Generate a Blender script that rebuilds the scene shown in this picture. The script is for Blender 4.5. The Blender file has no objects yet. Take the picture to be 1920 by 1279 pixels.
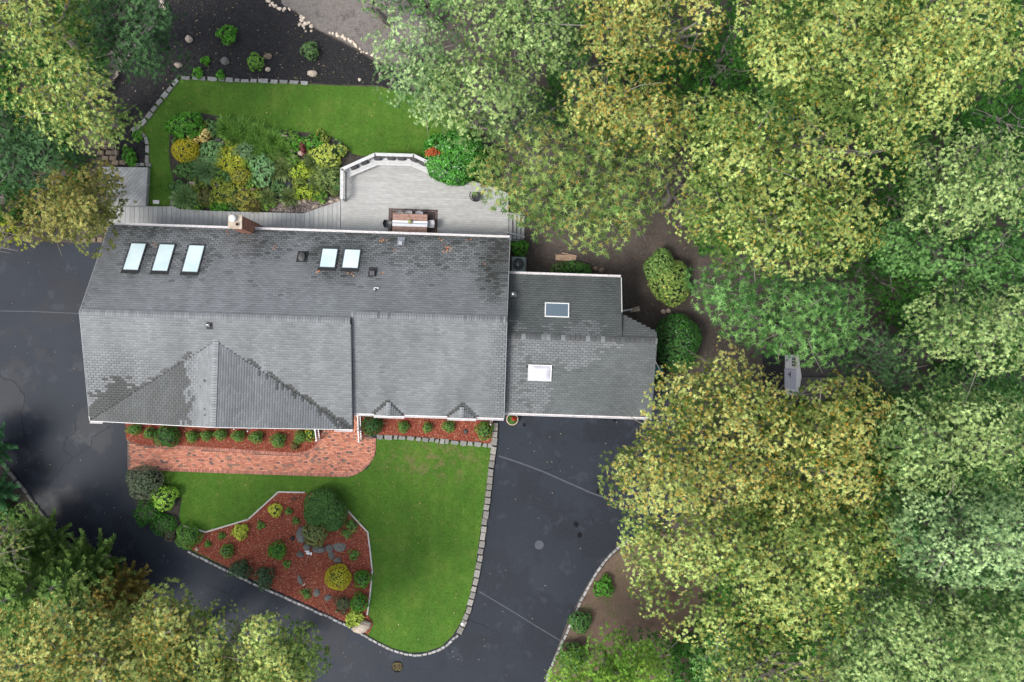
import bpy, math, random
import numpy as np
from math import radians, sin, cos, pi, sqrt

S = bpy.context.scene
COL = S.collection
random.seed(7)
RNG = np.random.default_rng(11)

# ---------------------------------------------------------------- camera, sky, sun
CAM_H = 50.0            # metres above the lawn, looking straight down
FPX = 1500.0            # focal length in pixels of a 1920 px wide picture
cam = bpy.data.cameras.new('camera')
cam.sensor_width = 36.0
cam.lens = 36.0 * FPX / 1920.0
cam.clip_end = 2000.0
co = bpy.data.objects.new('camera', cam)
COL.objects.link(co)
co.location = (0, 0, CAM_H)
co.rotation_euler = (0, 0, 0)
S.camera = co

SUN_EL, SUN_DIR = radians(57), (-0.85, -0.5)      # light comes from the lower left of the picture
w = bpy.data.worlds.new('World')
S.world = w
w.use_nodes = True
nt = w.node_tree
nt.nodes.clear()
sky = nt.nodes.new('ShaderNodeTexSky')
sky.sky_type = 'NISHITA'
sky.sun_disc = False
sky.sun_elevation = SUN_EL
sky.sun_rotation = math.atan2(SUN_DIR[0], SUN_DIR[1])
sky.air_density = 1.0
sky.dust_density = 1.8
sky.ozone_density = 1.0
bg = nt.nodes.new('ShaderNodeBackground')
bg.inputs['Strength'].default_value = 0.15
hsv = nt.nodes.new('ShaderNodeHueSaturation')
hsv.inputs['Saturation'].default_value = 0.45
wo = nt.nodes.new('ShaderNodeOutputWorld')
nt.links.new(sky.outputs[0], hsv.inputs['Color'])
nt.links.new(hsv.outputs[0], bg.inputs['Color'])
nt.links.new(bg.outputs[0], wo.inputs['Surface'])

sl = bpy.data.lights.new('sun', 'SUN')
sl.energy = 1.5
sl.angle = radians(20)
sl.color = (1.0, 0.965, 0.9)
so = bpy.data.objects.new('sun', sl)
COL.objects.link(so)
so.location = (-20, -30, 60)
so.rotation_euler = (pi / 2 - SUN_EL, 0, math.atan2(SUN_DIR[0], -SUN_DIR[1]) * -1)
# the lamp shines along its -Z; turn it so that it comes from SUN_DIR
from mathutils import Vector, Matrix
_d = Vector((SUN_DIR[0], SUN_DIR[1], 0)).normalized() * cos(SUN_EL) + Vector((0, 0, sin(SUN_EL)))
so.rotation_euler = _d.to_track_quat('Z', 'Y').to_euler()

S.view_settings.view_transform = 'Standard'
S.view_settings.look = 'None'
S.view_settings.gamma = 1
S.view_settings.use_curve_mapping = False
S.view_settings.exposure = 1.06
S.render.engine = 'CYCLES'
S.cycles.max_bounces = 6
S.cycles.diffuse_bounces = 3
S.cycles.glossy_bounces = 3
S.cycles.transmission_bounces = 4
S.cycles.transparent_max_bounces = 4
S.cycles.use_denoising = True

# ---------------------------------------------------------------- coordinates
def W(px, py, z=0.0):
    """the ground-plan point (x, y) at height z of a place measured on the aerial photograph"""
    k = (CAM_H - z) / FPX
    return ((px - 960.0) * k, -(py - 639.5) * k)

TH = radians(1.9)
CT, ST = cos(TH), sin(TH)
def HW(u, v):           # the house's own axes (turned 1.9 degrees) to the world
    return (u * CT + v * ST, -u * ST + v * CT)

# ---------------------------------------------------------------- object helpers
def link(o, parent=None):
    COL.objects.link(o)
    if parent is not None:
        o.parent = parent
    return o

def tag(o, label=None, cat=None, group=None, kind=None):
    if label: o['label'] = label
    if cat: o['category'] = cat
    if group: o['group'] = group
    if kind: o['kind'] = kind
    return o

def empty(name, label=None, cat=None, loc=(0, 0, 0), rz=0.0, group=None):
    o = bpy.data.objects.new(name, None)
    link(o)
    o.empty_display_size = 0.3
    o.location = loc
    o.rotation_euler = (0, 0, rz)
    return tag(o, label, cat, group)

class MB:
    """collects polygons, with a colour per vertex where wanted"""
    def __init__(s):
        s.v, s.f, s.c, s.m = [], [], [], []
    def poly(s, pts, col=None, mi=0):
        n = len(s.v)
        s.v += [tuple(p) for p in pts]
        s.c += [(col or (1, 1, 1))] * len(pts)
        s.f.append(tuple(range(n, n + len(pts))))
        s.m.append(mi)
    def prism(s, pts, z0, z1, col=None, mi=0, bottom=True):
        """pts counter-clockwise (x, y)"""
        a = sum(pts[i - 1][0] * pts[i][1] - pts[i][0] * pts[i - 1][1] for i in range(len(pts)))
        if a < 0: pts = list(reversed(pts))
        n, b = len(pts), len(s.v)
        s.v += [(p[0], p[1], z0) for p in pts] + [(p[0], p[1], z1) for p in pts]
        s.c += [(col or (1, 1, 1))] * (2 * n)
        s.f.append(tuple(range(b + n, b + 2 * n))); s.m.append(mi)
        if bottom:
            s.f.append(tuple(reversed(range(b, b + n)))); s.m.append(mi)
        for i in range(n):
            j = (i + 1) % n
            s.f.append((b + i, b + j, b + n + j, b + n + i)); s.m.append(mi)
    def hexa(s, q, mi=0, col=None):
        """eight corners, bottom four then top four, counter-clockwise"""
        b = len(s.v)
        s.v += [tuple(p) for p in q]
        s.c += [(col or (1, 1, 1))] * 8
        for f in ((3, 2, 1, 0), (4, 5, 6, 7), (0, 1, 5, 4), (1, 2, 6, 5), (2, 3, 7, 6), (3, 0, 4, 7)):
            s.f.append(tuple(b + i for i in f)); s.m.append(mi)
    def box(s, c, size, rz=0.0, mi=0, col=None, tilt=None):
        x, y, z = [d / 2 for d in size]
        q = []
        for k in (-z, z):
            for a, b in ((-x, -y), (x, -y), (x, y), (-x, y)):
                p = Vector((a, b, k))
                if tilt is not None: p = tilt @ p
                q.append((c[0] + p.x * cos(rz) - p.y * sin(rz), c[1] + p.x * sin(rz) + p.y * cos(rz), c[2] + p.z))
        s.hexa(q, mi, col)
    def tube(s, pts, rads, n=6, mi=0, col=None, cap=True):
        pts = [Vector(p) for p in pts]
        rings = []
        for i, p in enumerate(pts):
            d = (pts[min(i + 1, len(pts) - 1)] - pts[max(i - 1, 0)])
            if d.length < 1e-6: d = Vector((0, 0, 1))
            d.normalize()
            a = d.orthogonal().normalized() if abs(d.z) < .95 else Vector((1, 0, 0)).cross(d).normalized()
            if abs(d.z) < .95:
                a = Vector((0, 0, 1)).cross(d).normalized()
            b = d.cross(a)
            r = rads[i] if hasattr(rads, '__len__') else rads
            base = len(s.v)
            for k in range(n):
                t = 2 * pi * k / n
                s.v.append(tuple(p + a * (r * cos(t)) + b * (r * sin(t))))
                s.c.append(col or (1, 1, 1))
            rings.append(base)
        for i in range(len(rings) - 1):
            for k in range(n):
                k2 = (k + 1) % n
                s.f.append((rings[i] + k, rings[i] + k2, rings[i + 1] + k2, rings[i + 1] + k)); s.m.append(mi)
        if cap:
            s.f.append(tuple(reversed(range(rings[0], rings[0] + n)))); s.m.append(mi)
            s.f.append(tuple(range(rings[-1], rings[-1] + n))); s.m.append(mi)
    def lathe(s, c, prof, n=16, mi=0, col=None, sx=1, sy=1):
        base = len(s.v)
        for r, z in prof:
            for k in range(n):
                t = 2 * pi * k / n
                s.v.append((c[0] + r * cos(t) * sx, c[1] + r * sin(t) * sy, c[2] + z))
                s.c.append(col or (1, 1, 1))
        for i in range(len(prof) - 1):
            for k in range(n):
                k2 = (k + 1) % n
                a = base + i * n
                s.f.append((a + k, a + k2, a + n + k2, a + n + k)); s.m.append(mi)
        s.f.append(tuple(reversed(range(base, base + n)))); s.m.append(mi)
        e = base + (len(prof) - 1) * n
        s.f.append(tuple(range(e, e + n))); s.m.append(mi)
    def mesh(s, name, mats, colors=False, smooth=False):
        me = bpy.data.meshes.new(name)
        me.from_pydata(s.v, [], s.f)
        for m in (mats if isinstance(mats, (list, tuple)) else [mats]):
            me.materials.append(m)
        if any(s.m):
            me.polygons.foreach_set('material_index', s.m)
        if colors:
            at = me.color_attributes.new('col', 'FLOAT_COLOR', 'POINT')
            arr = np.ones((len(s.v), 4), np.float32)
            arr[:, :3] = np.array(s.c, np.float32)
            at.data.foreach_set('color', arr.ravel())
        if smooth:
            me.polygons.foreach_set('use_smooth', [True] * len(s.f))
        me.update()
        return me
    def obj(s, name, mats, parent=None, colors=False, smooth=False, loc=(0, 0, 0), rz=0.0):
        o = bpy.data.objects.new(name, s.mesh(name, mats, colors, smooth))
        link(o, parent)
        o.location = loc
        o.rotation_euler = (0, 0, rz)
        return o

def in_poly(x, y, poly):
    x = np.asarray(x, float); y = np.asarray(y, float)
    ins = np.zeros(x.shape, bool)
    n = len(poly)
    for i in range(n):
        x0, y0 = poly[i - 1]; x1, y1 = poly[i]
        if y0 == y1: continue
        c = ((y0 > y) != (y1 > y)) & (x < (x1 - x0) * (y - y0) / (y1 - y0) + x0)
        ins ^= c
    return ins

def poly_dist(x, y, poly):
    x = np.asarray(x, float); y = np.asarray(y, float)
    best = np.full(x.shape, 1e9)
    for i in range(len(poly)):
        x0, y0 = poly[i - 1]; x1, y1 = poly[i]
        dx, dy = x1 - x0, y1 - y0
        t = np.clip(((x - x0) * dx + (y - y0) * dy) / (dx * dx + dy * dy + 1e-9), 0, 1)
        best = np.minimum(best, np.hypot(x - x0 - t * dx, y - y0 - t * dy))
    return best

def rand_in(poly, n, rng):
    xs = [p[0] for p in poly]; ys = [p[1] for p in poly]
    ox, oy = [], []
    got = 0
    while got < n:
        x = rng.uniform(min(xs), max(xs), n * 2); y = rng.uniform(min(ys), max(ys), n * 2)
        m = in_poly(x, y, poly)
        ox.append(x[m]); oy.append(y[m]); got += m.sum()
        if m.sum() == 0: break
    return np.concatenate(ox)[:n], np.concatenate(oy)[:n]

def clip_half(poly, nx, ny, d):
    """keep the part of the polygon with nx*x + ny*y <= d"""
    out = []
    for i in range(len(poly)):
        a, b = poly[i - 1], poly[i]
        sa, sb = nx * a[0] + ny * a[1] - d, nx * b[0] + ny * b[1] - d
        if (sa <= 0) != (sb <= 0):
            t = sa / (sa - sb)
            out.append((a[0] + (b[0] - a[0]) * t, a[1] + (b[1] - a[1]) * t))
        if sb <= 0: out.append(b)
    return out

def smooth_closed(pts, it=2):
    for _ in range(it):
        q = []
        for i in range(len(pts)):
            a, b = pts[i], pts[(i + 1) % len(pts)]
            q += [(a[0] * .75 + b[0] * .25, a[1] * .75 + b[1] * .25), (a[0] * .25 + b[0] * .75, a[1] * .25 + b[1] * .75)]
        pts = q
    return pts

def smooth_open(pts, it=2):
    for _ in range(it):
        q = [pts[0]]
        for i in range(len(pts) - 1):
            a, b = pts[i], pts[i + 1]
            q += [(a[0] * .75 + b[0] * .25, a[1] * .75 + b[1] * .25), (a[0] * .25 + b[0] * .75, a[1] * .25 + b[1] * .75)]
        q.append(pts[-1])
        pts = q
    return pts

_vn = {}
def vnoise(x, y, seed=0):
    """smooth value noise in 0..1"""
    if seed not in _vn:
        _vn[seed] = np.random.default_rng(900 + seed).random((64, 64))
    g = _vn[seed]
    x = np.asarray(x, float); y = np.asarray(y, float)
    xi = np.floor(x).astype(int); yi = np.floor(y).astype(int)
    fx = x - xi; fy = y - yi
    fx = fx * fx * (3 - 2 * fx); fy = fy * fy * (3 - 2 * fy)
    a = g[xi % 64, yi % 64]; b = g[(xi + 1) % 64, yi % 64]; c = g[xi % 64, (yi + 1) % 64]; d = g[(xi + 1) % 64, (yi + 1) % 64]
    return (a * (1 - fx) + b * fx) * (1 - fy) + (c * (1 - fx) + d * fx) * fy
def fnoise(x, y, seed=0):
    return (vnoise(x, y, seed) * .55 + vnoise(x * 2.1, y * 2.1, seed + 1) * .28 + vnoise(x * 4.3, y * 4.3, seed + 2) * .17)

# ---------------------------------------------------------------- materials
def new_mat(name):
    m = bpy.data.materials.new(name)
    m.use_nodes = True
    n = m.node_tree
    return m, n, n.nodes['Principled BSDF'], n.nodes['Material Output']

def set_(b, **k):
    for a, v in k.items():
        a = a.replace('_', ' ')
        if a in b.inputs: b.inputs[a].default_value = v

def ramp(n, fac, stops):
    r = n.nodes.new('ShaderNodeValToRGB')
    el = r.color_ramp.elements
    while len(el) < len(stops): el.new(0.5)
    for e, (p, c) in zip(el, stops):
        e.position = p
        e.color = (*c, 1) if len(c) == 3 else c
    n.links.new(fac, r.inputs['Fac'])
    return r.outputs['Color']

def noise(n, scale, detail=4, rough=.6, vec=None, dist=0.0):
    t = n.nodes.new('ShaderNodeTexNoise')
    t.inputs['Scale'].default_value = scale
    t.inputs['Detail'].default_value = detail
    t.inputs['Roughness'].default_value = rough
    t.inputs['Distortion'].default_value = dist
    if vec is None:
        g = n.nodes.new('ShaderNodeTexCoord'); vec = g.outputs['Object']
    n.links.new(vec, t.inputs['Vector'])
    return t.outputs['Fac']

def mixc(n, fac, a, b, mode='MIX'):
    m = n.nodes.new('ShaderNodeMix')
    m.data_type = 'RGBA'; m.blend_type = mode
    for inp, v in ((m.inputs[0], fac), (m.inputs[6], a), (m.inputs[7], b)):
        if isinstance(v, (int, float)): inp.default_value = v
        elif isinstance(v, tuple): inp.default_value = (*v, 1)
        else: n.links.new(v, inp)
    return m.outputs[2]

def maprange(n, v, a, b, c, d):
    m = n.nodes.new('ShaderNodeMapRange')
    n.links.new(v, m.inputs[0])
    for i, x in enumerate((a, b, c, d)): m.inputs[i + 1].default_value = x
    return m.outputs[0]

def bump(n, b, h, strength=.3, dist=.02):
    k = n.nodes.new('ShaderNodeBump')
    k.inputs['Strength'].default_value = strength
    k.inputs['Distance'].default_value = dist
    n.links.new(h, k.inputs['Height'])
    n.links.new(k.outputs[0], b.inputs['Normal'])

def mat_noise(name, c0, c1, scale=4, rough=.8, bscale=30, bstr=.3, bdist=.01, c2=None, metal=0.0, objrand=0.0, spec=.5):
    m, n, b, o = new_mat(name)
    st = [(.3, c0), (.7, c1)] if c2 is None else [(.25, c0), (.5, c1), (.75, c2)]
    c = ramp(n, noise(n, scale), st)
    if objrand:
        oi = n.nodes.new('ShaderNodeObjectInfo')
        v = maprange(n, oi.outputs['Random'], 0, 1, 1 - objrand, 1 + objrand)
        vc = n.nodes.new('ShaderNodeCombineColor')
        for i in range(3): n.links.new(v, vc.inputs[i])
        c = mixc(n, 1.0, c, vc.outputs[0], 'MULTIPLY')
    n.links.new(c, b.inputs['Base Color'])
    set_(b, Roughness=rough, Metallic=metal, Specular_IOR_Level=spec)
    if bstr: bump(n, b, noise(n, bscale, 3), bstr, bdist)
    return m

def mat_attr(name, rough=.7, vary=.25, vscale=12, spec=.5, bstr=.2, bscale=60):
    """colour from the pieces themselves (attribute col), with a fine grain"""
    m, n, b, o = new_mat(name)
    a = n.nodes.new('ShaderNodeAttribute'); a.attribute_name = 'col'
    v = maprange(n, noise(n, vscale, 4), .25, .75, 1 - vary, 1 + vary)
    vc = n.nodes.new('ShaderNodeCombineColor')
    for i in range(3): n.links.new(v, vc.inputs[i])
    n.links.new(mixc(n, 1.0, a.outputs['Color'], vc.outputs[0], 'MULTIPLY'), b.inputs['Base Color'])
    set_(b, Roughness=rough, Specular_IOR_Level=spec)
    if bstr: bump(n, b, noise(n, bscale, 2), bstr, .005)
    return m

def mat_leaf(name, rough=.55, trans=.2, spec=.12):
    m, n, b, o = new_mat(name)
    a = n.nodes.new('ShaderNodeAttribute'); a.attribute_name = 'col'
    n.links.new(a.outputs['Color'], b.inputs['Base Color'])
    set_(b, Roughness=rough, Specular_IOR_Level=spec)
    t = n.nodes.new('ShaderNodeBsdfTranslucent')
    n.links.new(mixc(n, 1.0, a.outputs['Color'], (1.0, 1.0, .6), 'MULTIPLY'), t.inputs['Color'])
    mx = n.nodes.new('ShaderNodeMixShader')
    mx.inputs[0].default_value = trans
    n.links.new(b.outputs[0], mx.inputs[1]); n.links.new(t.outputs[0], mx.inputs[2])
    n.links.new(mx.outputs[0], o.inputs['Surface'])
    return m

M = {}
M['leaf'] = mat_leaf('leaf')
M['leaf_gloss'] = mat_leaf('glossy leaf', .32, .15, .5)
M['bark'] = mat_noise('bark', (.12, .095, .075), (.30, .27, .23), 9, .9, 40, .6, .02)
M['stem'] = mat_noise('stem', (.06, .05, .035), (.13, .10, .07), 9, .9, 40, .4)
M['soil'] = None

# woodland soil with moss and worn spots
m, n, b, o = new_mat('woodland soil')
c = ramp(n, noise(n, .5, 6, .65), [(.3, (.035, .026, .021)), (.5, (.065, .05, .042)), (.75, (.105, .084, .07))])
c = mixc(n, maprange(n, noise(n, .35, 5, .7, dist=.8), .60, .70, 0, .75), c, (.06, .075, .015))
c = mixc(n, maprange(n, noise(n, 9, 4, .8), .62, .72, 0, .55), c, (.17, .135, .11))
n.links.new(c, b.inputs['Base Color']); set_(b, Roughness=.8)
bump(n, b, noise(n, 14, 5, .8), .8, .05)
M['soil'] = m
M['bare'] = mat_noise('bare grey soil', (.07, .06, .052), (.17, .15, .135), 1.3, .9, 20, .7, .04, c2=(.12, .10, .088))
M['islandsoil'] = mat_noise('brown island soil', (.075, .045, .03), (.13, .085, .06), 1.1, .9, 20, .7, .04, c2=(.07, .075, .022))
M['blackmulch'] = mat_noise('black mulch', (.003, .003, .0045), (.011, .011, .013), 7, .75, 25, .9, .05)
M['redmulch'] = mat_noise('red mulch', (.13, .026, .012), (.29, .066, .032), 6, .85, 25, .9, .05)
M['bedsoil'] = mat_noise('dark bed soil', (.018, .015, .012), (.06, .05, .038), 4, .85, 25, .9, .05)

# lawn: mown grass, faint stripes, worn tan spots
def lawn_mat(name, worn=None):
    m, n, b, o = new_mat(name)
    g = n.nodes.new('ShaderNodeTexCoord')
    f1 = noise(n, .45, 4, .6, g.outputs['Object'])
    f2 = noise(n, 3.0, 6, .75, g.outputs['Object'])
    f3 = noise(n, 26, 3, .8, g.outputs['Object'])
    c = ramp(n, f1, [(.32, (.045, .125, .010)), (.50, (.072, .185, .014)), (.68, (.135, .225, .028))])
    c = mixc(n, maprange(n, f2, .3, .75, 0, .75), c, (.040, .115, .008))
    c = mixc(n, maprange(n, f3, .35, .8, 0, .55), c, (.12, .19, .045))
    wv = n.nodes.new('ShaderNodeTexWave'); wv.wave_type = 'BANDS'; wv.bands_direction = 'X'
    wv.inputs['Scale'].default_value = .32; wv.inputs['Distortion'].default_value = .7
    wv.inputs['Detail'].default_value = 1
    n.links.new(g.outputs['Object'], wv.inputs['Vector'])
    c = mixc(n, maprange(n, wv.outputs['Fac'], .2, .8, 0, .38), c, (.07, .14, .018))
    c = mixc(n, maprange(n, noise(n, 1.1, 5, .75, g.outputs['Object']), .56, .70, 0, .45), c, (.17, .19, .05))
    c = mixc(n, maprange(n, noise(n, 5.5, 3, .7, g.outputs['Object']), .66, .72, 0, .6), c, (.025, .085, .01))
    if worn:
        mp = n.nodes.new('ShaderNodeVectorMath'); mp.operation = 'DISTANCE'
        sc = n.nodes.new('ShaderNodeVectorMath'); sc.operation = 'MULTIPLY'
        sc.inputs[1].default_value = (1 / worn[2], 1 / worn[3], 0)
        n.links.new(g.outputs['Object'], sc.inputs[0])
        n.links.new(sc.outputs[0], mp.inputs[0])
        mp.inputs[1].default_value = (worn[0] / worn[2], worn[1] / worn[3], 0)
        fall = maprange(n, mp.outputs['Value'], .2, 1.1, 1, 0)
        ad = n.nodes.new('ShaderNodeMath'); ad.operation = 'MULTIPLY'
        n.links.new(fall, ad.inputs[0])
        n.links.new(maprange(n, noise(n, 1.7, 5, .7, g.outputs['Object']), .47, .62, 0, .8), ad.inputs[1])
        c = mixc(n, ad.outputs[0], c, (.20, .155, .075))
    n.links.new(c, b.inputs['Base Color']); set_(b, Roughness=.9, Specular_IOR_Level=.2)
    bump(n, b, f3, .9, .04)
    return m
M['lawn_back'] = lawn_mat('back lawn turf')
M['lawn_front'] = lawn_mat('front lawn turf', (*W(815, 862), 4.0, 1.6))

# sealed asphalt, damp in patches with crisp drying edges
m, n, b, o = new_mat('damp asphalt')
g = n.nodes.new('ShaderNodeTexCoord')
base_ = noise(n, .13, 3, .5, g.outputs['Object'])
wet = noise(n, .22, 7, .62, g.outputs['Object'])
wet2 = noise(n, .75, 7, .68, g.outputs['Object'])
c = ramp(n, base_, [(.35, (.015, .019, .027)), (.65, (.022, .0275, .038))])
c = mixc(n, maprange(n, wet, .50, .535, 0, .5), c, (.011, .012, .017))
c = mixc(n, maprange(n, wet2, .585, .61, 0, .3), c, (.050, .056, .070))
c = mixc(n, maprange(n, wet2, .40, .38, 0, .35), c, (.012, .013, .018))
c = mixc(n, maprange(n, noise(n, 7.0, 5, .75, g.outputs['Object']), .35, .75, 0, .25), c, (.050, .053, .062))
c = mixc(n, maprange(n, noise(n, 45, 2, .9, g.outputs['Object']), .55, .8, 0, .35), c, (.10, .10, .105))
n.links.new(c, b.inputs['Base Color'])
n.links.new(maprange(n, wet, .50, .54, .56, .44), b.inputs['Roughness'])
set_(b, Specular_IOR_Level=.15)
bump(n, b, noise(n, 70, 3, .7, g.outputs['Object']), .2, .004)
M['asphalt'] = m
M['seam'] = mat_noise('worn seam', (.04, .044, .054), (.072, .077, .09), 5, .7, 40, .2)
M['crack'] = mat_noise('tar crack', (.008, .008, .01), (.016, .016, .02), 5, .95, 40, .2, spec=.08)

M['kerb'] = mat_noise('belgian block', (.22, .21, .20), (.40, .385, .365), 5, .85, 40, .4, .01, objrand=.25)
M['wallstone'] = mat_noise('retaining stone', (.13, .118, .10), (.31, .29, .26), 3, .85, 30, .5, .015, objrand=.28)
M['slab'] = mat_noise('flat fieldstone', (.13, .13, .12), (.30, .295, .28), 3, .85, 30, .5, .015, objrand=.22)
M['brownstone'] = mat_noise('brown stone', (.10, .07, .045), (.26, .20, .145), 4, .85, 30, .5, .015, objrand=.25)
M['rock'] = mat_noise('grey rock', (.07, .072, .06), (.20, .195, .175), 3, .85, 20, .6, .03, objrand=.25)
M['tanrock'] = mat_noise('tan rock', (.26, .20, .15), (.55, .46, .37), 4, .85, 20, .6, .03, objrand=.2)
M['pebble'] = mat_noise('pale pebble', (.38, .29, .20), (.70, .60, .50), 6, .8, 30, .3, objrand=.25)
M['timber'] = mat_noise('pale timber edging', (.34, .33, .29), (.55, .53, .48), 5, .8, 40, .3)
M['board'] = mat_noise('raw board', (.30, .19, .12), (.48, .34, .24), 5, .8, 40, .3)
M['brick'] = mat_attr('paving brick', .8, .2, 30)
M['brickobj'] = mat_noise('border brick', (.28, .105, .07), (.50, .22, .16), 9, .8, 40, .4, .01, objrand=.3)
M['mortar'] = mat_noise('sand joints', (.10, .065, .05), (.20, .14, .11), 8, .9, 40, .4)
M['shingle'] = mat_attr('asphalt shingle', .62, .16, 22, .45, .35, 120)
M['underlay'] = mat_noise('roof underlay', (.012, .012, .012), (.03, .03, .028), 10, .8, 40, .3)
M['white'] = mat_noise('white paint', (.66, .65, .64), (.80, .80, .79), 7, .45, 40, .05)
M['gutter'] = mat_noise('weathered white gutter', (.50, .46, .45), (.78, .76, .76), 9, .5, 40, .1)
M['siding'] = mat_noise('grey siding', (.30, .31, .32), (.38, .39, .40), 3, .7, 40, .1)
M['white_opaque'] = mat_noise('white acrylic dome', (.48, .47, .51), (.58, .57, .61), 3, .25, 40, .02)
M['dark'] = mat_noise('black metal', (.012, .012, .014), (.03, .03, .033), 7, .45, 40, .1)
M['frame_dark'] = mat_noise('dark skylight frame', (.03, .032, .036), (.06, .062, .07), 7, .45, 40, .1)
M['grey_metal'] = mat_noise('grey metal', (.25, .26, .27), (.40, .41, .42), 7, .4, 40, .1, metal=.6)
M['galv'] = mat_noise('galvanised metal', (.5, .51, .52), (.68, .69, .7), 7, .3, 40, .1, metal=.8)
M['deck'] = mat_noise('grey composite board', (.30, .295, .28), (.405, .40, .385), 1.6, .6, 60, .15, .004, objrand=.06)
M['walkboard'] = mat_noise('grey weathered board', (.25, .25, .24), (.385, .385, .37), 1.6, .65, 60, .15, .004, objrand=.11)
M['rail'] = mat_noise('off white rail', (.42, .42, .41), (.54, .54, .53), 5, .5, 40, .1)
M['rug'] = mat_noise('brown outdoor rug', (.055, .035, .032), (.10, .065, .058), 8, .9, 80, .4)
M['rugline'] = mat_noise('pale rug line', (.17, .13, .12), (.22, .18, .16), 8, .9, 80, .4)
M['tabletop'] = mat_noise('reddish wood', (.11, .045, .03), (.34, .20, .15), 6, .5, 60, .3, c2=(.16, .07, .045))
M['cloth_w'] = mat_noise('white cloth', (.72, .71, .72), (.80, .80, .81), 5, .9, 60, .2)
M['cloth_b'] = mat_noise('blue grey cloth', (.30, .32, .36), (.36, .38, .42), 5, .9, 60, .2)
M['plastic_g'] = mat_noise('grey shell seat', (.33, .33, .35), (.42, .42, .44), 3, .4, 60, .05)
M['plastic_d'] = mat_noise('charcoal shell seat', (.05, .05, .055), (.08, .08, .085), 3, .4, 60, .05)
M['pillow'] = mat_noise('charcoal fabric', (.045, .04, .045), (.085, .078, .085), 9, .95, 90, .4)
M['terracotta'] = mat_noise('pale terracotta', (.46, .33, .24), (.62, .48, .38), 6, .8, 50, .2)
M['acgreen'] = mat_noise('grey green cabinet', (.20, .26, .24), (.28, .34, .32), 6, .5, 50, .1)
M['teal'] = mat_noise('teal plastic', (.01, .16, .17), (.015, .23, .24), 6, .35, 50, .05)
M['shedroof'] = mat_attr('brown shed shingle', .75, .25, 20)
M['shedfloor'] = mat_noise('lilac grey board', (.46, .45, .52), (.54, .53, .60), 6, .6, 50, .1)
M['cream'] = mat_noise('cream trim', (.62, .56, .40), (.70, .65, .50), 6, .6, 50, .1)
M['water'] = None
m, n, b, o = new_mat('pond water')
set_(b, Base_Color=(.006, .008, .010, 1), Roughness=.08)
M['water'] = m
m, n, b, o = new_mat('skylight glass')
set_(b, Base_Color=(.55, .68, .68, 1), Roughness=.12, Specular_IOR_Level=.8)
c = ramp(n, noise(n, .7, 3), [(.3, (.52, .66, .66)), (.7, (.70, .80, .80))])
n.links.new(c, b.inputs['Base Color'])
M['glass_w'] = m
m, n, b, o = new_mat('dark skylight glass')
set_(b, Base_Color=(.12, .16, .20, 1), Roughness=.08, Specular_IOR_Level=.8)
M['glass_d'] = m
M['rustleaf'] = mat_leaf('fallen leaf', .7, .15)

# ---------------------------------------------------------------- foliage as many small leaf faces
class Fol:
    def __init__(s): s.V, s.C, s.T, s.TC = [], [], [], []
    def leaves(s, P, D, L, Wd, c0, c1, up=None, droop=0.15, rng=RNG, tri=False):
        """P base points, D unit directions, L lengths, Wd widths, c0 colour at the base, c1 at the tip"""
        P = np.asarray(P, float); D = np.asarray(D, float)
        n = len(P)
        if n == 0: return
        L = np.broadcast_to(np.asarray(L, float).reshape(-1, 1) if np.ndim(L) else float(L), (n, 1))
        Wd = np.broadcast_to(np.asarray(Wd, float).reshape(-1, 1) if np.ndim(Wd) else float(Wd), (n, 1))
        D = D / (np.linalg.norm(D, axis=1, keepdims=True) + 1e-9)
        R = rng.normal(size=(n, 3)) * .35 + (np.array([0, 0, 1.0]) if up is None else up)
        Sd = np.cross(D, R); Sd /= (np.linalg.norm(Sd, axis=1, keepdims=True) + 1e-9)
        mid = P + D * L * .55
        tip = P + D * L; tip[:, 2] -= (droop * L)[:, 0]
        if tri:
            h = P + D * L * .12
            s.T.append(np.stack([h + Sd * Wd * .5, tip, h - Sd * Wd * .5], 1).reshape(-1, 3))
            c0 = np.broadcast_to(np.asarray(c0, float), (n, 3)); c1 = np.broadcast_to(np.asarray(c1, float), (n, 3))
            s.TC.append(np.stack([c0, c1, c0], 1).reshape(-1, 3))
            return
        q = np.stack([P, mid + Sd * Wd * .5, tip, mid - Sd * Wd * .5], 1)
        s.V.append(q.reshape(-1, 3))
        c0 = np.broadcast_to(np.asarray(c0, float), (n, 3)); c1 = np.broadcast_to(np.asarray(c1, float), (n, 3))
        cm = c0 * .35 + c1 * .65
        s.C.append(np.stack([c0, cm, c1, cm], 1).reshape(-1, 3))
    def obj(s, name, mat, parent=None, loc=(0, 0, 0)):
        nq = sum(len(v) for v in s.V) // 4; nt_ = sum(len(v) for v in s.T) // 3
        V = np.concatenate(s.V + s.T).astype(np.float32); C = np.concatenate(s.C + s.TC)
        me = bpy.data.meshes.new(name)
        me.vertices.add(len(V)); me.vertices.foreach_set('co', (V - np.array(loc, np.float32)).ravel())
        me.loops.add(len(V)); me.loops.foreach_set('vertex_index', np.arange(len(V), dtype=np.int32))
        me.polygons.add(nq + nt_)
        me.polygons.foreach_set('loop_start', np.concatenate([np.arange(nq) * 4, nq * 4 + np.arange(nt_) * 3]).astype(np.int32))
        me.polygons.foreach_set('loop_total', np.concatenate([np.full(nq, 4), np.full(nt_, 3)]).astype(np.int32))
        at = me.color_attributes.new('col', 'FLOAT_COLOR', 'POINT')
        arr = np.ones((len(V), 4), np.float32); arr[:, :3] = np.clip(C, 0, 1)
        at.data.foreach_set('color', arr.ravel())
        me.materials.append(mat)
        me.update(calc_edges=True)
        o = bpy.data.objects.new(name, me)
        link(o, parent); o.location = loc
        return o

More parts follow.
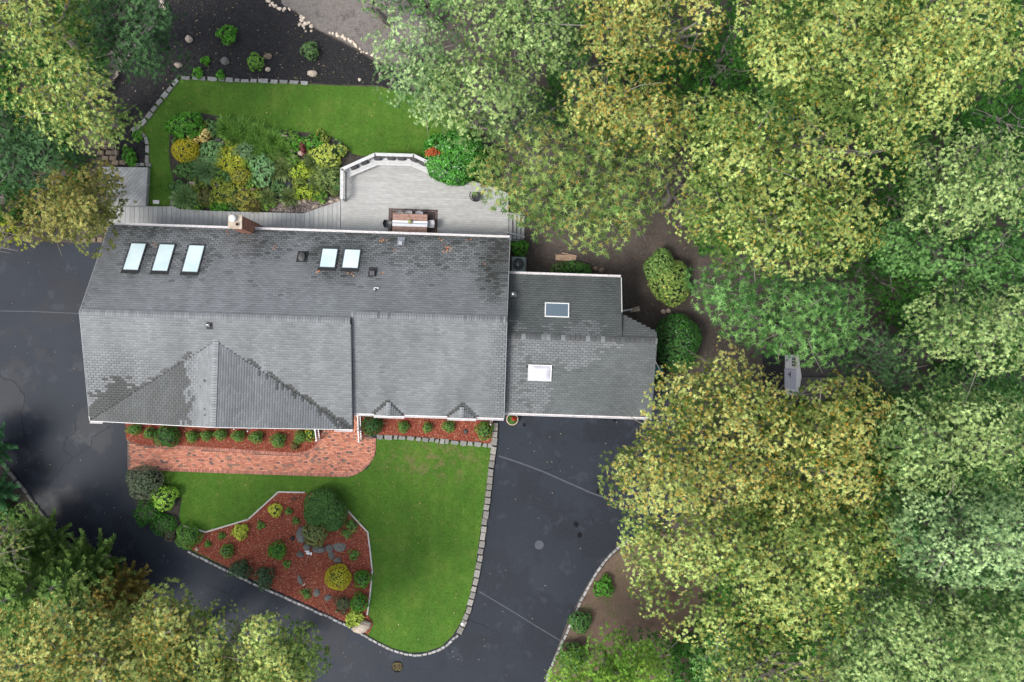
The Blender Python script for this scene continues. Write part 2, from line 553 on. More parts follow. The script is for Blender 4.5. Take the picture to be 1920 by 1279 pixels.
def sph(n, rng, zmin=-.2):
    z = rng.uniform(zmin, 1, n); t = rng.uniform(0, 2 * pi, n); r = np.sqrt(1 - z * z)
    return np.stack([r * np.cos(t), r * np.sin(t), z], 1)

def lerp(a, b, t):
    a = np.asarray(a, float); b = np.asarray(b, float); t = np.asarray(t, float).reshape(-1, 1)
    return a * (1 - t) + b * t

def rosettes(fol, P, N, k, L, Wd, pal, rng, tint=None, flat=.35, droop=.15, buds=False, tri=False):
    """k leaves round each growing tip; pal = (leaf dark, leaf light, tip-centre colour, share of coloured centres)"""
    n = len(P)
    a = np.cross(N, rng.normal(size=(n, 3))); a /= np.linalg.norm(a, axis=1, keepdims=True) + 1e-9
    bb = np.cross(N, a)
    t = rng.random(n) if tint is None else np.clip(tint + rng.normal(0, .22, n), 0, 1)
    leaf = lerp(pal[0], pal[1], t) * rng.uniform(.8, 1.2, (n, 1))
    has = (rng.random(n) < pal[3]).reshape(-1, 1)
    core = np.where(has, np.asarray(pal[2]) * .22 + leaf * .78, leaf)
    tipc = leaf * (np.array([.92, 1.0, 1.22]) if tri else 1.0)
    core = core * (np.array([1.12, 1.06, .85]) if tri else 1.0)
    ph = rng.uniform(0, 2 * pi, n)
    for i in range(k):
        an = ph + 2 * pi * i / k + rng.normal(0, .25, n)
        f = flat + rng.normal(0, .18, n)
        D = a * np.cos(an)[:, None] + bb * np.sin(an)[:, None] + N * f[:, None]
        l = L * rng.uniform(.65, 1.2, n)
        v = rng.uniform(.62, 1.42, (n, 1)) if tri else rng.uniform(.82, 1.18, (n, 1))
        fol.leaves(P, D, l, Wd * rng.uniform(.7, 1.2, n), core, tipc * v, up=N, droop=droop, rng=rng, tri=tri)
    if buds:
        h = np.where(has[:, 0])[0]; m = len(h)
        for i in range(3):
            an = rng.uniform(0, 2 * pi, m)
            D = a[h] * np.cos(an)[:, None] + bb[h] * np.sin(an)[:, None] + N[h] * rng.uniform(.3, 1.0, m)[:, None]
            cb = np.asarray(pal[2]) * rng.uniform(.75, 1.25, (m, 1))
            fol.leaves(P[h] + N[h] * .03, D, L * rng.uniform(.3, .55, m), Wd * .5, cb, cb, up=N[h], droop=0, rng=rng, tri=tri)

#        dark leaf            light leaf           centre               share
PAL = {
 'gold': ((.05, .125, .015), (.48, .58, .19), (.68, .34, .05), .28),
 'amber': ((.06, .12, .015), (.50, .55, .185), (.78, .32, .05), .4),
 'silver': ((.045, .125, .025), (.46, .60, .24), (.46, .42, .16), .25),
 'pale': ((.045, .13, .038), (.44, .60, .28), (.46, .48, .24), .2),
 'mottle': ((.06, .14, .03), (.34, .45, .14), (.50, .19, .06), .3),
 'green': ((.03, .115, .022), (.20, .38, .12), (.2, .2, .08), .15),
 'bluegr': ((.03, .08, .03), (.10, .20, .08), (.12, .15, .08), .1),
 'bright': ((.09, .22, .025), (.32, .50, .08), (.3, .4, .08), .2),
 'olive': ((.10, .125, .025), (.38, .37, .12), (.45, .22, .07), .35),
 'yellow': ((.20, .26, .02), (.42, .46, .04), (.45, .4, .05), .5),
 'deep': ((.015, .065, .010), (.055, .17, .025), (.08, .1, .04), .1),
}

# ================================================================ THE SETTING
def sheet(name, px, z, mat, thick=.0, z0=None, smooth=0, kind='structure'):
    pts = [W(x, y, z) for x, y in (smooth_closed(px, smooth) if smooth else px)]
    mb = MB()
    if thick: mb.prism(pts, z - thick, z, bottom=False)
    else:
        a = sum(pts[i - 1][0] * pts[i][1] - pts[i][0] * pts[i - 1][1] for i in range(len(pts)))
        if a < 0: pts.reverse()
        mb.poly([(p[0], p[1], z) for p in pts])
    return tag(mb.obj(name, mat), kind=kind)

mb = MB(); mb.poly([(-500, -500, -.02), (500, -500, -.02), (500, 500, -.02), (-500, 500, -.02)])
tag(mb.obj('ground', M['soil']), kind='structure')

DRIVE = [(-900, 452), (60, 452), (130, 456), (200, 456), (400, 470), (700, 700), (1240, 700), (1330, 790), (1330, 900), (1290, 960), (1180, 1014),
         (1140, 1042), (1100, 1096), (1062, 1170), (1018, 1285), (985, 1400), (940, 1700), (500, 1700), (470, 1420), (400, 1290), (262, 1150),
         (205, 1085), (155, 1047), (108, 1000), (72, 955), (36, 905), (0, 862), (-60, 810), (-300, 700), (-900, 660)]
drive = sheet('driveway', DRIVE, .0, M['asphalt'])
# seams in the asphalt, 4 mm above it
def strip(name, px, width, z, mat, parent=None, kind=None):
    pts = [Vector(W(x, y, z)) for x, y in px]
    mb = MB()
    L, R = [], []
    for i, p in enumerate(pts):
        d = (pts[min(i + 1, len(pts) - 1)] - pts[max(i - 1, 0)]).normalized()
        nn = Vector((-d.y, d.x)) * width / 2
        L.append(p + nn); R.append(p - nn)
    for i in range(len(pts) - 1):
        mb.poly([(R[i].x, R[i].y, z), (R[i + 1].x, R[i + 1].y, z), (L[i + 1].x, L[i + 1].y, z), (L[i].x, L[i].y, z)])
    o = mb.obj(name, mat, parent)
    return tag(o, kind=kind) if kind else o
strip('seam', [(935, 855), (975, 868), (1020, 885), (1065, 905), (1110, 925), (1172, 946)], .09, .005, M['seam'], drive)
strip('seam', [(898, 1109), (930, 1128), (970, 1152), (1010, 1177), (1050, 1201)], .06, .005, M['seam'], drive)
strip('seam', [(-10, 583), (60, 584), (150, 588)], .05, .005, M['seam'], drive)
def wiggle(pts, amp, seed, it=3):
    r = random.Random(seed)
    for _ in range(it):
        q = [pts[0]]
        for i in range(len(pts) - 1):
            a, b = pts[i], pts[i + 1]
            q += [((a[0] + b[0]) / 2 + r.uniform(-amp, amp), (a[1] + b[1]) / 2 + r.uniform(-amp, amp)), b]
        pts = q; amp *= .6
    return pts
for k, p in enumerate([[(82, 912), (110, 885), (135, 858), (168, 838), (172, 820), (205, 798)], [(0, 705), (25, 715), (45, 740), (40, 790), (48, 830), (60, 850)],
                       [(140, 790), (138, 812), (118, 842), (135, 858)], [(450, 1103), (458, 1125), (462, 1150)], [(385, 1095), (430, 1115), (438, 1103)],
                       [(860, 1150), (900, 1170), (940, 1190)], [(265, 1062), (285, 1050), (300, 1038)], [(1010, 890), (1040, 880), (1055, 860)],
                       [(1147, 832), (1150, 850), (1147, 870)]]):
    strip('crack', wiggle(p, 4, k), .02, .005, M['crack'], drive)
def dab(name, px, py, rx, ry, z, mat, seed, parent=None, irr=.25, n=18):
    r = random.Random(seed)
    c = W(px, py, z)
    s = CAM_H / FPX
    pts = []
    rr = [1 + r.uniform(-irr, irr) for _ in range(n)]
    for i in range(n):
        t = 2 * pi * i / n
        q = (rr[i] + rr[i - 1] + rr[(i + 1) % n]) / 3
        pts.append((c[0] + rx * s * cos(t) * q, c[1] + ry * s * sin(t) * q))
    mb = MB(); mb.poly([(p[0], p[1], z) for p in pts])
    return mb.obj(name, mat, parent)
dab('pale_patch', 1011, 1022, 8.5, 8.5, .006, M['seam'], 1, drive, .02)
for i, (a, bb, r1) in enumerate([(1152, 787, 3), (1136, 786, 2), (1080, 983, 4.5), (1087, 1003, 4.5), (983, 797, 3), (1122, 922, 4)]):
    dab('oil_spot', a, bb, r1, r1 * 1.2, .005, M['crack'], i, drive, .2)

# ---- beds, lawns, paths
GREY_SOIL = [(505, -60), (700, -60), (800, 40), (790, 130), (745, 128), (705, 112), (640, 76), (600, 57), (572, 42), (556, 22), (520, 5)]
sheet('bare_soil', GREY_SOIL, .004, M['bare'])
sheet('garden_track', [(270, -50), (315, -50), (306, 22), (300, 45), (255, 95), (228, 118), (210, 165), (195, 160), (190, 110), (240, 70)], .004, M['bare'])
BLACK = [(312, -60), (515, -60), (528, 8), (556, 26), (570, 45), (600, 60), (640, 80), (703, 116), (742, 132), (790, 190), (760, 176), (715, 160), (640, 158),
         (560, 154), (440, 148), (340, 143), (300, 184), (262, 235), (244, 247), (268, 252), (279, 270), (278, 312), (222, 314), (216, 290), (180, 240), (205, 170),
         (225, 130), (262, 90), (308, 40)]
sheet('black_mulch_bed', BLACK, .03, M['blackmulch'], thick=.05)
LAWN_B = [(340, 147), (440, 152), (560, 157), (640, 161), (715, 163), (765, 176), (830, 200), (900, 240), (905, 290), (860, 330), (760, 330), (700, 320), (660, 330), (640, 400),
          (272, 400), (272, 330), (277, 308), (277, 270), (266, 250), (252, 246), (300, 187)]
sheet('back_lawn', LAWN_B, .05, M['lawn_back'], thick=.07)
BEDG = smooth_closed([(318, 232), (345, 208), (392, 214), (440, 226), (500, 243), (560, 247), (612, 252), (645, 268), (665, 295), (720, 287), (775, 287), (812, 300), (830, 330), (700, 345), (645, 350), (645, 400),
        (330, 402), (318, 388), (327, 345), (316, 300)], 1)
sheet('garden_bed_soil', BEDG, .08, M['bedsoil'], thick=.06)
sheet('pond_water', [(505, 345), (530, 338), (560, 333), (585, 340), (592, 352), (570, 365), (545, 374), (520, 370), (500, 360)], .10, M['water'], thick=.03, smooth=1)

FRONT_L = [(236, 786), (610, 786), (602, 806), (600, 834), (578, 850), (552, 852), (420, 844), (340, 840), (290, 838), (262, 834), (244, 828), (236, 822)]
sheet('red_mulch_bed', FRONT_L, .06, M['redmulch'], thick=.08)
FRONT_R = [(676, 770), (925, 778), (922, 832), (860, 826), (780, 818), (700, 815), (676, 816)]
sheet('red_mulch_bed', FRONT_R, .10, M['redmulch'], thick=.12)
LAWN_F = [(250, 880), (650, 893), (690, 878), (705, 850), (706, 822), (780, 822), (860, 830), (921, 834), (917, 870), (908, 940), (900, 1000), (892, 1060), (880, 1120), (868, 1160), (850, 1190),
          (828, 1212), (800, 1222), (770, 1224), (735, 1215), (690, 1192), (678, 1180), (640, 1160), (560, 1122), (400, 1052), (300, 1004), (262, 960), (245, 920), (238, 884)]
sheet('front_lawn', LAWN_F, .05, M['lawn_front'], thick=.07)
BED_F = [(383, 1000), (465, 975), (522, 924), (572, 925), (600, 922), (651, 955), (691, 999), (694, 1030), (698, 1068), (694, 1110), (689, 1152), (700, 1170), (690, 1190), (660, 1172), (576, 1133), (505, 1101), (428, 1064), (352, 1027), (340, 1020), (375, 1003)]
sheet('red_mulch_bed', BED_F, .09, M['redmulch'], thick=.08)
SHRUB_BED = [(240, 876), (300, 880), (304, 900), (340, 935), (335, 975), (345, 990), (383, 1000), (372, 1006), (350, 1030), (300, 1004), (262, 960), (243, 920)]
sheet('shrub_bed_soil', SHRUB_BED, .07, M['bedsoil'], thick=.06)
R_ISLE = [(1185, 1013), (1230, 1000), (1400, 1000), (1500, 1330), (1400, 1500), (960, 1500), (1024, 1285), (1066, 1172), (1104, 1100), (1145, 1046)]
sheet('island_soil', R_ISLE, .06, M['islandsoil'], thick=.08)
sheet('left_bank_soil', [(-400, 560), (-60, 812), (0, 866), (36, 909), (70, 960), (104, 1004), (152, 1052), (200, 1090), (255, 1155), (395, 1295), (460, 1420), (-400, 1500)], .05, M['bedsoil'], thick=.07)

# ---- loose cover, real pieces
def scatter(name, poly_px, n, z, size, cols, mat, seed, label, cat, holes=(), tilt=.5, blade=False, elong=2.2, kind='stuff'):
    rng = np.random.default_rng(seed)
    x, y = rand_in(poly_px, n, rng)
    for h in holes:
        k = ~in_poly(x, y, h); x, y = x[k], y[k]
    wx, wy = (x - 960) * (CAM_H - z) / FPX, -(y - 639.5) * (CAM_H - z) / FPX
    n = len(x)
    P = np.stack([wx, wy, np.full(n, z) + rng.uniform(0, .012, n)], 1)
    t = rng.uniform(0, 2 * pi, n)
    e = rng.uniform(.0, tilt, n) if not blade else rng.uniform(.5, 2.2, n)
    D = np.stack([np.cos(t), np.sin(t), e], 1)
    ci = rng.integers(0, len(cols), n)
    c = np.asarray(cols)[ci] * rng.uniform(.7, 1.3, (n, 1))
    L = size * rng.uniform(.5, 1.4, n)
    f = Fol()
    f.leaves(P, D, L, L / elong, c, c, droop=0 if not blade else .2, rng=rng)
    o = f.obj(name, mat)
    return tag(o, label, cat, kind=kind)
M['chip'] = mat_attr('bark chip', .85, .15, 30)
M['grass'] = mat_leaf('grass blade', .7, .25, .2)
RED = [(.30, .06, .030), (.42, .115, .055), (.17, .03, .016), (.24, .045, .024), (.26, .05, .027), (.50, .27, .15)]
for k, (p, z, n) in enumerate(((FRONT_L, .065, 6000), (FRONT_R, .105, 5500), (BED_F, .095, 24000))):
    scatter('mulch_chips', p, n, z, .075, RED, M['chip'], 20 + k, ['red bark chips under the eave beside the brick path', 'red bark chips between eave and fieldstone edging', 'red bark chips in the many-sided island bed'][k], 'mulch')
scatter('mulch_chips', BLACK, 26000, .035, .09, [(.008, .0075, .009), (.02, .019, .021), (.012, .011, .013), (.045, .036, .03)], M['chip'], 30, 'black shredded bark covering the bed behind the lawn', 'mulch')
scatter('leaf_litter', BLACK, 300, .05, .10, [(.25, .18, .09), (.35, .28, .2), (.2, .2, .06)], M['chip'], 31, 'small pale fallen leaves on the black bed', 'leaf litter')
WOODS = [(960, 420), (1300, 380), (1400, 480), (1400, 690), (1240, 720), (1240, 620), (1170, 580), (1170, 515), (985, 505), (960, 450)]
scatter('leaf_litter', WOODS, 9000, .0, .07, [(.10, .075, .06), (.05, .038, .03), (.15, .11, .085), (.22, .16, .12), (.05, .06, .02)], M['chip'], 32, 'brown twigs and leaf bits on the bare ground right of the house', 'leaf litter')
scatter('leaf_litter', GREY_SOIL, 5000, .01, .07, [(.2, .18, .16), (.1, .085, .07), (.3, .26, .22)], M['chip'], 33, 'grey twigs and leaf bits on the bare ground above the black bed', 'leaf litter')
scatter('leaf_litter', [(-200, -200), (2100, -200), (2100, 1400), (-200, 1400)], 16000, .0, .13, [(.11, .07, .05), (.06, .04, .03), (.16, .10, .07)], M['chip'], 36,
        'brown fallen leaves on the woodland floor beneath the trees', 'leaf litter', holes=(DRIVE, BLACK, LAWN_B, LAWN_F, GREY_SOIL, R_ISLE, WOODS))
scatter('leaf_litter', R_ISLE[:1] + [(1260, 1013), (1260, 1279)] + R_ISLE[5:], 4500, .065, .06, [(.14, .09, .06), (.07, .05, .03), (.22, .15, .09), (.32, .24, .08), (.05, .07, .02)], M['chip'], 34, 'brown and yellow leaf bits on the small island right of the driveway', 'leaf litter')
scatter('lawn_grass', LAWN_F, 70000, .05, .07, [(.07, .17, .02), (.12, .23, .04), (.05, .13, .012), (.17, .24, .06)], M['grass'], 40, 'mown green grass around the island bed', 'grass', holes=(BED_F, SHRUB_BED), blade=True, elong=4.5)
scatter('lawn_grass', LAWN_B, 60000, .05, .07, [(.07, .17, .02), (.12, .22, .04), (.05, .13, .012), (.17, .23, .055)], M['grass'], 41, 'mown green grass behind the deck', 'grass', holes=(BEDG,), blade=True, elong=4.5)

for k_, (p_, hh_) in enumerate(((LAWN_F, (BED_F, SHRUB_BED)), (LAWN_B, (BEDG,)))):
    scatter('fallen_leaves', p_, 130, .09, .08, [(.40, .30, .14), (.30, .19, .08), (.45, .40, .2)], M['chip'], 70 + k_, 'sparse small tan leaves fallen on the ' + ('front' if k_ == 0 else 'back') + ' lawn', 'fallen leaves', holes=hh_, elong=1.6)
# ================================================================ EDGINGS OF STONE
def stone_mesh(name, mat, seed, n=8, irr=.12, chamfer=.12):
    """unit block, 1 x 1 x 1, its base at z = 0"""
    r = random.Random(seed)
    ring = []
    base = [(-.5, -.5), (0, -.5), (.5, -.5), (.5, 0), (.5, .5), (0, .5), (-.5, .5), (-.5, 0)]
    for x, y in base: ring.append((x * (1 - r.uniform(0, irr)), y * (1 - r.uniform(0, irr))))
    mb = MB()
    for z, s in ((0, 1), (.86, 1), (1, 1 - chamfer)):
        for x, y in ring: mb.v.append((x * s, y * s, z + (r.uniform(-.04, .04) if z > .5 else 0)))
    mb.c = [(1, 1, 1)] * len(mb.v)
    for i in range(2):
        for k in range(8):
            j = (k + 1) % 8
            mb.f.append((i * 8 + k, i * 8 + j, i * 8 + 8 + j, i * 8 + 8 + k)); mb.m.append(0)
    mb.f.append(tuple(range(16, 24))); mb.m.append(0)
    return mb.mesh(name, mat)
STM = {}
for k in ('kerb', 'wallstone', 'slab', 'brownstone', 'brickobj', 'timber'):
    STM[k] = [stone_mesh('stone', M[k], i, irr={'slab': .3, 'brickobj': .02, 'timber': .01, 'kerb': .1}.get(k, .14)) for i in range(5)]

def stone_row(name, label, cat, px, z, wid, length, height, mk, seed, part='stone', jitter=.12, gap=.02, sm=2, kind=None):
    """a row of single stones laid along a line"""
    r = random.Random(seed)
    pts = [Vector(W(x, y, z)) for x, y in (smooth_open(px, sm) if sm else px)]
    root = empty(name, label, cat, (pts[0].x, pts[0].y, z - height))
    seg = [(pts[i + 1] - pts[i]).length for i in range(len(pts) - 1)]
    tot = sum(seg); s = 0
    def at(t):
        for i, l in enumerate(seg):
            if t <= l or i == len(seg) - 1:
                return pts[i].lerp(pts[i + 1], min(1, t / max(l, 1e-6))), (pts[i + 1] - pts[i]).normalized()
            t -= l
    ends = [sum(seg[:i + 1]) for i in range(len(seg))]
    while s < tot - min(length, .3) * .3:
        l = length * (1 + r.uniform(-jitter * 2, jitter * 2))
        if mk == 'timber':
            nxt = min([q for q in ends if q > s + .05] or [tot]); l = nxt - s if nxt - s < length * 1.4 else length
        p, _d0 = at(s + l / 2)
        if mk == 'timber': _d = _d0
        a, _ = at(s); b2, _ = at(min(s + l, tot))
        d = (b2 - a).normalized() if mk != 'timber' else _d0
        o = bpy.data.objects.new(part, r.choice(STM[mk]))
        link(o, root)
        wj = wid * (1 + r.uniform(-jitter, jitter))
        o.location = (p.x - pts[0].x + r.uniform(-.02, .02), p.y - pts[0].y + r.uniform(-.02, .02), r.uniform(-.01, .012))
        o.rotation_euler = (0, 0, math.atan2(d.y, d.x) + r.uniform(-.05, .05) * (jitter > .05))
        o.scale = (l - gap, wj, height * (1 + r.uniform(-.1, .1)))
        s += l
    return root
KZ = .13
stone_row('kerb', 'pale granite kerb curving along the lower edge of the red island bed and lawn', 'kerb',
          [(351, 1034), (428, 1073), (505, 1109), (576, 1140), (640, 1168), (700, 1202), (735, 1221), (770, 1230), (800, 1228), (832, 1216), (858, 1192)], KZ, .14, .30, .15, 'kerb', 1, 'kerb_stone', .08)
stone_row('retaining_kerb', 'broad weathered stone kerb between front lawn and garage driveway', 'kerb',
          [(930, 792), (927, 830), (922, 870), (915, 930), (906, 1000), (898, 1060), (888, 1110), (877, 1150), (862, 1186)], .16, .34, .46, .18, 'wallstone', 2, 'kerb_stone', .1)
stone_row('kerb', 'pale granite kerb curving around the small soil island at right', 'kerb',
          [(1180, 1012), (1150, 1034), (1130, 1058), (1108, 1092), (1088, 1130), (1072, 1168), (1052, 1210), (1036, 1245), (1020, 1290)], KZ, .14, .36, .15, 'kerb', 3, 'kerb_stone', .08)
stone_row('kerb', 'dark grey kerb along the lower left edge of the driveway by the conifers', 'kerb',
          [(-40, 832), (0, 866), (36, 909), (72, 958), (108, 1003), (152, 1049), (200, 1090)], KZ, .16, .6, .15, 'rock2' if 'rock2' in STM else 'wallstone', 4, 'kerb_stone', .08)
stone_row('stone_edging', 'flat grey fieldstones between the right mulch bed and front lawn', 'stone edging',
          [(704, 820), (730, 820), (760, 822), (800, 824), (830, 828), (870, 831), (921, 836)], .14, .30, .46, .16, 'slab', 5, 'stone', .2, .03)
stone_row('stone_edging', 'flat grey stones along the top edge of the back lawn', 'stone edging',
          [(338, 145), (380, 147), (440, 150), (520, 153), (580, 156)], .13, .26, .55, .14, 'slab', 6, 'stone', .2, .03)
stone_row('stone_edging', 'large grey stones slanting down the left corner of the back lawn', 'stone edging',
          [(334, 148), (305, 182), (282, 212), (262, 236), (246, 246)], .16, .30, .62, .18, 'slab', 7, 'stone', .15, .03, sm=1)
stone_row('stone_edging', 'short curve of grey stones at the lower left side of the back lawn', 'stone edging',
          [(262, 247), (274, 258), (276, 280), (275, 306)], .12, .26, .5, .14, 'slab', 8, 'stone', .2, .03)
stone_row('stone_edging', 'short row of stones where the lawn strip meets the garden bed by the walkway', 'stone edging',
          [(328, 340), (326, 362), (322, 388)], .14, .22, .45, .12, 'wallstone', 9, 'stone', .2, .03)
stone_row('stone_edging', 'two flat grey stones above the slanted wooden landing', 'stone edging',
          [(248, 309), (277, 309)], .14, .24, .42, .14, 'slab', 10, 'stone', .1, .03, sm=0)
stone_row('timber_edging', 'pale timber border along the upper left side of the island bed', 'garden edging',
          [(342, 985), (385, 998), (465, 974), (521, 923), (571, 924)], .15, .09, 2.6, .12, 'timber', 11, 'timber', .03, .01, sm=0)
stone_row('timber_edging', 'pale timber border along the right side of the island bed', 'garden edging',
          [(651, 956), (690, 998), (694, 1030), (698, 1068), (694, 1110), (688, 1154)], .15, .09, 1.45, .12, 'timber', 12, 'timber', .03, .01, sm=0)
stone_row('brick_edging', 'dark brown stone blocks beside the driveway at the upper left house corner', 'stone edging',
          [(150, 450), (200, 450)], .16, .3, .5, .18, 'brownstone', 13, 'stone', .1, .02, sm=0)
stone_row('brick_edging', 'brown stone blocks running up to the walkway at the house corner', 'stone edging',
          [(199, 446), (203, 424)], .16, .26, .42, .18, 'brownstone', 14, 'stone', .1, .02, sm=0)

# brown stone steps at the upper left
st = empty('stone_steps', 'worn brown stone steps between the trees and the back garden', 'steps', (*W(200, 278, 0), 0))
r = random.Random(5)
for row, (yy, xs) in enumerate([(267, [182, 196, 208]), (276, [183, 196, 209]), (286, [188, 204, 216]), (296, [196, 210]), (304, [214, 228])]):
    for x in xs:
        o = bpy.data.objects.new('step_stone', r.choice(STM['brownstone'])); link(o, st)
        p = W(x, yy, .2); q = W(200, 278, 0)
        o.location = (p[0] - q[0], p[1] - q[1], 0)
        o.scale = (.42, .30, .34 - row * .06)
        o.rotation_euler = (0, 0, -.1 + r.uniform(-.06, .06))

# ---- brick path
PATH = [(239, 824), (264, 832), (290, 836), (350, 838), (430, 843), (520, 849), (552, 851), (576, 848), (594, 836), (603, 812), (606, 800), (672, 800), (704, 824), (705, 846), (698, 864), (684, 880), (668, 890), (650, 895), (560, 892), (430, 888), (330, 884), (239, 881)]
# bring into world coordinates at the height of the path
ZP = .09
pw = [W(x, y, ZP) for x, y in PATH]
sheet('brick_path_base', PATH, .055, M['mortar'], thick=.06)
path = empty('brick_path', 'salmon brick path widening to a rounded landing by the front steps', 'path', (*W(470, 865, 0), 0))
bcx, bcy = W(470, 865, 0)
def fill_bricks(poly, ang, bl, bw, gap, z0, z1, colf, seed, inset=0.0, parent=None, origin=(0, 0)):
    """running bond clipped to the polygon"""
    r = random.Random(seed)
    ca, sa = cos(ang), sin(ang)
    loc = [(x * ca + y * sa, -x * sa + y * ca) for x, y in poly]
    x0, x1 = min(p[0] for p in loc), max(p[0] for p in loc)
    y0, y1 = min(p[1] for p in loc), max(p[1] for p in loc)
    mb = MB(); row = 0; y = y0
    while y < y1:
        x = x0 - (row % 2) * bl / 2
        cx, cy, gx = [], [], []
        while x < x1:
            gx.append(x); x += bl
        gx = np.array(gx)
        okc = in_poly(gx + bl / 2, np.full(len(gx), y + bw / 2), loc)
        if inset: okc &= poly_dist(gx + bl / 2, np.full(len(gx), y + bw / 2), loc) > inset
        for g in gx[okc]:
            q = [(g + gap / 2, y + gap / 2), (g + bl - gap / 2, y + gap / 2), (g + bl - gap / 2, y + bw - gap / 2), (g + gap / 2, y + bw - gap / 2)]
            q = [(a * ca - b * sa - origin[0], a * sa + b * ca - origin[1]) for a, b in q]
            dz = r.uniform(-.004, .004)
            mb.prism(q, z0, z1 + dz, colf(r, g, y), bottom=False)
        y += bw; row += 1
    return mb
def brick_col(r, x, y):
    t = r.random()
    if t < .045: c = (.12, .09, .085)
    elif t < .14: c = (.24, .14, .10)
    elif t < .45: c = (.44, .16, .10)
    else: c = (.54, .225, .14)
    k = r.uniform(.82, 1.18)
    return tuple(a * k for a in c)
mb = fill_bricks(pw, -TH, .205, .102, .012, .04, ZP, brick_col, 3, inset=.17, origin=(bcx, bcy))
tag(mb.obj('paving_brick', M['brick'], path, colors=True), kind='stuff')
def soldier(pxs, inward, seed):
    r = random.Random(seed)
    pts = [Vector(W(x, y, ZP)) for x, y in smooth_open(pxs, 2)]
    seg = [(pts[i + 1] - pts[i]).length for i in range(len(pts) - 1)]
    s = .05; tot = sum(seg)
    while s < tot:
        t = s
        for i, l in enumerate(seg):
            if t <= l: break
            t -= l
        d = (pts[i + 1] - pts[i]).normalized(); p = pts[i] + d * t
        nn = Vector((-d.y, d.x)) * inward
        c = p + nn * .10
        o = bpy.data.objects.new('brick', r.choice(STM['brickobj'])); link(o, path)
        o.location = (c.x - bcx, c.y - bcy, .03 + r.uniform(-.003, .003))
        o.rotation_euler = (0, 0, math.atan2(d.y, d.x))
        o.scale = (.095, .20, ZP - .03)
        s += .107
soldier([(705, 822), (705, 846), (698, 864), (684, 880), (668, 890), (650, 895), (560, 892), (430, 888), (330, 884), (239, 881)], -1, 4)
soldier([(290, 833), (350, 836), (430, 841), (520, 847), (552, 849), (576, 846), (594, 834), (603, 812)], -1, 5)

# ================================================================ DECK AND WALKWAY
def planks(root, poly, ang, width, gap, ztop, thick, mat, maxlen, seed, part='board', origin=(0, 0)):
    ca, sa = cos(ang), sin(ang)
    loc = [(x * ca + y * sa, -x * sa + y * ca) for x, y in poly]
    y0, y1 = min(p[1] for p in loc), max(p[1] for p in loc)
    x0, x1 = min(p[0] for p in loc), max(p[0] for p in loc)
    r = random.Random(seed); y = y0; n = 0
    while y < y1:
        a = clip_half(clip_half(loc, 0, 1, y + width - gap), 0, -1, -y)
        if len(a) >= 3:
            cuts = [x0 - 1]
            off = r.uniform(.2, 1) * maxlen
            x = x0 + off
            while x < x1: cuts.append(x); x += maxlen
            cuts.append(x1 + 1)
            for i in range(len(cuts) - 1):
                q = clip_half(clip_half(a, 1, 0, cuts[i + 1] - .004), -1, 0, -cuts[i])
                if len(q) < 3: continue
                ar = abs(sum(q[k - 1][0] * q[k][1] - q[k][0] * q[k - 1][1] for k in range(len(q)))) / 2
                if ar < .004: continue
                qq = [(u * ca - v * sa - origin[0], u * sa + v * ca - origin[1]) for u, v in q]
                cx = sum(p[0] for p in qq) / len(qq); cy = sum(p[1] for p in qq) / len(qq)
                mb = MB(); mb.prism([(p[0] - cx, p[1] - cy) for p in qq], -thick, r.uniform(-.001, .001), bottom=False)
                o = mb.obj(part, mat, root, loc=(cx, cy, ztop)); n += 1
        y += width
    return n
ZD, ZW = .60, .42
DECK = [(639, 376), (639, 317), (703, 290), (776, 292), (803, 306), (850, 330), (905, 345), (953, 362), (953, 470), (639, 470)]
dk = empty('deck', 'pale grey board deck with angled front behind the house', 'deck', (*W(800, 380, ZD), ZD))
dcx, dcy = W(800, 380, ZD)
dp = [W(x, y, ZD) for x, y in DECK]
mb = MB(); mb.prism([(x - dcx, y - dcy) for x, y in dp], -ZD + .0, -.05); mb.obj('deck_frame', M['walkboard'], dk)
planks(dk, dp, -TH, .144, .007, 0, .03, M['deck'], 4.88, 1, 'board', (dcx, dcy))

wk = empty('walkway', 'long grey walkway of crosswise boards along the back wall', 'walkway', (*W(420, 415, ZW), ZW))
wcx, wcy = W(420, 415, ZW)
WALK = [(205, 387), (326, 387), (336, 392), (397, 395.6), (442, 397), (569, 400), (634, 378), (638, 376), (638, 470), (205, 470)]
wp = [W(x, y, ZW) for x, y in WALK]
mb = MB(); mb.prism([(x - wcx, y - wcy) for x, y in wp], -ZW, -.05); mb.obj('walkway_frame', M['walkboard'], wk)
planks(wk, wp, -TH + pi / 2, .285, .014, 0, .03, M['walkboard'], 99, 2, 'board', (wcx, wcy))

ld = empty('landing', 'small grey wooden landing with slanting boards left of the lawn', 'landing', (*W(240, 350, ZW), ZW))
lcx, lcy = W(240, 350, ZW)
LAND = [(190, 313), (277, 314), (273, 386), (190, 386)]
lp = [W(x, y, ZW) for x, y in LAND]
mb = MB(); mb.prism([(x - lcx, y - lcy) for x, y in lp], -ZW, -.05); mb.obj('landing_frame', M['walkboard'], ld)
planks(ld, lp, radians(47), .20, .012, 0, .03, M['walkboard'], 99, 3, 'board', (lcx, lcy))

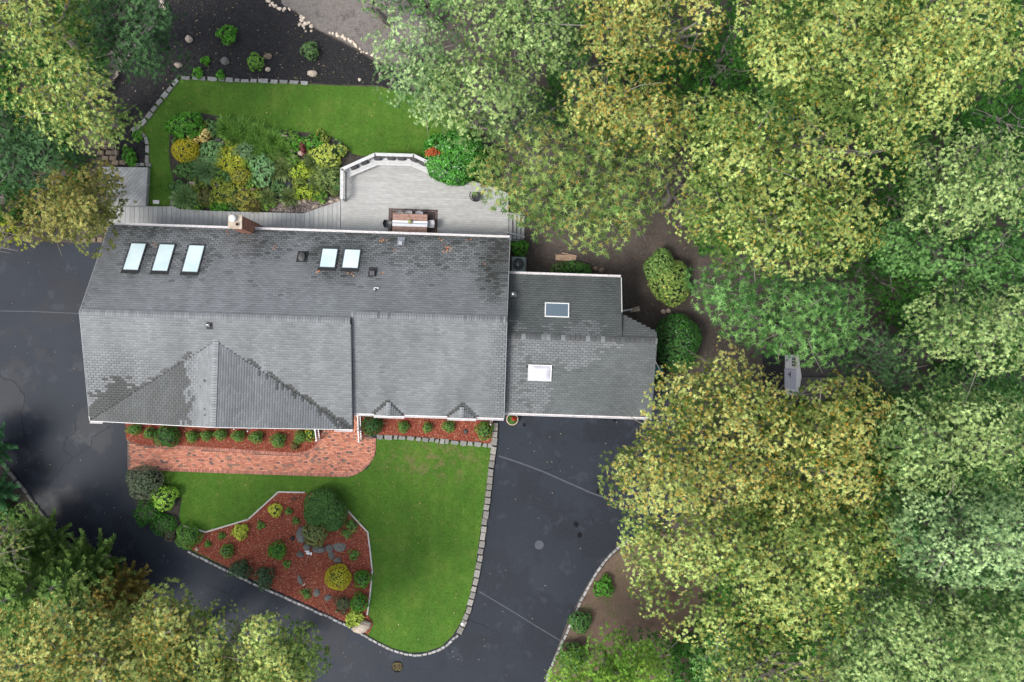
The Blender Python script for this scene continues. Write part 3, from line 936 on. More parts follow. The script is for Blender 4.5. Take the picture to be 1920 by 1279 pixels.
# railing with broad cap, bench and pillows
rl = empty('deck_railing', 'off white railing with broad cap bending around the deck edge', 'railing', (*W(703, 291, ZD), ZD))
rx, ry = W(703, 291, ZD)
ZC = 1.55
CAP = [W(x, y, ZC) for x, y in [(640.5, 372), (641, 317.5), (703, 289.5), (775.5, 291.5), (806, 306), (850, 330)]]
for i in range(len(CAP) - 1):
    a, b = Vector(CAP[i]), Vector(CAP[i + 1]); d = (b - a).normalized(); nn = Vector((-d.y, d.x))
    L = (b - a).length
    ang = math.atan2(d.y, d.x); c = (a + b) / 2
    mb = MB(); mb.box((c.x - rx, c.y - ry, ZC - ZD), (L + .06, .19, .04), ang); mb.obj('cap_rail', M['rail'], rl)
    mb = MB(); mb.box((c.x - rx, c.y - ry, ZC - ZD - .12), (L, .05, .09), ang); mb.obj('top_rail', M['rail'], rl)
    mb = MB(); mb.box((c.x - rx, c.y - ry, .10), (L, .05, .09), ang); mb.obj('bottom_rail', M['rail'], rl)
    m_ = max(2, int(L / .14))
    bm = MB()
    bm.box((0, 0, 0), (.04, .04, ZC - ZD - .22))
    bme = bm.mesh('baluster', M['rail'])
    for k in range(1, m_):
        p = a.lerp(b, k / m_)
        o = bpy.data.objects.new('baluster', bme); link(o, rl)
        o.location = (p.x - rx, p.y - ry, (ZC - ZD - .16) / 2 + .05); o.rotation_euler = (0, 0, ang)
    mb = MB(); mb.box((a.x - rx, a.y - ry, (ZC - ZD) / 2 - .02), (.10, .10, ZC - ZD - .04), ang); mb.obj('post', M['rail'], rl)
bn = empty('deck_bench', 'off white bench built along the angled deck railing', 'bench', (*W(740, 303, ZD), ZD))
bx, by = W(740, 303, ZD)
ZB = 1.03
OUT = [W(x, y, ZB) for x, y in [(648, 318), (705.5, 296), (773, 298), (803, 312), (850, 335)]]
INN = [W(x, y, ZB) for x, y in [(654, 332.5), (708, 310), (770, 311.5), (794, 322), (840, 344)]]
for i in range(4):
    q = [OUT[i], OUT[i + 1], INN[i + 1], INN[i]]
    for s in range(3):
        t0, t1 = s / 3 + .01, (s + 1) / 3 - .01
        e = [(q[0][0] + (q[3][0] - q[0][0]) * t, q[0][1] + (q[3][1] - q[0][1]) * t) for t in (t0, t1)] + \
            [(q[1][0] + (q[2][0] - q[1][0]) * t, q[1][1] + (q[2][1] - q[1][1]) * t) for t in (t1, t0)]
        mb = MB(); mb.prism([(x - bx, y - by) for x, y in e], ZB - ZD - .035, ZB - ZD); mb.obj('seat_board', M['rail'], bn)
    for t in (.15, .85):
        a = Vector(INN[i]).lerp(Vector(INN[i + 1]), t); o2 = Vector(OUT[i]).lerp(Vector(OUT[i + 1]), t); c = a.lerp(o2, .3)
        mb = MB(); mb.box((c.x - bx, c.y - by, (ZB - ZD - .035) / 2), (.09, .09, ZB - ZD - .035)); mb.obj('leg', M['rail'], bn)
def pillow_mesh():
    mb = MB(); n = 8
    for side in (1, -1):
        pass
    g = []
    for s in (1, -1):
        row = []
        for j in range(n + 1):
            for i in range(n + 1):
                u, v = i / n * 2 - 1, j / n * 2 - 1
                h = .10 * ((1 - abs(u) ** 3) * (1 - abs(v) ** 3)) ** .5
                k = 1 - .05 * (1 - abs(u)) * abs(v) - .05 * (1 - abs(v)) * abs(u)
                mb.v.append((u * .26 * k, v * .16 * k, s * h)); mb.c.append((1, 1, 1))
        b = 0 if s == 1 else (n + 1) ** 2
        for j in range(n):
            for i in range(n):
                q = [b + j * (n + 1) + i, b + j * (n + 1) + i + 1, b + (j + 1) * (n + 1) + i + 1, b + (j + 1) * (n + 1) + i]
                if s == -1: q.reverse()
                mb.f.append(tuple(q)); mb.m.append(0)
    return mb.mesh('pillow', M['pillow'], smooth=True)
pme = pillow_mesh()
PL = [(665, 313.5, 'leftmost'), (684, 304.5, 'second from left'), (708.5, 297, 'third from left'), (733.5, 296.5, 'middle'), (753, 297, 'fifth from left'), (775.5, 299, 'sixth from left'), (791, 305.5, 'rightmost, half under the round evergreen')]
for i, (x, y, w_) in enumerate(PL):
    p = Vector(W(x, y, 1.22))
    d = Vector(CAP[2]) - Vector(CAP[1]) if i < 2 else (Vector(CAP[3]) - Vector(CAP[2]) if i < 5 else Vector(CAP[4]) - Vector(CAP[3]))
    o = bpy.data.objects.new('pillow', pme); link(o)
    o.location = (p.x, p.y, 1.215)
    o.rotation_euler = (radians(62), 0, math.atan2(d.y, d.x) + random.uniform(-.08, .08))
    tag(o, f'charcoal pillow on the deck bench, {w_}', 'pillow', 'charcoal pillows along the deck bench')

# stairs on the right of the deck
sr = empty('deck_stairs', 'short flight of grey wooden stairs at the right end of the deck', 'stairs', (*W(968, 425, 0), 0))
sx, sy = W(968, 425, 0)
for i in range(4):
    zt = ZD - .15 * (i + .3)
    a, b2 = W(953.5 + i * 7.6, 400 + i * 2.2, zt), W(960.3 + i * 7.6, 449, zt)
    mb = MB(); mb.prism([(a[0] - sx, a[1] - sy), (b2[0] - sx, a[1] - sy), (b2[0] - sx, b2[1] - sy), (a[0] - sx, b2[1] - sy)], zt - .04, zt)
    mb.obj('tread', M['walkboard'], sr)
for yy in (399, 450):
    a, b2 = W(952, yy, ZD), W(984, yy + 3, .05)
    mb = MB(); mb.tube([(a[0] - sx, a[1] - sy, ZD - .1), (b2[0] - sx, b2[1] - sy, .08)], .05, 4); mb.obj('stringer', M['walkboard'], sr)
for yy in (399, 436):
    a, b2 = W(952, yy, ZD + .9), W(983, yy + 8, .95)
    mb = MB(); mb.tube([(a[0] - sx, a[1] - sy, ZD + .9), (b2[0] - sx, b2[1] - sy, .95)], .04, 6); mb.obj('handrail', M['rail'], sr)
    for p, z0, z1 in ((a, ZD, ZD + .9), (b2, 0, .95)):
        mb = MB(); mb.box((p[0] - sx, p[1] - sy, (z0 + z1) / 2), (.07, .07, z1 - z0)); mb.obj('post', M['rail'], sr)

# ---- dining set
rc = W(774, 422, ZD)
rug = empty('outdoor_rug', 'brown bordered rug under the dining table on the deck', 'rug', (*rc, ZD), -TH)
mb = MB(); mb.box((0, 0, .009), (3.02, 1.96, .012)); mb.obj('rug_field', M['rug'], rug)
for o_, wd in ((.10, .035), (.26, .02)):
    for s in (-1, 1):
        mb = MB(); mb.box((0, s * (.98 - o_), .017), (3.02 - 2 * o_, wd, .004)); mb.obj('rug_stripe', M['rugline'], rug)
        mb = MB(); mb.box((s * (1.51 - o_), 0, .017), (wd, 1.96 - 2 * o_ - wd * 2.2, .004)); mb.obj('rug_stripe', M['rugline'], rug)
ZT = ZD + .76
tc = W(768.5, 419.5, ZT)
tb = empty('dining_table', 'reddish wooden dining table with plank top on the deck', 'table', (*tc, ZD), -TH)
for i in range(6):
    for s in (-1, 1):
        mb = MB(); mb.box((s * .525, -.5 + i * .2, .74), (1.04, .188, .035)); mb.obj('plank', M['tabletop'], tb)
for sx_ in (-1, 1):
    for sy_ in (-1, 1):
        mb = MB(); mb.box((sx_ * .96, sy_ * .5, .36), (.08, .08, .72)); mb.obj('leg', M['tabletop'], tb)
mb = MB(); mb.box((0, 0, .69), (1.9, 1.0, .05)); mb.obj('apron', M['tabletop'], tb)
rn = empty('table_runner', 'white striped runner laid along the dining table', 'table runner', (*tc, ZT + .001), -TH)
for y_, w2, mt in ((.115, .12, 'cloth_w'), (.02, .06, 'cloth_b'), (-.095, .165, 'cloth_w')):
    mb = MB(); mb.box((0, y_, .003), (2.13, w2, .006)); mb.obj('stripe', M[mt], rn)
cp = W(769, 416, ZT + .05)
ct = empty('flower_bowl', 'bowl of pale yellow flowers in the middle of the dining table', 'centrepiece', (*cp, ZT + .007))
mb = MB(); mb.lathe((0, 0, 0), [(.05, 0), (.11, .04), (.13, .09), (.12, .09), (.09, .05)], 14); mb.obj('bowl', M['cream'], ct, smooth=True)
f = Fol(); rg = np.random.default_rng(3); d = sph(120, rg, 0)
rosettes(f, d * .11 + np.array([0, 0, .10]), d, 4, .05, .03, ((.35, .40, .12), (.70, .66, .42), (.75, .55, .2), .5), rg)
f.obj('flowers', M['leaf'], ct)

def shell_chair(mat_s, legs=True):
    """a moulded shell chair facing +y, made once and copied"""
    root = empty('chair')
    n = 8
    prof = [(.22, .45), (.12, .435), (0, .43), (-.12, .44), (-.19, .48), (-.225, .56), (-.24, .66), (-.245, .78), (-.25, .84)]
    mb = MB()
    for th in (0, .02):
        for (y, z) in prof:
            back = max(0, (z - .45) / .4)
            for i in range(n + 1):
                u = i / n * 2 - 1
                wdt = .23 * (1 - .15 * max(0, back - .6))
                lift = .06 * abs(u) ** 2.5 * (1 - back)
                curl = .09 * abs(u) ** 2 * back
                mb.v.append((u * wdt, y + curl, z + lift - th)); mb.c.append((1, 1, 1))
    R = len(prof)
    for k in range(2):
        b = k * R * (n + 1)
        for j in range(R - 1):
            for i in range(n):
                q = [b + j * (n + 1) + i, b + j * (n + 1) + i + 1, b + (j + 1) * (n + 1) + i + 1, b + (j + 1) * (n + 1) + i]
                if k == 0: q.reverse()
                mb.f.append(tuple(q)); mb.m.append(0)
    mb.obj('seat_shell', mat_s, root, smooth=True)
    for sx_ in (-1, 1):
        for sy_ in (-1, 1):
            mb = MB(); mb.tube([(sx_ * .13, sy_ * .12, .43), (sx_ * .21, sy_ * .20, 0)], [.016, .012], 6); mb.obj('leg', M['dark'], root)
    return root
def copy_tree(o, parent=None):
    c = o.copy(); link(c); c.parent = parent
    for ch in [x for x in o.children]: copy_tree(ch, c)
    return c
cg = shell_chair(M['plastic_g']); cd = shell_chair(M['plastic_d'])
def put_chair(src, px, py, z, rz, label, first=[]):
    o = src if src not in first else copy_tree(src)
    first.append(src)
    p = W(px, py, z)
    o.location = (p[0], p[1], ZD + .018); o.rotation_euler = (0, 0, rz)
    tag(o, label, 'chair', 'shell chairs around the dining table')
put_chair(cg, 749.5, 404, ZD + .6, pi - TH, 'grey shell chair on the lawn side of the table, leftmost')
put_chair(cg, 765.5, 403, ZD + .6, pi - TH + .08, 'grey shell chair on the lawn side of the table, middle')
put_chair(cg, 785.5, 403.5, ZD + .6, pi - TH, 'grey shell chair on the lawn side of the table, rightmost')
put_chair(cd, 727, 420, ZD + .5, -pi / 2 - .12, 'charcoal shell chair at the left end of the table')
put_chair(cg, 808.5, 420, ZD + .5, pi / 2 + .05, 'grey shell chair at the right end of the table')
put_chair(cg, 749, 434, ZD + .5, -TH, 'grey shell chair on the house side, leftmost, mostly under the eave')
put_chair(cg, 769, 434.5, ZD + .5, -TH, 'grey shell chair on the house side, middle, mostly under the eave')
put_chair(cg, 789, 435, ZD + .5, -TH, 'grey shell chair on the house side, rightmost, mostly under the eave')

# bistro chair at the edge of the tree
bc = empty('bistro_chair', 'dark round-backed metal chair half hidden by the tree on the deck', 'chair', (*W(893, 371, ZD), ZD))
mb = MB()
arc = [(-.30 + .0, .22, .78)] + [(.36 * cos(t), .36 * sin(t), .80) for t in np.linspace(radians(150), radians(310), 12)]
mb.tube(arc, .028, 6); mb.obj('back_rim', M['dark'], bc)
mb = MB(); mb.lathe((0, 0, .42), [(.27, 0), (.28, .02), (.26, .035), (0.01, .035)], 16); mb.obj('seat', M['dark'], bc)
for k in range(4):
    t = pi / 4 + k * pi / 2
    mb = MB(); mb.tube([(.2 * cos(t), .2 * sin(t), .42), (.27 * cos(t), .27 * sin(t), 0)], .014, 5); mb.obj('leg', M['dark'], bc)
for t in np.linspace(radians(165), radians(300), 7):
    mb = MB(); mb.tube([(.25 * cos(t), .25 * sin(t), .44), (.355 * cos(t), .355 * sin(t), .79)], .010, 5); mb.obj('back_bar', M['dark'], bc)

# ================================================================ THE HOUSE
house = empty('house', 'long grey shingled house with cross gable, skylights and lower right wing', 'house', (0, 0, 0), -TH)
# all house parts are laid out in the house's own axes: u along the ridge, v towards the garden
U0, US, U1 = -23.87, -8.93, -.33            # left verge, step between the two front roofs, right verge
VB, ZBK = 6.05, 3.0                          # back eave
SB = .563                                    # back slope
VRL, VRR = .82, 1.175                        # ridges
ZRL, ZRR = ZBK + SB * (VB - VRL), ZBK + SB * (VB - VRR)
VFL, ZFL = -5.33, 4.48                       # front eave, left half
VFR, ZFR = -4.41, 4.38                       # front eave, right half
WU1, WVB, WZB = 6.2, 3.9, 3.55               # wing
WVR, WZR = .28, 4.9
WU2, WVF, WZF = 8.19, -4.13, 3.9
CU, CZ = -16.42, 5.62                        # cross gable ridge

R_ = np.random.default_rng(66).random(400)
def stain(kind, u, v):
    global R_
    R_ = np.roll(R_, 37)
    """dirt on the shingles, with the back lightened against its shading: (how dark, how open and black the joints)"""
    n1 = fnoise(u * .55, v * .75, 10); n2 = fnoise(u * 1.8, v * .5, 20); n3 = fnoise(u * 3.5, v * 3.5, 30)
    d = np.zeros_like(u); j = np.zeros_like(u)
    if kind == 'back':
        near = np.clip((v - 3.3) / 2.6, 0, 1)
        right = np.clip((u + 12) / 9, 0, 1)
        j = np.clip(near * 1.3 + right * np.clip((v - 1.8) / 2, 0, 1) * .7 + (n1 - .5) * 1.6 - .15, 0, 1)
        j = np.maximum(j, np.clip(1.2 - np.abs(u + 1.2 + .25 * (v - 3)) * 1.1, 0, 1) * (v > 1.6 + n3) * .9)
        d = np.clip((n2 - .52) * 3.2 * near * (.6 + .6 * right) + near ** 3 * .3 - .12, -.3, 1)  # floor lets the back slope be painted lighter, offsetting its sun shading
        d = np.maximum(d, np.clip((v - 5.45) * 2.2, 0, 1) * np.clip(.35 + (u + 22) / 16, .2, 1) * .9)
        d = np.maximum(d, np.clip(1.6 - np.hypot((u + 1.25) / .8, (v - 4.3) / 1.7) * 1.1 + (n3 - .5), 0, 1))
        d = np.maximum(d, np.clip((u + 1.9) * 1.1, 0, 1) * np.clip((v - 4.2) / .6, 0, 1))
        for (a, b) in ((-22.3, -20.9), (-20.65, -19.25), (-18.9, -17.5)):
            q = np.clip(1.3 - np.abs(u - (a + b) / 2) * 1.15, 0, 1) * np.clip(1 - np.abs(v - 4.1) / 1.6, 0, 1)
            j = np.maximum(j, np.clip(q * 1.6, 0, 1)); d = np.maximum(d, (q > .32) * (n3 > .42) * .6)
        q = np.clip(1.5 - np.hypot((u + 10.1) / 1.5, (v - 4.6) / 1.3), 0, 1)
        d = np.maximum(d, np.clip(q * 1.6 * n2 * 1.3, 0, 1)); j = np.maximum(j, np.clip(q * 2, 0, 1))
        q = np.clip(1.2 - np.hypot((u + 13.3 + 1.1) / 1.6, (v - 5.2) / 1.1), 0, 1)
        d = np.maximum(d, np.clip(q * (n3 + .1), 0, 1)); j = np.maximum(j, np.clip(q * 2, 0, 1))
        q = np.clip(1.0 - np.hypot((u + 17 - 2.2) / .9, (v - 5.7) / .7), 0, 1) * 0
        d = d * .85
    elif kind == 'front_left':
        # damp triangle at the lower left, ragged at its edge, and the left valley
        edge = -22.9 + np.abs(v + 2.55) * .9
        q = np.clip(((-2.45 - v) * 1.0 - np.abs(u + 21.9) + (n1 - .5) * 1.1) / 1.0 + .5, 0, 1)
        d = np.where(q > R_[:len(u)], .82 + .15 * n1, 0.0)
        val = (v + 5.33) / (CZ - ZFL) * 0
        # valleys run from both eave corners to the cross gable's top
        dl = np.abs((v - (-5.33)) - (u - U0) * (5.0 / (CU - U0)))
        dr = np.abs((v - (-5.33)) - (US - u) * (5.0 / (US - CU)))
        d = np.maximum(d, np.where((dl < .10) & (u < CU - 1.5) & (u > -23), .7, 0) * (n3 > .42))
        d = np.maximum(d, np.where((dr < .03 + .22 * np.clip((u + 15) / 6, 0, 1)) & (u > CU + 1), .9, 0))
        j = np.clip(d + .1 * (n1 > .6), 0, 1)
        j = np.maximum(j, np.clip(1 - np.hypot((u + 22.3) / 2.6, (v + 3.2) / 1.9) + .4, 0, 1))
    elif kind == 'cross_left':
        q = np.clip((-17.75 - .2 * np.abs(v + 4.2) - u + (n3 - .5) * .5) / .8 + .5, 0, 1)
        d = np.where(q > R_[:len(u)], .72 + .25 * n1, 0); j = np.clip(d + np.clip(1 - np.abs(u + 17.9) * 1.4, 0, 1), 0, 1)
    elif kind == 'cross_right':
        dr = (v - (-5.33)) - (US - u) * (5.0 / (US - CU))
        q = np.clip(1 - np.abs(dr) / .55, 0, 1) * np.clip((u + 15.2) / 1.5, 0, 1)
        d = np.where(q + (R_[:len(u)] - .5) * .9 > .45, .85, 0); j = np.clip(q * 2.2 + .02, 0, 1)
    elif kind == 'front_right':
        j = np.clip(1 - (-.33 - u) / 1.3 + (n3 - .5), 0, 1) * np.clip(1.2 - np.abs(v + 1) * .1, 0, 1)
        d = np.clip((n2 - .66) * 1.2, 0, .3)
        for c in (-6.9, -2.75):
            d = np.maximum(d, np.clip(1 - np.hypot((u - c) / .7, (v + 3.2) / 1.1), 0, 1) * .35)
            d = np.maximum(d, np.where((np.abs(np.abs(u - c) * .78 + v + 3.70) < .12) & (np.abs(u - c) < 1.1), .9, 0))
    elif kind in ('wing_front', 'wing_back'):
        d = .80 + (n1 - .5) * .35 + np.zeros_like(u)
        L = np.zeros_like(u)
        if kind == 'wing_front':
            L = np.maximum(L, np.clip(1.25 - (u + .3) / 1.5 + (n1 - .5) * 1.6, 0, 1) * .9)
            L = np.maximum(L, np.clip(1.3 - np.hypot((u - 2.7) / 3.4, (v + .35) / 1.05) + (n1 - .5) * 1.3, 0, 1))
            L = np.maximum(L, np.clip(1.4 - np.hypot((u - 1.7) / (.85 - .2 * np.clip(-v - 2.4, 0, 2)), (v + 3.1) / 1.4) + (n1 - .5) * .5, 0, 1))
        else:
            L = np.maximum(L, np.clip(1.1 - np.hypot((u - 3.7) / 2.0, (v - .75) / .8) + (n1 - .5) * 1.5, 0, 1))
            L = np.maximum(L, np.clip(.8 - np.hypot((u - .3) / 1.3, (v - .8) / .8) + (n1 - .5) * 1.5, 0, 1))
        pale_tabs = np.clip(L * 1.5 - .25, 0, 1) > R_[:len(u)]  # patches where the wing's own tabs are paler
        d = np.where(pale_tabs, .25, d); j = np.where(pale_tabs, .8, .3)
    elif kind == 'wing_side':
        d = .62 + (n1 - .5) * .3 + 0 * u; j = .4 + 0 * u
    return d, j

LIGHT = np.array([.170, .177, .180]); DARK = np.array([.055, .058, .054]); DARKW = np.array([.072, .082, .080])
def tabs(kind, poly, zf, along, up, seed, name='shingles', parent=house, exposure=.142, tabw=.305, holes=(), stainf=None, vary=.12, mat=None):
    """courses of overlapping shingle tabs covering a plan polygon; zf gives the height over a plan point,
    along = plan direction of the courses, up = plan direction uphill"""
    rng = np.random.default_rng(seed)
    ax, ay = along; ux, uy = up
    P = np.array(poly)
    s0 = (P @ np.array(along)); t0 = (P @ np.array(up))
    g = (zf(P[:1, 0] + ux, P[:1, 1] + uy) - zf(P[:1, 0], P[:1, 1]))[0]
    ex = exposure / sqrt(1 + g * g)
    V, C, F, base = [], [], [], 0
    rows = np.arange(t0.min() - ex, t0.max(), ex)
    out_q, out_c = [], []
    for ri, t in enumerate(rows):
        xs = np.arange(s0.min() - tabw, s0.max() + tabw, tabw) + (0.5 * tabw if ri % 2 else 0) + rng.uniform(-.02, .02)
        tm = t + ex / 2
        cr = []
        for i in range(len(P)):
            (a0, b0), (a1, b1) = (s0[i - 1], t0[i - 1]), (s0[i], t0[i])
            if (b0 > tm) != (b1 > tm): cr.append(a0 + (a1 - a0) * (tm - b0) / (b1 - b0))
        cr.sort()
        xa, xb = [], []
        for i in range(0, len(cr) - 1, 2):
            lo = np.maximum(xs, cr[i]); hi = np.minimum(xs + tabw, cr[i + 1]); k = hi - lo > .03
            xa.append(lo[k]); xb.append(hi[k])
        if not xa: continue
        xs = np.concatenate(xa); xe = np.concatenate(xb)
        cu = (xs + xe) / 2
        mu, mv = cu * ax + tm * ux, cu * ay + tm * uy
        ok = np.ones(len(xs), bool)
        for h in holes: ok &= ~in_poly(mu, mv, h)
        xs, xe, mu, mv = xs[ok], xe[ok], mu[ok], mv[ok]
        n = len(xs)
        if n == 0: continue
        d, j = stain(kind, mu, mv) if stainf is None else stainf(mu, mv)
        rnd = rng.uniform(0, 1, n)
        if kind == 'back': d = d - .22 + (rng.random(n) < .35 * j) * rng.uniform(.2, .7, n)  # back slope's colour lifted to counter its shading by the sun
        if kind in ('front_left', 'front_right'): d = np.clip(d + .10, 0, 1)  # front slopes' colour darkened to counter the sun falling on them
        if kind == 'cross_right': j = j * .6
        streak = fnoise(mu * 1.3, mv * .25, 44) * 1.25 - .12
        grime = fnoise(mu * .5, mv * .5, 55)
        dk = DARKW if kind.startswith('wing') else DARK
        if kind == 'shed': dk = np.array([.06, .042, .034])
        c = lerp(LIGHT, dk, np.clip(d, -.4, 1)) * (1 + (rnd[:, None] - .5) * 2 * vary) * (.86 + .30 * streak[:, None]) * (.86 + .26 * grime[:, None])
        gap = .005 + j * .022
        gv = .003 + j * .018
        q = []
        lift = .006 + j * .010
        for (sx, ty, top) in ((0, 0, 1), (1, 0, 1), (1, 1, 0), (0, 1, 0)):
            S_ = xs + gap / 2 if sx == 0 else xe - gap / 2
            T_ = t + (gv if ty == 0 else ex + .002)
            T_ = np.broadcast_to(T_, (n,))
            X = S_ * ax + T_ * ux; Y = S_ * ay + T_ * uy
            q.append(np.stack([X, Y, zf(X, Y) + (lift if top else .004)], 1))
        q = np.stack(q, 1)              # n,4,3
        low = q[:, :2].copy(); low[:, :, 2] -= lift[:, None] - .001
        V.append(np.concatenate([q, low], 1)); C.append(np.repeat(c[:, None], 6, 1))
    V = np.concatenate(V).reshape(-1, 3); C = np.concatenate(C).reshape(-1, 3)
    n = len(V) // 6
    me = bpy.data.meshes.new(name)
    me.vertices.add(len(V)); me.vertices.foreach_set('co', V.astype(np.float32).ravel())
    idx = np.arange(n)[:, None] * 6
    quads = np.concatenate([idx + np.array([[0, 1, 2, 3]]), idx + np.array([[4, 5, 1, 0]])], 1).reshape(-1)
    me.loops.add(len(quads)); me.loops.foreach_set('vertex_index', quads.astype(np.int32))
    me.polygons.add(len(quads) // 4)
    me.polygons.foreach_set('loop_start', np.arange(0, len(quads), 4, dtype=np.int32))
    me.polygons.foreach_set('loop_total', np.full(len(quads) // 4, 4, np.int32))
    at = me.color_attributes.new('col', 'FLOAT_COLOR', 'POINT')
    arr = np.ones((len(V), 4), np.float32); arr[:, :3] = np.clip(C, 0, 1)
    at.data.foreach_set('color', arr.ravel())
    me.materials.append(mat or M['shingle']); me.update(calc_edges=True)
    o = bpy.data.objects.new(name, me); link(o, parent)
    return tag(o, kind='stuff')

zb = lambda u, v: ZBK + SB * (VB - v)
zfl = lambda u, v: ZRL - (ZRL - ZFL) / (VRL - VFL) * (VRL - v)
zfr = lambda u, v: ZRR - (ZRR - ZFR) / (VRR - VFR) * (VRR - v)
zwb = lambda u, v: WZR - (WZR - WZB) / (WVB - WVR) * (v - WVR)
zwf = lambda u, v: WZR - (WZR - WZF) / (WVR - WVF) * (WVR - v)
zws = lambda u, v: WZR - .5 * (v - WVR)
# cross gable: where its sides cut the front roof
VX = VRL - (ZRL - CZ) / ((ZRL - ZFL) / (VRL - VFL))       # where its ridge dies into the front slope
zcl = lambda u, v: CZ - (CZ - ZFL) / (CU - U0) * (CU - u)
zcr = lambda u, v: CZ - (CZ - ZFL) / (US - CU) * (u - CU)

def slab(name, pts, zf, mat, t=.16, parent=house):
    """a roof slab under the shingles"""
    mb = MB()
    a = sum(pts[i - 1][0] * pts[i][1] - pts[i][0] * pts[i - 1][1] for i in range(len(pts)))
    if a < 0: pts = list(reversed(pts))
    n = len(pts)
    zt = [float(zf(np.array([p[0]]), np.array([p[1]]))[0]) for p in pts]
    mb.v = [(p[0], p[1], z - t) for p, z in zip(pts, zt)] + [(p[0], p[1], z) for p, z in zip(pts, zt)]
    mb.c = [(1, 1, 1)] * len(mb.v)
    mb.f.append(tuple(range(n, 2 * n))); mb.f.append(tuple(reversed(range(n))))
    for i in range(n):
        j = (i + 1) % n
        mb.f.append((i, j, n + j, n + i))
    mb.m = [0] * len(mb.f)
    return mb.obj(name, mat, parent)

P_BACK = [(U0, VB), (U1, VB), (U1, VRR), (US, VRR), (US, VRL), (U0, VRL)]
P_FL = [(U0, VRL), (US, VRL), (US, VFL), (CU, VX), (U0, VFL)]
P_CL = [(CU, VX), (U0, VFL), (CU, VFL)]
P_CR = [(CU, VX), (CU, VFL), (US, VFL)]
P_FR = [(US, VRR), (U1, VRR), (U1, VFR), (US, VFR)]
SKY_B = [(-22.2, -21.36, 3.33, 4.92), (-20.56, -19.70, 3.33, 4.92), (-18.85, -17.98, 3.33, 4.92), (-11.13, -10.28, 3.88, 4.98), (-9.84, -8.96, 3.88, 4.98)]
hb = [[(a, c), (b, c), (b, d), (a, d)] for a, b, c, d in SKY_B]
roofs = []
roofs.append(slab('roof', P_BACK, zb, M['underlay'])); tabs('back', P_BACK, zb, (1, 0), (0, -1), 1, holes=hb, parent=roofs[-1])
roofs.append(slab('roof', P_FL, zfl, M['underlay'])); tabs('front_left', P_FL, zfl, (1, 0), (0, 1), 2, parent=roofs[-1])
roofs.append(slab('roof', P_CL, zcl, M['underlay'])); tabs('cross_left', P_CL, zcl, (0, 1), (1, 0), 3, parent=roofs[-1])
roofs.append(slab('roof', P_CR, zcr, M['underlay'])); tabs('cross_right', P_CR, zcr, (0, 1), (-1, 0), 4, parent=roofs[-1])
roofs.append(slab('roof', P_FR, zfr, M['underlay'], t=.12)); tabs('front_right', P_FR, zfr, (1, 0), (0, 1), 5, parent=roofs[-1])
WSF = (1.0, 2.28, -2.19, -1.33); WSB = (1.87, 3.14, 1.5, 2.22)
P_WF = [(U1 - .05, WVR), (WU2, WVR), (WU2, WVF), (U1 - .05, WVF)]
P_WB = [(U1 - .05, WVR), (WU1, WVR), (WU1, WVB), (U1 - .05, WVB)]
P_WS = [(WU1 - .02, WVR), (WU2, WVR), (WU2, .81), (WU1 - .02, 1.82)]
hq = lambda s: [(s[0], s[2]), (s[1], s[2]), (s[1], s[3]), (s[0], s[3])]
roofs.append(slab('wing_roof', P_WF, zwf, M['underlay'])); tabs('wing_front', P_WF, zwf, (1, 0), (0, 1), 6, holes=[hq(WSF)], parent=roofs[-1])
roofs.append(slab('wing_roof', P_WB, zwb, M['underlay'])); tabs('wing_back', P_WB, zwb, (1, 0), (0, -1), 7, holes=[hq(WSB)], parent=roofs[-1])
roofs.append(slab('wing_roof', P_WS, zws, M['underlay'])); tabs('wing_side', P_WS, zws, (1, 0), (0, -1), 8, parent=roofs[-1])

# ridge caps, piece by piece
def ridge(name, a, b, z, halfw, slopes, seed, colf=None, step=.145):
    rng = random.Random(seed)
    mb = MB(); a = Vector(a); b = Vector(b); L = (b - a).length; d = (b - a).normalized(); nn = Vector((-d.y, d.x))
    s = 0; i = 0
    while s < L:
        e = min(s + step - .022, L)
        p0, p1 = a + d * s, a + d * e
        k = rng.uniform(.95, 1.3); c = (LIGHT * k * (colf(s / L, rng) if colf else 1.0)).tolist()
        for sd, sl in ((1, slopes[0]), (-1, slopes[1])):
            o0, o1 = p0 + nn * sd * halfw, p1 + nn * sd * halfw
            q = [(p0.x, p0.y, z + .065), (p1.x, p1.y, z + .05), (o1.x, o1.y, z + .05 - sl * halfw * .6), (o0.x, o0.y, z + .065 - sl * halfw * .6)]
            lo = [(x, y, zz - .02) for x, y, zz in q]
            mb.hexa(lo + q if sd == -1 else list(reversed(lo)) + list(reversed(q)), 0, c)
        s += step; i += 1
    return tag(mb.obj(name, M['shingle'], house, colors=True), kind='stuff')
ridge('ridge_cap', (U0, VRL), (US, VRL), ZRL, .17, (SB, .24), 1, lambda t, r: .88)
ridge('ridge_cap', (US, VRR), (U1, VRR), ZRR, .17, (SB, .25), 2, lambda t, r: .92 if r.random() > .06 else .6)
ridge('ridge_cap', (CU, VX + .1), (CU, VFL), CZ, .17, (.13, .13), 3)
ridge('ridge_cap', (U1, WVR), (WU2, WVR), WZR, .16, (.37, .23), 4, lambda t, r: (.36 if r.random() < .72 else .75), step=.28)

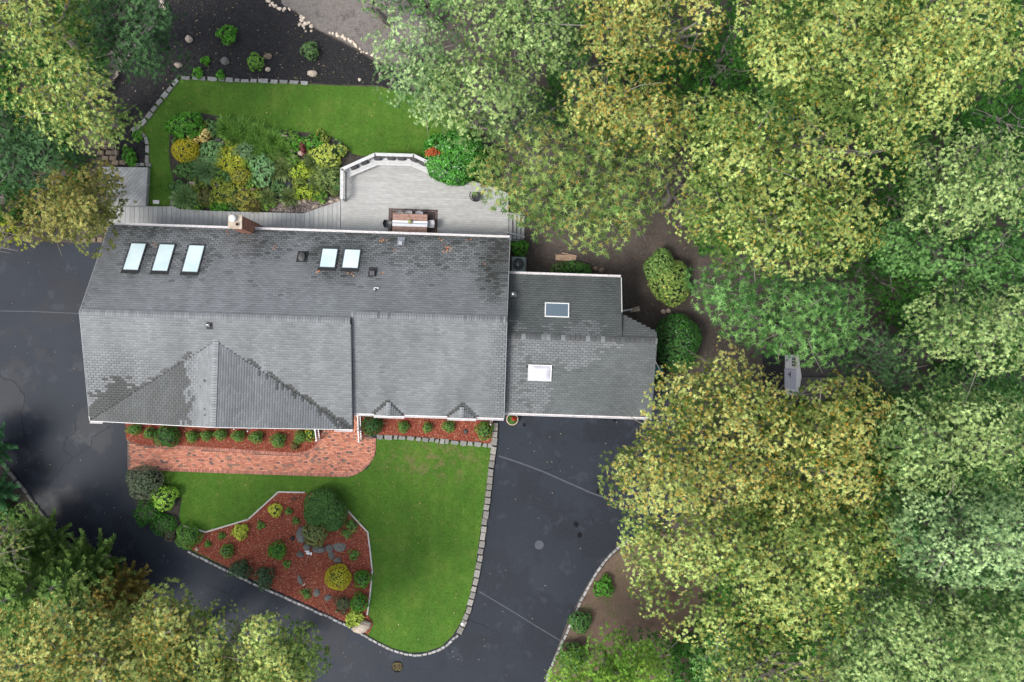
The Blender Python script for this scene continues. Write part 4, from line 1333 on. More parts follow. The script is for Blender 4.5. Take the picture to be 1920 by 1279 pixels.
# little gables over the right front eave
for c, hw, top in ((-6.88, .86, -3.72), (-2.72, .84, -3.85)):
    ze = ZFR; zt = float(zfr(c, top)); vf = VFR - .08
    gl = lambda u, v, c=c, hw=hw, zt=zt, ze=ze: zt - (zt - ze + .02) / hw * np.abs(u - c) + .03
    for sgn in (-1, 1):
        poly = [(c, top), (c, vf), (c + sgn * hw, vf)]
        rf = slab('gablet_roof', poly, gl, M['underlay'], t=.1)
        tabs('gablet', poly, gl, (0, 1), (-sgn, 0), 9, name='shingles', parent=rf, stainf=lambda u, v: (.1 + 0 * u + .4 * (fnoise(u * 3, v * 3, 60) > .66), .2 + 0 * u))
    ridge('ridge_cap', (c, top), (c, vf), zt + .03, .13, (.3, .3), 12)
    mb = MB(); mb.poly([(c - hw, vf - .003, ze - .05), (c + hw, vf - .003, ze - .05), (c, vf - .003, zt)]); mb.obj('gablet_face', M['white'], house)

# verge boards and gutters
def beam(name, a, b, w_, h, mat, parent=house):
    a, b = Vector(a), Vector(b); d = b - a; L = d.length
    mb = MB(); hd = Vector((d.x, d.y, 0)).normalized(); nn = Vector((-hd.y, hd.x, 0)) * w_ / 2
    q = [a - nn, b - nn, b + nn, a + nn]
    mb.hexa([(p.x, p.y, p.z - h) for p in q] + [tuple(p) for p in q])
    return mb.obj(name, mat, parent)
def gutter(a, b, z, out):
    """open trough: back, floor and rolled front edge"""
    a, b = Vector(a), Vector(b); d = (b - a).normalized(); nn = Vector((-d.y, d.x)) * out
    mb = MB()
    prof = [(0.0, .0), (.0, -.11), (.09, -.11), (.135, -.02), (.135, .0), (.115, .005), (.10, -.02), (.075, -.085), (.015, -.085), (.015, .0)]
    n = len(prof); base = 0
    for p in (a, b):
        for o_, zz in prof: mb.v.append((p.x + nn.x * o_, p.y + nn.y * o_, z + zz)); mb.c.append((1, 1, 1))
    for i in range(n):
        j = (i + 1) % n
        mb.f.append((i, n + i, n + j, j)); mb.m.append(0)
    mb.f.append(tuple(range(n))); mb.f.append(tuple(reversed(range(n, 2 * n)))); mb.m += [0, 0]
    return mb.obj('gutter', M['gutter'], house)
gutter((U0 + .02, VB + .005), (-16.02, VB + .005), ZBK - .0, 1)
gutter((-15.32, VB + .005), (U1, VB + .005), ZBK - .0, 1)
gutter((US + .05, VFR - .005), (-7.75, VFR - .005), ZFR, -1)
gutter((-6.0, VFR - .005), (-3.55, VFR - .005), ZFR, -1)
gutter((-1.9, VFR - .005), (U1, VFR - .005), ZFR, -1)
gutter((-7.75, VFR - .09), (-6.0, VFR - .09), ZFR - .03, -1); gutter((-3.55, VFR - .09), (-1.9, VFR - .09), ZFR - .03, -1)
gutter((U1, WVB + .005), (WU1, WVB + .005), WZB, 1)
gutter((U1 + .02, WVF - .005), (WU2, WVF - .005), WZF, -1)
gutter((U0, VFL - .005), (U0 + .72, VFL - .005), ZFL, -1)
gutter((US - 1.0, VFL - .005), (US + .02, VFL - .005), ZFL - .01, -1)
beam('rake_board', (U0 - .012, VFL, ZFL - .01), (U0 - .012, VFL + .28, zfl(0, VFL + .28) - .01), .03, .16, M['white'])
for zz, (a, b) in ((None, ((CU, VFL), (US - 1.0, VFL))), (None, ((U0 + .75, VFL), (CU, VFL)))):
    za = CZ if a[0] == CU else float(zcl(a[0], 0)); zb_ = CZ if b[0] == CU else float(zcr(b[0], 0))
    beam('rake_board', (a[0], a[1] - .015, za - .015), (b[0], b[1] - .015, zb_ - .015), .03, .17, M['white'])
beam('rake_board', (WU1 + .02, WVB, WZB + .0), (WU1 + .02, 1.85, zwb(0, 1.85)), .04, .17, M['white'])
beam('rake_board', (WU1 + .02, 1.85, zwb(0, 1.85)), (WU1 + .02, WVR + .1, zwb(0, WVR + .1)), .04, .4, M['underlay'])
beam('rake_board', (US + .016, VRL - .2, ZRL - .06), (US + .016, VFL, ZFL), .03, .42, M['frame_dark'])
beam('rake_board', (U1 + .016, VB, ZBK), (U1 + .016, VRR, ZRR - .01), .03, .18, M['siding'])
beam('rake_board', (U1 + .016, VRR, ZRR - .01), (U1 + .016, VFR, ZFR), .03, .18, M['siding'])
beam('rake_board', (U0 - .014, VB, ZBK - .005), (U0 - .014, VRL, ZRL - .015), .025, .17, M['siding'])
beam('rake_board', (U0 - .014, VRL, ZRL - .015), (U0 - .014, VFL + .3, zfl(0, VFL + .3) - .015), .025, .17, M['siding'])

# walls
def wallbox(name, u0, u1, v0, v1, top):
    mb = MB()
    P = [(u0, v0), (u1, v0), (u1, v1), (u0, v1)]
    mb.v = [(x, y, 0) for x, y in P] + [(x, y, t) for (x, y), t in zip(P, top)]
    mb.c = [(1, 1, 1)] * 8
    mb.f = [(0, 1, 5, 4), (1, 2, 6, 5), (2, 3, 7, 6), (3, 0, 4, 7), (4, 5, 6, 7)]; mb.m = [0] * 5
    return mb.obj(name, M['siding'], house)
def gable_end(u, pts):
    mb = MB(); mb.poly([(u, v, z) for v, z in pts]); mb.obj('gable_wall', M['siding'], house)
wallbox('wall', U0 + .35, US, VFL + 1.1, VB - .35, [ZFL - .05, ZFL - .05, ZBK - .2, ZBK - .2])
wallbox('wall', US, U1 - .3, VFR + .5, VB - .35, [ZFR - .25, ZFR - .25, ZBK - .2, ZBK - .2])
wallbox('wall', U1, WU1 - .25, WVF + .4, WVB - .35, [WZF - .25, WZF - .25, WZB - .25, WZB - .25])
wallbox('wall', WU1 - .25, WU2 - .25, WVF + .4, .6, [WZF - .25, WZF - .25, WZF - .3, WZF - .3])
gable_end(U0 + .35, [(VFL + 1.1, 0), (VB - .35, 0), (VB - .35, zb(0, VB - .35) - .17), (VRL, ZRL - .17), (VFL + 1.1, zfl(0, VFL + 1.1) - .17)])
gable_end(U1 - .3, [(VFR + .5, 0), (VB - .35, 0), (VB - .35, zb(0, VB - .35) - .17), (VRR, ZRR - .17), (VFR + .5, zfr(0, VFR + .5) - .17)])
# garage doors and a few windows, seen only when one steps aside
def opening(name, c, sz, axis, mat, out):
    root = None
    mb = MB()
    if axis == 'v': mb.box((c[0], c[1] + out * .03, c[2]), (sz[0] + .16, .06, sz[1] + .16))
    else: mb.box((c[0] + out * .03, c[1], c[2]), (.06, sz[0] + .16, sz[1] + .16))
    fr = mb.obj(name, M['white'], house)
    mb = MB()
    if axis == 'v': mb.box((c[0], c[1] + out * .065, c[2]), (sz[0], .02, sz[1]))
    else: mb.box((c[0] + out * .065, c[1], c[2]), (.02, sz[0], sz[1]))
    mb.obj('pane' if name == 'window' else 'panel', mat, fr)
for u in (2.2, 5.6): opening('garage_door', (u, WVF + .4, 1.1), (2.5, 2.1), 'v', M['white'], -1)
for u in (-7.0, -2.8): opening('window', (u, VFR + .5, 1.9), (1.4, 1.3), 'v', M['glass_d'], -1)
for u in (-20.5, -17.5, -14.0): opening('window', (u, VFL + 1.1, 1.9), (1.3, 1.3), 'v', M['glass_d'], -1)
opening('door', (-10.3, VFL + 1.1, 1.15), (1.0, 2.1), 'v', M['white'], -1)
for u in (-4.0, -6.6): opening('window', (u, VB - .35, 1.6), (1.8, 1.9), 'v', M['glass_d'], 1)

# skylights
def skylight(s, zf, fw, fm, gm, h=.09, proud=.0):
    u0, u1, v0, v1 = s
    root = None
    pts = [(u0, v0), (u1, v0), (u1, v1), (u0, v1)]
    Z = lambda u, v: float(zf(np.array([u]), np.array([v]))[0])
    mb = MB()
    o_ = [(u0 - fw, v0 - fw), (u1 + fw, v0 - fw), (u1 + fw, v1 + fw), (u0 - fw, v1 + fw)]
    for i in range(4):
        j = (i + 1) % 4
        q = [o_[i], o_[j], pts[j], pts[i]]
        mb.hexa([(x, y, Z(x, y) - .02) for x, y in q] + [(x, y, Z(x, y) + h) for x, y in q])
    fr = mb.obj('skylight', fm, house)
    mb = MB(); q = pts
    mb.hexa([(x, y, Z(x, y) - .02) for x, y in q] + [(x, y, Z(x, y) + h - .02) for x, y in q])
    mb.obj('glass', gm, fr)
    return fr
for s in SKY_B:
    fr = skylight(s, zb, .055, M['frame_dark'], M['glass_w'])
    # flashing sheet below
    mb = MB(); u0, u1, v0, v1 = s
    q = [(u0 - .1, v0 - .22), (u1 + .1, v0 - .22), (u1 + .1, v0 - .056), (u0 - .1, v0 - .056)]
    mb.hexa([(x, y, zb(x, y)) for x, y in q] + [(x, y, zb(x, y) + .03) for x, y in q]); mb.obj('flashing', M['underlay'], fr)
skylight(WSB, zwb, .06, M['white'], M['glass_d'])
fr = skylight(WSF, zwf, .03, M['gutter'], M['white_opaque'])
u0, u1, v0, v1 = WSF       # acrylic dome
mb = MB(); n = 8
for j in range(n + 1):
    for i in range(n + 1):
        a, b = i / n * 2 - 1, j / n * 2 - 1
        hh = .13 * ((1 - a ** 4) * (1 - b ** 4)) ** .5
        x, y = u0 + .04 + (u1 - u0 - .08) * i / n, v0 + .04 + (v1 - v0 - .08) * j / n
        mb.v.append((x, y, zwf(x, y) + .075 + hh)); mb.c.append((1, 1, 1))
for j in range(n):
    for i in range(n):
        mb.f.append((j * (n + 1) + i, j * (n + 1) + i + 1, (j + 1) * (n + 1) + i + 1, (j + 1) * (n + 1) + i)); mb.m.append(0)
mb.obj('dome', M['white_opaque'], fr, smooth=True)

# chimney
ch = empty('chimney', None, None); ch.parent = house
CHX, CHY, CW, CD, CHT = -15.67, 6.14, .66, .68, 5.35
ch.location = (CHX, CHY, 0)
mb = MB(); mb.box((0, 0, CHT / 2 - .1), (CW - .02, CD - .02, CHT - .2)); mb.obj('chimney_core', M['mortar'], ch)
rr = random.Random(8); mb = MB()
z = 2.2; row = 0
while z < CHT - .12:
    for (ax_, ln, off, sgn) in (('x', CW, CD / 2, 1), ('x', CW, CD / 2, -1), ('y', CD, CW / 2, 1), ('y', CD, CW / 2, -1)):
        s = -ln / 2 + (.0 if row % 2 else -.10)
        while s < ln / 2:
            a0, a1 = max(s, -ln / 2), min(s + .195, ln / 2)
            if a1 - a0 > .03:
                k = rr.uniform(.75, 1.2); c = tuple(x * k for x in rr.choice([(.30, .12, .08), (.24, .10, .07), (.36, .17, .12), (.20, .085, .06)]))
                if ax_ == 'x': mb.box(((a0 + a1) / 2, sgn * off, z + .05), (a1 - a0, .03, .058), 0, 0, c)
                else: mb.box((sgn * off, (a0 + a1) / 2, z + .05), (.03, a1 - a0, .058), 0, 0, c)
            s += .205
    z += .068; row += 1
tag(mb.obj('brick_courses', M['brick'], ch, colors=True), kind='stuff')
mb = MB(); mb.box((0, 0, CHT - .06), (CW + .1, CD + .1, .12)); mb.obj('chimney_cap', M['tanrock'], ch)
mb = MB(); mb.lathe((-.08, .16, CHT), [(.12, 0), (.12, .15), (.2, .16), (.2, .22), (.12, .30), (.02, .32)], 16); mb.obj('flue_cowl', M['white'], ch, smooth=True)
mb = MB(); mb.lathe((.14, -.14, CHT), [(.11, 0), (.11, .06), (.08, .06), (.08, .0)], 14); mb.obj('flue', M['tanrock'], ch)

# vents and pipes
def onroof(px, py, zf, z0=4.2):
    z = z0
    for _ in range(6):
        x, y = W(px, py, z); u = x * CT - y * ST; v = x * ST + y * CT
        z = float(zf(u, v))
    return u, v, z
u, v, z = onroof(567, 483, zb)
vt = empty('hooded_vent'); vt.parent = house; vt.location = (u, v, z)
mb = MB(); mb.lathe((0, .02, 0), [(.27, -.1), (.27, .12), (.22, .20), (.02, .22)], 16, sx=.85, sy=1.15); mb.obj('hood', M['dark'], vt, smooth=False)
mb = MB(); mb.box((0, .05, .0), (.62, .75, .03), tilt=Matrix.Rotation(-math.atan(SB), 3, 'X')); mb.obj('vent_flashing', M['underlay'], vt)
u, v, z = onroof(699, 513, zb)
vt = empty('box_vent'); vt.parent = house; vt.location = (u, v, z)
mb = MB(); mb.box((0, 0, .1), (.26, .26, .28)); mb.obj('hood', M['frame_dark'], vt)
mb = MB(); mb.box((-.02, .1, .0), (.45, .62, .03), tilt=Matrix.Rotation(-math.atan(SB), 3, 'X')); mb.obj('vent_flashing', M['underlay'], vt)
u, v, z = onroof(752, 456, zb)
vt = empty('box_vent'); vt.parent = house; vt.location = (u, v, z)
mb = MB(); mb.box((0, -.02, .12), (.2, .2, .3)); mb.obj('hood', M['grey_metal'], vt)
mb = MB(); mb.box((0, .1, .015), (.42, .6, .03), tilt=Matrix.Rotation(-math.atan(SB), 3, 'X')); mb.obj('vent_flashing', M['grey_metal'], vt)
u, v, z = onroof(703, 543, zb)
vt = empty('vent_pipe'); vt.parent = house; vt.location = (u, v, z)
mb = MB(); mb.lathe((0, 0, 0), [(.055, -.1), (.055, .28), (.04, .28), (.04, .2)], 12); mb.obj('pipe', M['white'], vt)
mb = MB(); mb.lathe((0, 0, -.03), [(.13, 0), (.10, .08), (.06, .12)], 12); mb.obj('collar', M['frame_dark'], vt)
mb = MB(); mb.box((.08, .09, .02), (.26, .07, .06)); mb.obj('side_arm', M['white'], vt)
u, v, z = onroof(393, 611, zfl, 5.8)
vt = empty('vent_pipe'); vt.parent = house; vt.location = (u, v, z)
mb = MB(); mb.box((0, 0, .01), (.34, .38, .03), tilt=Matrix.Rotation(.23, 3, 'X')); mb.obj('vent_flashing', M['underlay'], vt)
mb = MB(); mb.lathe((0, 0, 0), [(.06, 0), (.06, .2), (.045, .2), (.045, .1)], 12); mb.obj('pipe', M['grey_metal'], vt)
mb = MB(); mb.box((-.09, .05, .05), (.16, .05, .05)); mb.obj('side_arm', M['white'], vt)
u, v, z = onroof(962, 552, zwb)
vt = empty('vent_pipe'); vt.parent = house; vt.location = (u, v, z)
mb = MB(); mb.box((.02, -.02, .015), (.36, .28, .025), tilt=Matrix.Rotation(-.35, 3, 'X')); mb.obj('vent_flashing', M['grey_metal'], vt)
mb = MB(); mb.lathe((0, 0, 0), [(.07, 0), (.07, .42), (.11, .43), (.11, .52), (.03, .56)], 14); mb.obj('pipe', M['galv'], vt, smooth=True)
# small square holes on the cross gable
for (px, py, s) in ((384, 714, .14), (358, 767.5, .17), (383.5, 767, .08), (384, 778, .1), (375.5, 725, .06)):
    u, v, z = onroof(px, py, zcl, 5.3)
    mb = MB(); mb.box((u, v, z + .02), (s, s, .03)); mb.obj('vent_slot', M['dark'], house)

# downspouts
mb = MB()
a = W(1166, 585, 3.2); q = [a[0] * CT - a[1] * ST, a[0] * ST + a[1] * CT]
b_ = W(1186, 580, .35); q2 = [b_[0] * CT - b_[1] * ST, b_[0] * ST + b_[1] * CT]
mb.tube([(WU1 - .1, q[1] + .05, 3.4), (WU1 - .06, q[1] + .05, .45), (q2[0], q2[1], .15)], .05, 4); mb.obj('downspout', M['gutter'], house)
for px, py in ((452, 800), (477, 804), (921, 792), (1203, 787)):
    a = W(px, py, 2.5); u, v = a[0] * CT - a[1] * ST, a[0] * ST + a[1] * CT
    mb = MB(); mb.tube([(u, v - .02, 3.75), (u, v + .1, 3.5), (u, v + .1, .2), (u + .02, v - .18, .12)], .045, 4); mb.obj('downspout', M['gutter'], house)
sb = empty('splash_block', 'tan splash block under the downspout right of the wing', 'splash block', (*W(1190, 580.5, 0), 0), .25)
mb = MB(); mb.prism([(-.3, -.11), (.3, -.16), (.3, .16), (-.3, .11)], 0, .05); mb.obj('tray', M['tanrock'], sb)
for s in (-1, 1):
    mb = MB(); mb.prism([(-.3, s * .11), (.3, s * .16), (.3, s * .12), (-.3, s * .08)], .05, .11); mb.obj('lip', M['tanrock'], sb)

# porch railings and brick step
def porch_rail(px0, py0, px1, py1, label):
    a, b2 = Vector(W(px0, py0, .15)), Vector(W(px1, py1, .15))
    root = empty('porch_railing', label, 'railing', (a.x, a.y, 0))
    d = b2 - a; L = d.length; ang = math.atan2(d.y, d.x)
    for z, nm in ((1.02, 'top_rail'), (.22, 'bottom_rail')):
        mb = MB(); mb.box((d.x / 2, d.y / 2, z), (L, .06, .05), ang); mb.obj(nm, M['white'], root)
    n = max(3, int(L / .13))
    for i in range(1, n):
        mb = MB(); mb.box((d.x * i / n, d.y * i / n, .62), (.03, .03, .75), ang); mb.obj('baluster', M['white'], root)
    for t in (0, 1):
        mb = MB(); mb.box((d.x * t, d.y * t, .55), (.09, .09, 1.1), ang); mb.obj('post', M['white'], root)
porch_rail(597, 803, 599.5, 823, 'short white porch railing beside the yellow flowers')
porch_rail(675.5, 776, 676.5, 801, 'white porch railing under the eave left of the dark hedge')
porch_rail(676.5, 806, 677.5, 825, 'white railing at the foot of the step beside the brick landing')
stp = empty('brick_step', 'low brick step beneath the front eave at the porch', 'step', (*W(638, 800, 0), 0))
q = [W(x, y, .26) for x, y in [(606, 770), (672, 772), (672, 811), (604, 808)]]; c0 = W(638, 800, 0)
mb = MB(); mb.prism([(x - c0[0], y - c0[1]) for x, y in q], 0, .19); mb.obj('step_core', M['mortar'], stp)
mb = fill_bricks([(x, y) for x, y in q], -TH + pi / 2, .205, .102, .012, .19, .26, brick_col, 6, origin=c0)
tag(mb.obj('step_bricks', M['brick'], stp, colors=True), kind='stuff')

# ================================================================ SHRUBS AND BED PLANTS
def core(fol_root, c, rx, ry, h, seed, mat):
    """dark twiggy body inside a clipped shrub"""
    mb = MB()
    prof = [(.55, 0), (.86, .3 * h), (.92, .55 * h), (.7, .82 * h), (.15, .95 * h)]
    mb.lathe((0, 0, 0), [(r_ * rx * .78, z * .88) for r_, z in prof], 14, sy=ry / rx)
    return mb.obj('twigs', mat, fol_root)
M['twigs_green'] = mat_noise('inner shade twigs', (.02, .04, .012), (.045, .075, .025), 12, .9, 40, .4)

def ball(px, py, r_px, h, pal, label, name='round_shrub', cat='shrub', group=None, ry_px=None, seed=None, L=.055, dens=1.0, z0=.08, lump=.2, mat='leaf', k=4, tint=None, dot=None, flat_top=0.0):
    """a clipped or naturally round shrub: leaf rosettes all over a rounded body"""
    seed = seed if seed is not None else int(px * 7 + py * 13) % 9999
    rng = np.random.default_rng(seed)
    zc = z0 + h * .6
    x, y = W(px, py, zc)
    rx = r_px * (CAM_H - zc) / FPX; ry = (ry_px or r_px) * (CAM_H - zc) / FPX
    root = empty(name, label, cat, (x, y, z0), 0, group)
    n = int(dens * 16 * (rx * ry + (rx + ry) * h * .7) / (L * L) * .16) + 60
    d = sph(n, rng, -.55)
    a = np.arctan2(d[:, 1], d[:, 0])
    wob = 1 + lump * (np.sin(a * 3 + seed) * .5 + np.sin(a * 5 + seed * 2) * .35) + rng.normal(0, .025, n) + lump * 1.2 * (vnoise(d[:, 0] * 3 + 9, d[:, 1] * 3 + d[:, 2] * 2 + 9, seed % 40) - .5)
    P = np.stack([d[:, 0] * rx * wob, d[:, 1] * ry * wob, h * (.42 + .56 * np.sign(d[:, 2]) * np.abs(d[:, 2]) ** (1 - flat_top) * wob)], 1)
    P[:, 2] = np.clip(P[:, 2], .02, None)
    N = d / np.array([rx, ry, h * .6]); N /= np.linalg.norm(N, axis=1, keepdims=True)
    f = Fol()
    tt = None if tint is None else np.full(n, tint)
    p_ = PAL[pal] if isinstance(pal, str) else pal
    if not isinstance(pal, str) or pal in ('deep', 'bright'): p_ = (tuple(q * 1.5 for q in p_[0]), tuple(q * 1.45 for q in p_[1]), p_[2], p_[3])
    rosettes(f, P, N, k, L, L * .55, p_, rng, tint=tt, flat=.55)
    f.obj('foliage', M[mat], root)
    if dot:
        f = Fol(); m_ = dot[1]; i = rng.choice(n, m_); ii = i[d[i, 2] > -.1]
        rosettes(f, P[ii] * 1.03, N[ii], 5, dot[2], dot[2] * .6, (dot[0], tuple(min(1, c * 1.3) for c in dot[0]), dot[0], 1), rng, flat=.4)
        f.obj('blossom', M['leaf'], root)
    core(root, 0, rx, ry, h, seed, M['twigs_green'])
    return root

BOX = ((.06, .14, .025), (.16, .29, .065), (.1, .2, .05), .1)
BOXB = ((.035, .125, .012), (.10, .27, .035), (.1, .2, .05), .1)
G1 = 'clipped green shrubs in the red bed left of the steps'
LB = [(250, 806, 13.5, 9.5, 'flattened green shrub at the far left end of the front mulch bed, by the driveway'),
      (279, 813, 10.5, 10.5, 'small dusky green ball just left of the big dark round shrub'),
      (359, 819, 10.5, 11, 'small green ball just right of the big dark round shrub'),
      (386, 817, 10, 9.5, 'smallest green ball, second to the right of the big dark round shrub'),
      (412, 815, 11.5, 10, 'green ball third to the right of the big dark round shrub, close to the eave'),
      (445, 818, 11.5, 10, 'green ball directly left of the downspout in the front mulch bed'),
      (479, 820.5, 12.5, 11, 'bright green ball directly right of the downspout in the front mulch bed'),
      (520, 826, 13.5, 13.5, 'largest light green ball near the bend of the brick path'),
      (562, 820, 12, 11.5, 'light green ball beside the yellow flowers at the porch')]
for i, (x, y, a, b, lab) in enumerate(LB):
    ball(x, y, a, .62, BOX, lab, group=G1, ry_px=b, L=.05)
ball(311, 818, 23, .95, ((.025, .085, .018), (.07, .17, .035), (.1, .2, .05), .1), 'big dark green round shrub spilling onto the brick path', L=.085, ry_px=21)
ball(581, 815, 9, .45, BOX, 'yellow flowering clump against the white porch railing', 'flower_clump', 'flowers', ry_px=13, dot=((.75, .55, .03), 60, .05))
ball(552, 836, 8, .3, ((.10, .07, .03), (.20, .15, .05), (.2, .12, .05), .3), 'small brownish plant at the inner bend of the brick path', 'small_plant', 'plant')
ball(697, 798, 18.5, 1.0, ((.018, .06, .018), (.05, .13, .03), (.05, .1, .03), .1), 'dark square hedge under the eave right of the porch', 'hedge', 'hedge', ry_px=18, L=.08, lump=.03, flat_top=.4)
G2 = 'clipped green shrubs in the red bed right of the steps'
for x, y, a, b, lab in [(756, 801, 10, 10.5, 'green ball left of centre in the right mulch bed, next after the dark hedge'),
                        (801, 802, 8.5, 9.5, 'smallest green ball in the middle of the right mulch bed'),
                        (841, 800, 11.5, 10.5, 'green ball under the right-hand little gable')]:
    ball(x, y, a, .55, BOX, lab, group=G2, ry_px=b, L=.05)
ball(908, 808, 15, .8, ((.05, .12, .02), (.14, .26, .05), (.2, .3, .06), .3), 'larger speckled green shrub at the right end of the front mulch bed', group=G2, ry_px=16, L=.075)

# island bed
ball(267.5, 906, 31, 1.5, ((.07, .095, .055), (.17, .20, .13), (.25, .15, .12), .25), 'big greyish green round shrub at the corner of path and driveway', L=.085, lump=.12)
ball(306, 934, 22, .9, 'bright', 'bright green hydrangea with faded pink heads on the shrub border', 'hydrangea', 'shrub', L=.15, lump=.2, dens=1.6, dot=((.35, .24, .21), 16, .07))
ball(275, 962, 25, .5, 'deep', 'low dark green groundcover below the big greyish shrub', 'groundcover', 'plant', ry_px=24, L=.09)
ball(305, 984, 24, .5, 'deep', 'low dark green groundcover left of the purple leaved plant', 'groundcover', 'plant', ry_px=20, L=.09)
ball(318, 1001, 13, .4, ((.05, .045, .035), (.12, .10, .07), (.2, .12, .1), .4), 'small purple brown leaved plant at the driveway kerb', 'purple_plant', 'plant', L=.09, lump=.2)
ball(351, 1008, 22, .95, ((.05, .13, .018), (.12, .26, .045), (.1, .2, .05), .1), 'round mid green shrub at the left tip of the island bed', L=.07)
ball(515.6, 956.5, 11, .38, ((.25, .29, .03), (.50, .50, .08), (.5, .5, .1), .2), 'small yellow spiky tuft near the top of the island bed', 'yellow_tuft', 'plant', L=.13, lump=.2, dens=2)
ball(450, 998, 12.5, .38, ((.22, .28, .03), (.46, .48, .08), (.5, .5, .1), .2), 'small yellow green spiky tuft near the left timber border', 'yellow_tuft', 'plant', L=.15, lump=.3, dens=2)
ball(424.5, 1034, 12.5, .6, BOX, 'small green ball at the lower left of the island bed', L=.06)
ball(518.6, 1033, 16, .8, BOXB, 'deep green ball in the middle of the island bed', L=.075, lump=.12)
ball(449, 1069, 20, .9, ((.03, .06, .03), (.08, .13, .07), (.1, .1, .05), .1), 'dark straggly bush leaning over the kerb, left one of two', 'dark_bush', 'shrub', ry_px=15, L=.10, lump=.35, dens=1.3)
ball(494, 1086, 15, .9, ((.03, .06, .03), (.09, .14, .075), (.1, .1, .05), .1), 'dark straggly bush leaning over the kerb, right one of two', 'dark_bush', 'shrub', ry_px=20, L=.10, lump=.35, dens=1.3)
# the big lobed bush is several rounded lobes of one plant
bb = empty('lobed_bush', 'big lobed dark green bush at the top of the island bed by the lawn', 'shrub', (*W(610, 955, 1), .09))
rng = np.random.default_rng(77); f = Fol()
lob = [(598, 945, 27, 1.5), (622, 962, 28, 1.45), (590, 965, 20, 1.3), (624, 980, 16, 1.2), (610, 938, 20, 1.4)]
ox, oy = W(610, 955, 1)
for x, y, r_, h in lob:
    X, Y = W(x, y, 1); r_ = r_ / 30.6
    n = 1500; d = sph(n, rng, -.4); P = np.stack([X - ox + d[:, 0] * r_, Y - oy + d[:, 1] * r_, .55 * h + d[:, 2] * .5 * h], 1)
    P += rng.normal(0, .02, P.shape)
    rosettes(f, P, d, 4, .085, .045, ((.045, .12, .03), (.12, .25, .065), (.1, .2, .05), .1), rng, flat=.6)
    mb = MB(); mb.lathe((X - ox, Y - oy, 0), [(r_ * .6, 0), (r_ * .85, .5 * h), (r_ * .6, .85 * h), (.1, .97 * h)], 12); mb.obj('twigs', M['twigs_green'], bb)
f.obj('foliage', M['leaf'], bb)
ball(590, 1001, 22, .85, ((.09, .12, .035), (.22, .25, .09), (.25, .2, .08), .3), 'olive green conifer bush among the grey rocks', 'olive_bush', 'shrub', ry_px=23, L=.09, lump=.15, dens=1.3)
ball(633, 1084, 23.5, .95, ((.28, .27, .018), (.50, .46, .035), (.5, .45, .04), .2), 'golden yellow round shrub in the lower island bed', 'golden_shrub', 'shrub', L=.055, lump=.06, dens=1.1)
G3 = 'two bright green balls beside the golden shrub'
ball(679, 1087, 16, .8, BOXB, 'bright green ball right of the golden shrub', group=G3, L=.07)
ball(673, 1131, 16, .8, BOXB, 'bright green ball just above the tan boulder', group=G3, L=.07)
ball(664, 1161, 13, .35, ((.16, .23, .03), (.36, .42, .08), (.4, .4, .1), .1), 'yellow green hosta like clump against the tan boulder', 'yellow_clump', 'plant', L=.22, lump=.3, dens=3)
ball(642, 1134, 15, .35, ((.06, .07, .035), (.14, .14, .07), (.2, .12, .08), .3), 'sparse dull olive plant left of the lower bright ball', 'sparse_plant', 'plant', L=.10, lump=.4, dens=.9)
for x, y, r_, lab in [(663, 1041, 8.5, 'small leafy green plant right of the flat grey rocks'), (537, 1058, 6, 'tiny green tuft below the deep green ball'),
                      (541, 959, 5, 'tiny dark green sprout right of the upper yellow tuft'), (555, 977, 5, 'tiny green sprout left of the lobed bush'),
                      (488, 985, 6, 'tiny weedy sprout above the middle of the island bed'), (415, 1005, 5, 'tiny green sprout right of the round shrub at the left tip'),
                      (389, 1020, 5, 'tiny pale sprout near the white stone at the left tip'), (660, 985, 12, 'loose green weeds under the right timber border'),
                      (574, 1113, 8, 'faint green weeds near the lower kerb of the island bed'), (650, 1000, 8, 'thin weeds left of the right timber corner')]:
    ball(x, y, r_, .22, BOX, lab, 'small_plant', 'plant', L=.09, lump=.5, dens=.7)

# right-hand island shrubs
ball(1133, 1103, 17, .6, BOXB, 'bright green leafy plant on the right soil island, upper one', 'leafy_plant', 'plant', L=.14, lump=.35, dens=1.5, dot=((.5, .55, .05), 8, .05))
ball(1088, 1168, 19, .8, ((.03, .09, .02), (.09, .19, .05), (.1, .2, .05), .1), 'dark green leafy shrub hugging the kerb of the right soil island', 'leafy_shrub', 'shrub', L=.13, lump=.2, dens=1.4)
ball(1075, 1236, 24, 1.4, ((.04, .11, .025), (.13, .24, .07), (.1, .2, .05), .1), 'green bush at the bottom end of the right kerb', 'leafy_shrub', 'shrub', L=.18, lump=.2, dens=1.6)
# back garden
ball(425, 63, 15, .6, BOXB, 'bright green leafy plant highest in the black bed', 'leafy_plant', 'plant', L=.16, lump=.35, dens=1.6)
ball(478, 115, 13.5, .65, ((.07, .17, .02), (.17, .31, .06), (.1, .2, .05), .1), 'light green shrub in the middle of the black bed', 'leafy_shrub', 'shrub', ry_px=15.5, L=.1, lump=.2)
ball(581, 94, 15.5, .7, ((.04, .09, .03), (.12, .20, .07), (.1, .2, .05), .1), 'dusky green round shrub at the right of the black bed', 'leafy_shrub', 'shrub', L=.09)
for x, y, r_, lab in [(385, 113, 6, 'tiny green sprout between two stones in the black bed'), (370, 137, 8, 'low green weeds on the stone edging, left'), (412, 140, 6, 'low green weeds on the stone edging, right'),
                      (256, 254, 8, 'small bright plant at the bend of the grey stone edging'), (240, 288, 10, 'light green fern right of the brown stone steps'), (245, 303, 8, 'lighter fern just above the wooden landing')]:
    ball(x, y, r_, .22, BOXB, lab, 'small_plant', 'plant', L=.13, lump=.5, dens=1.0)
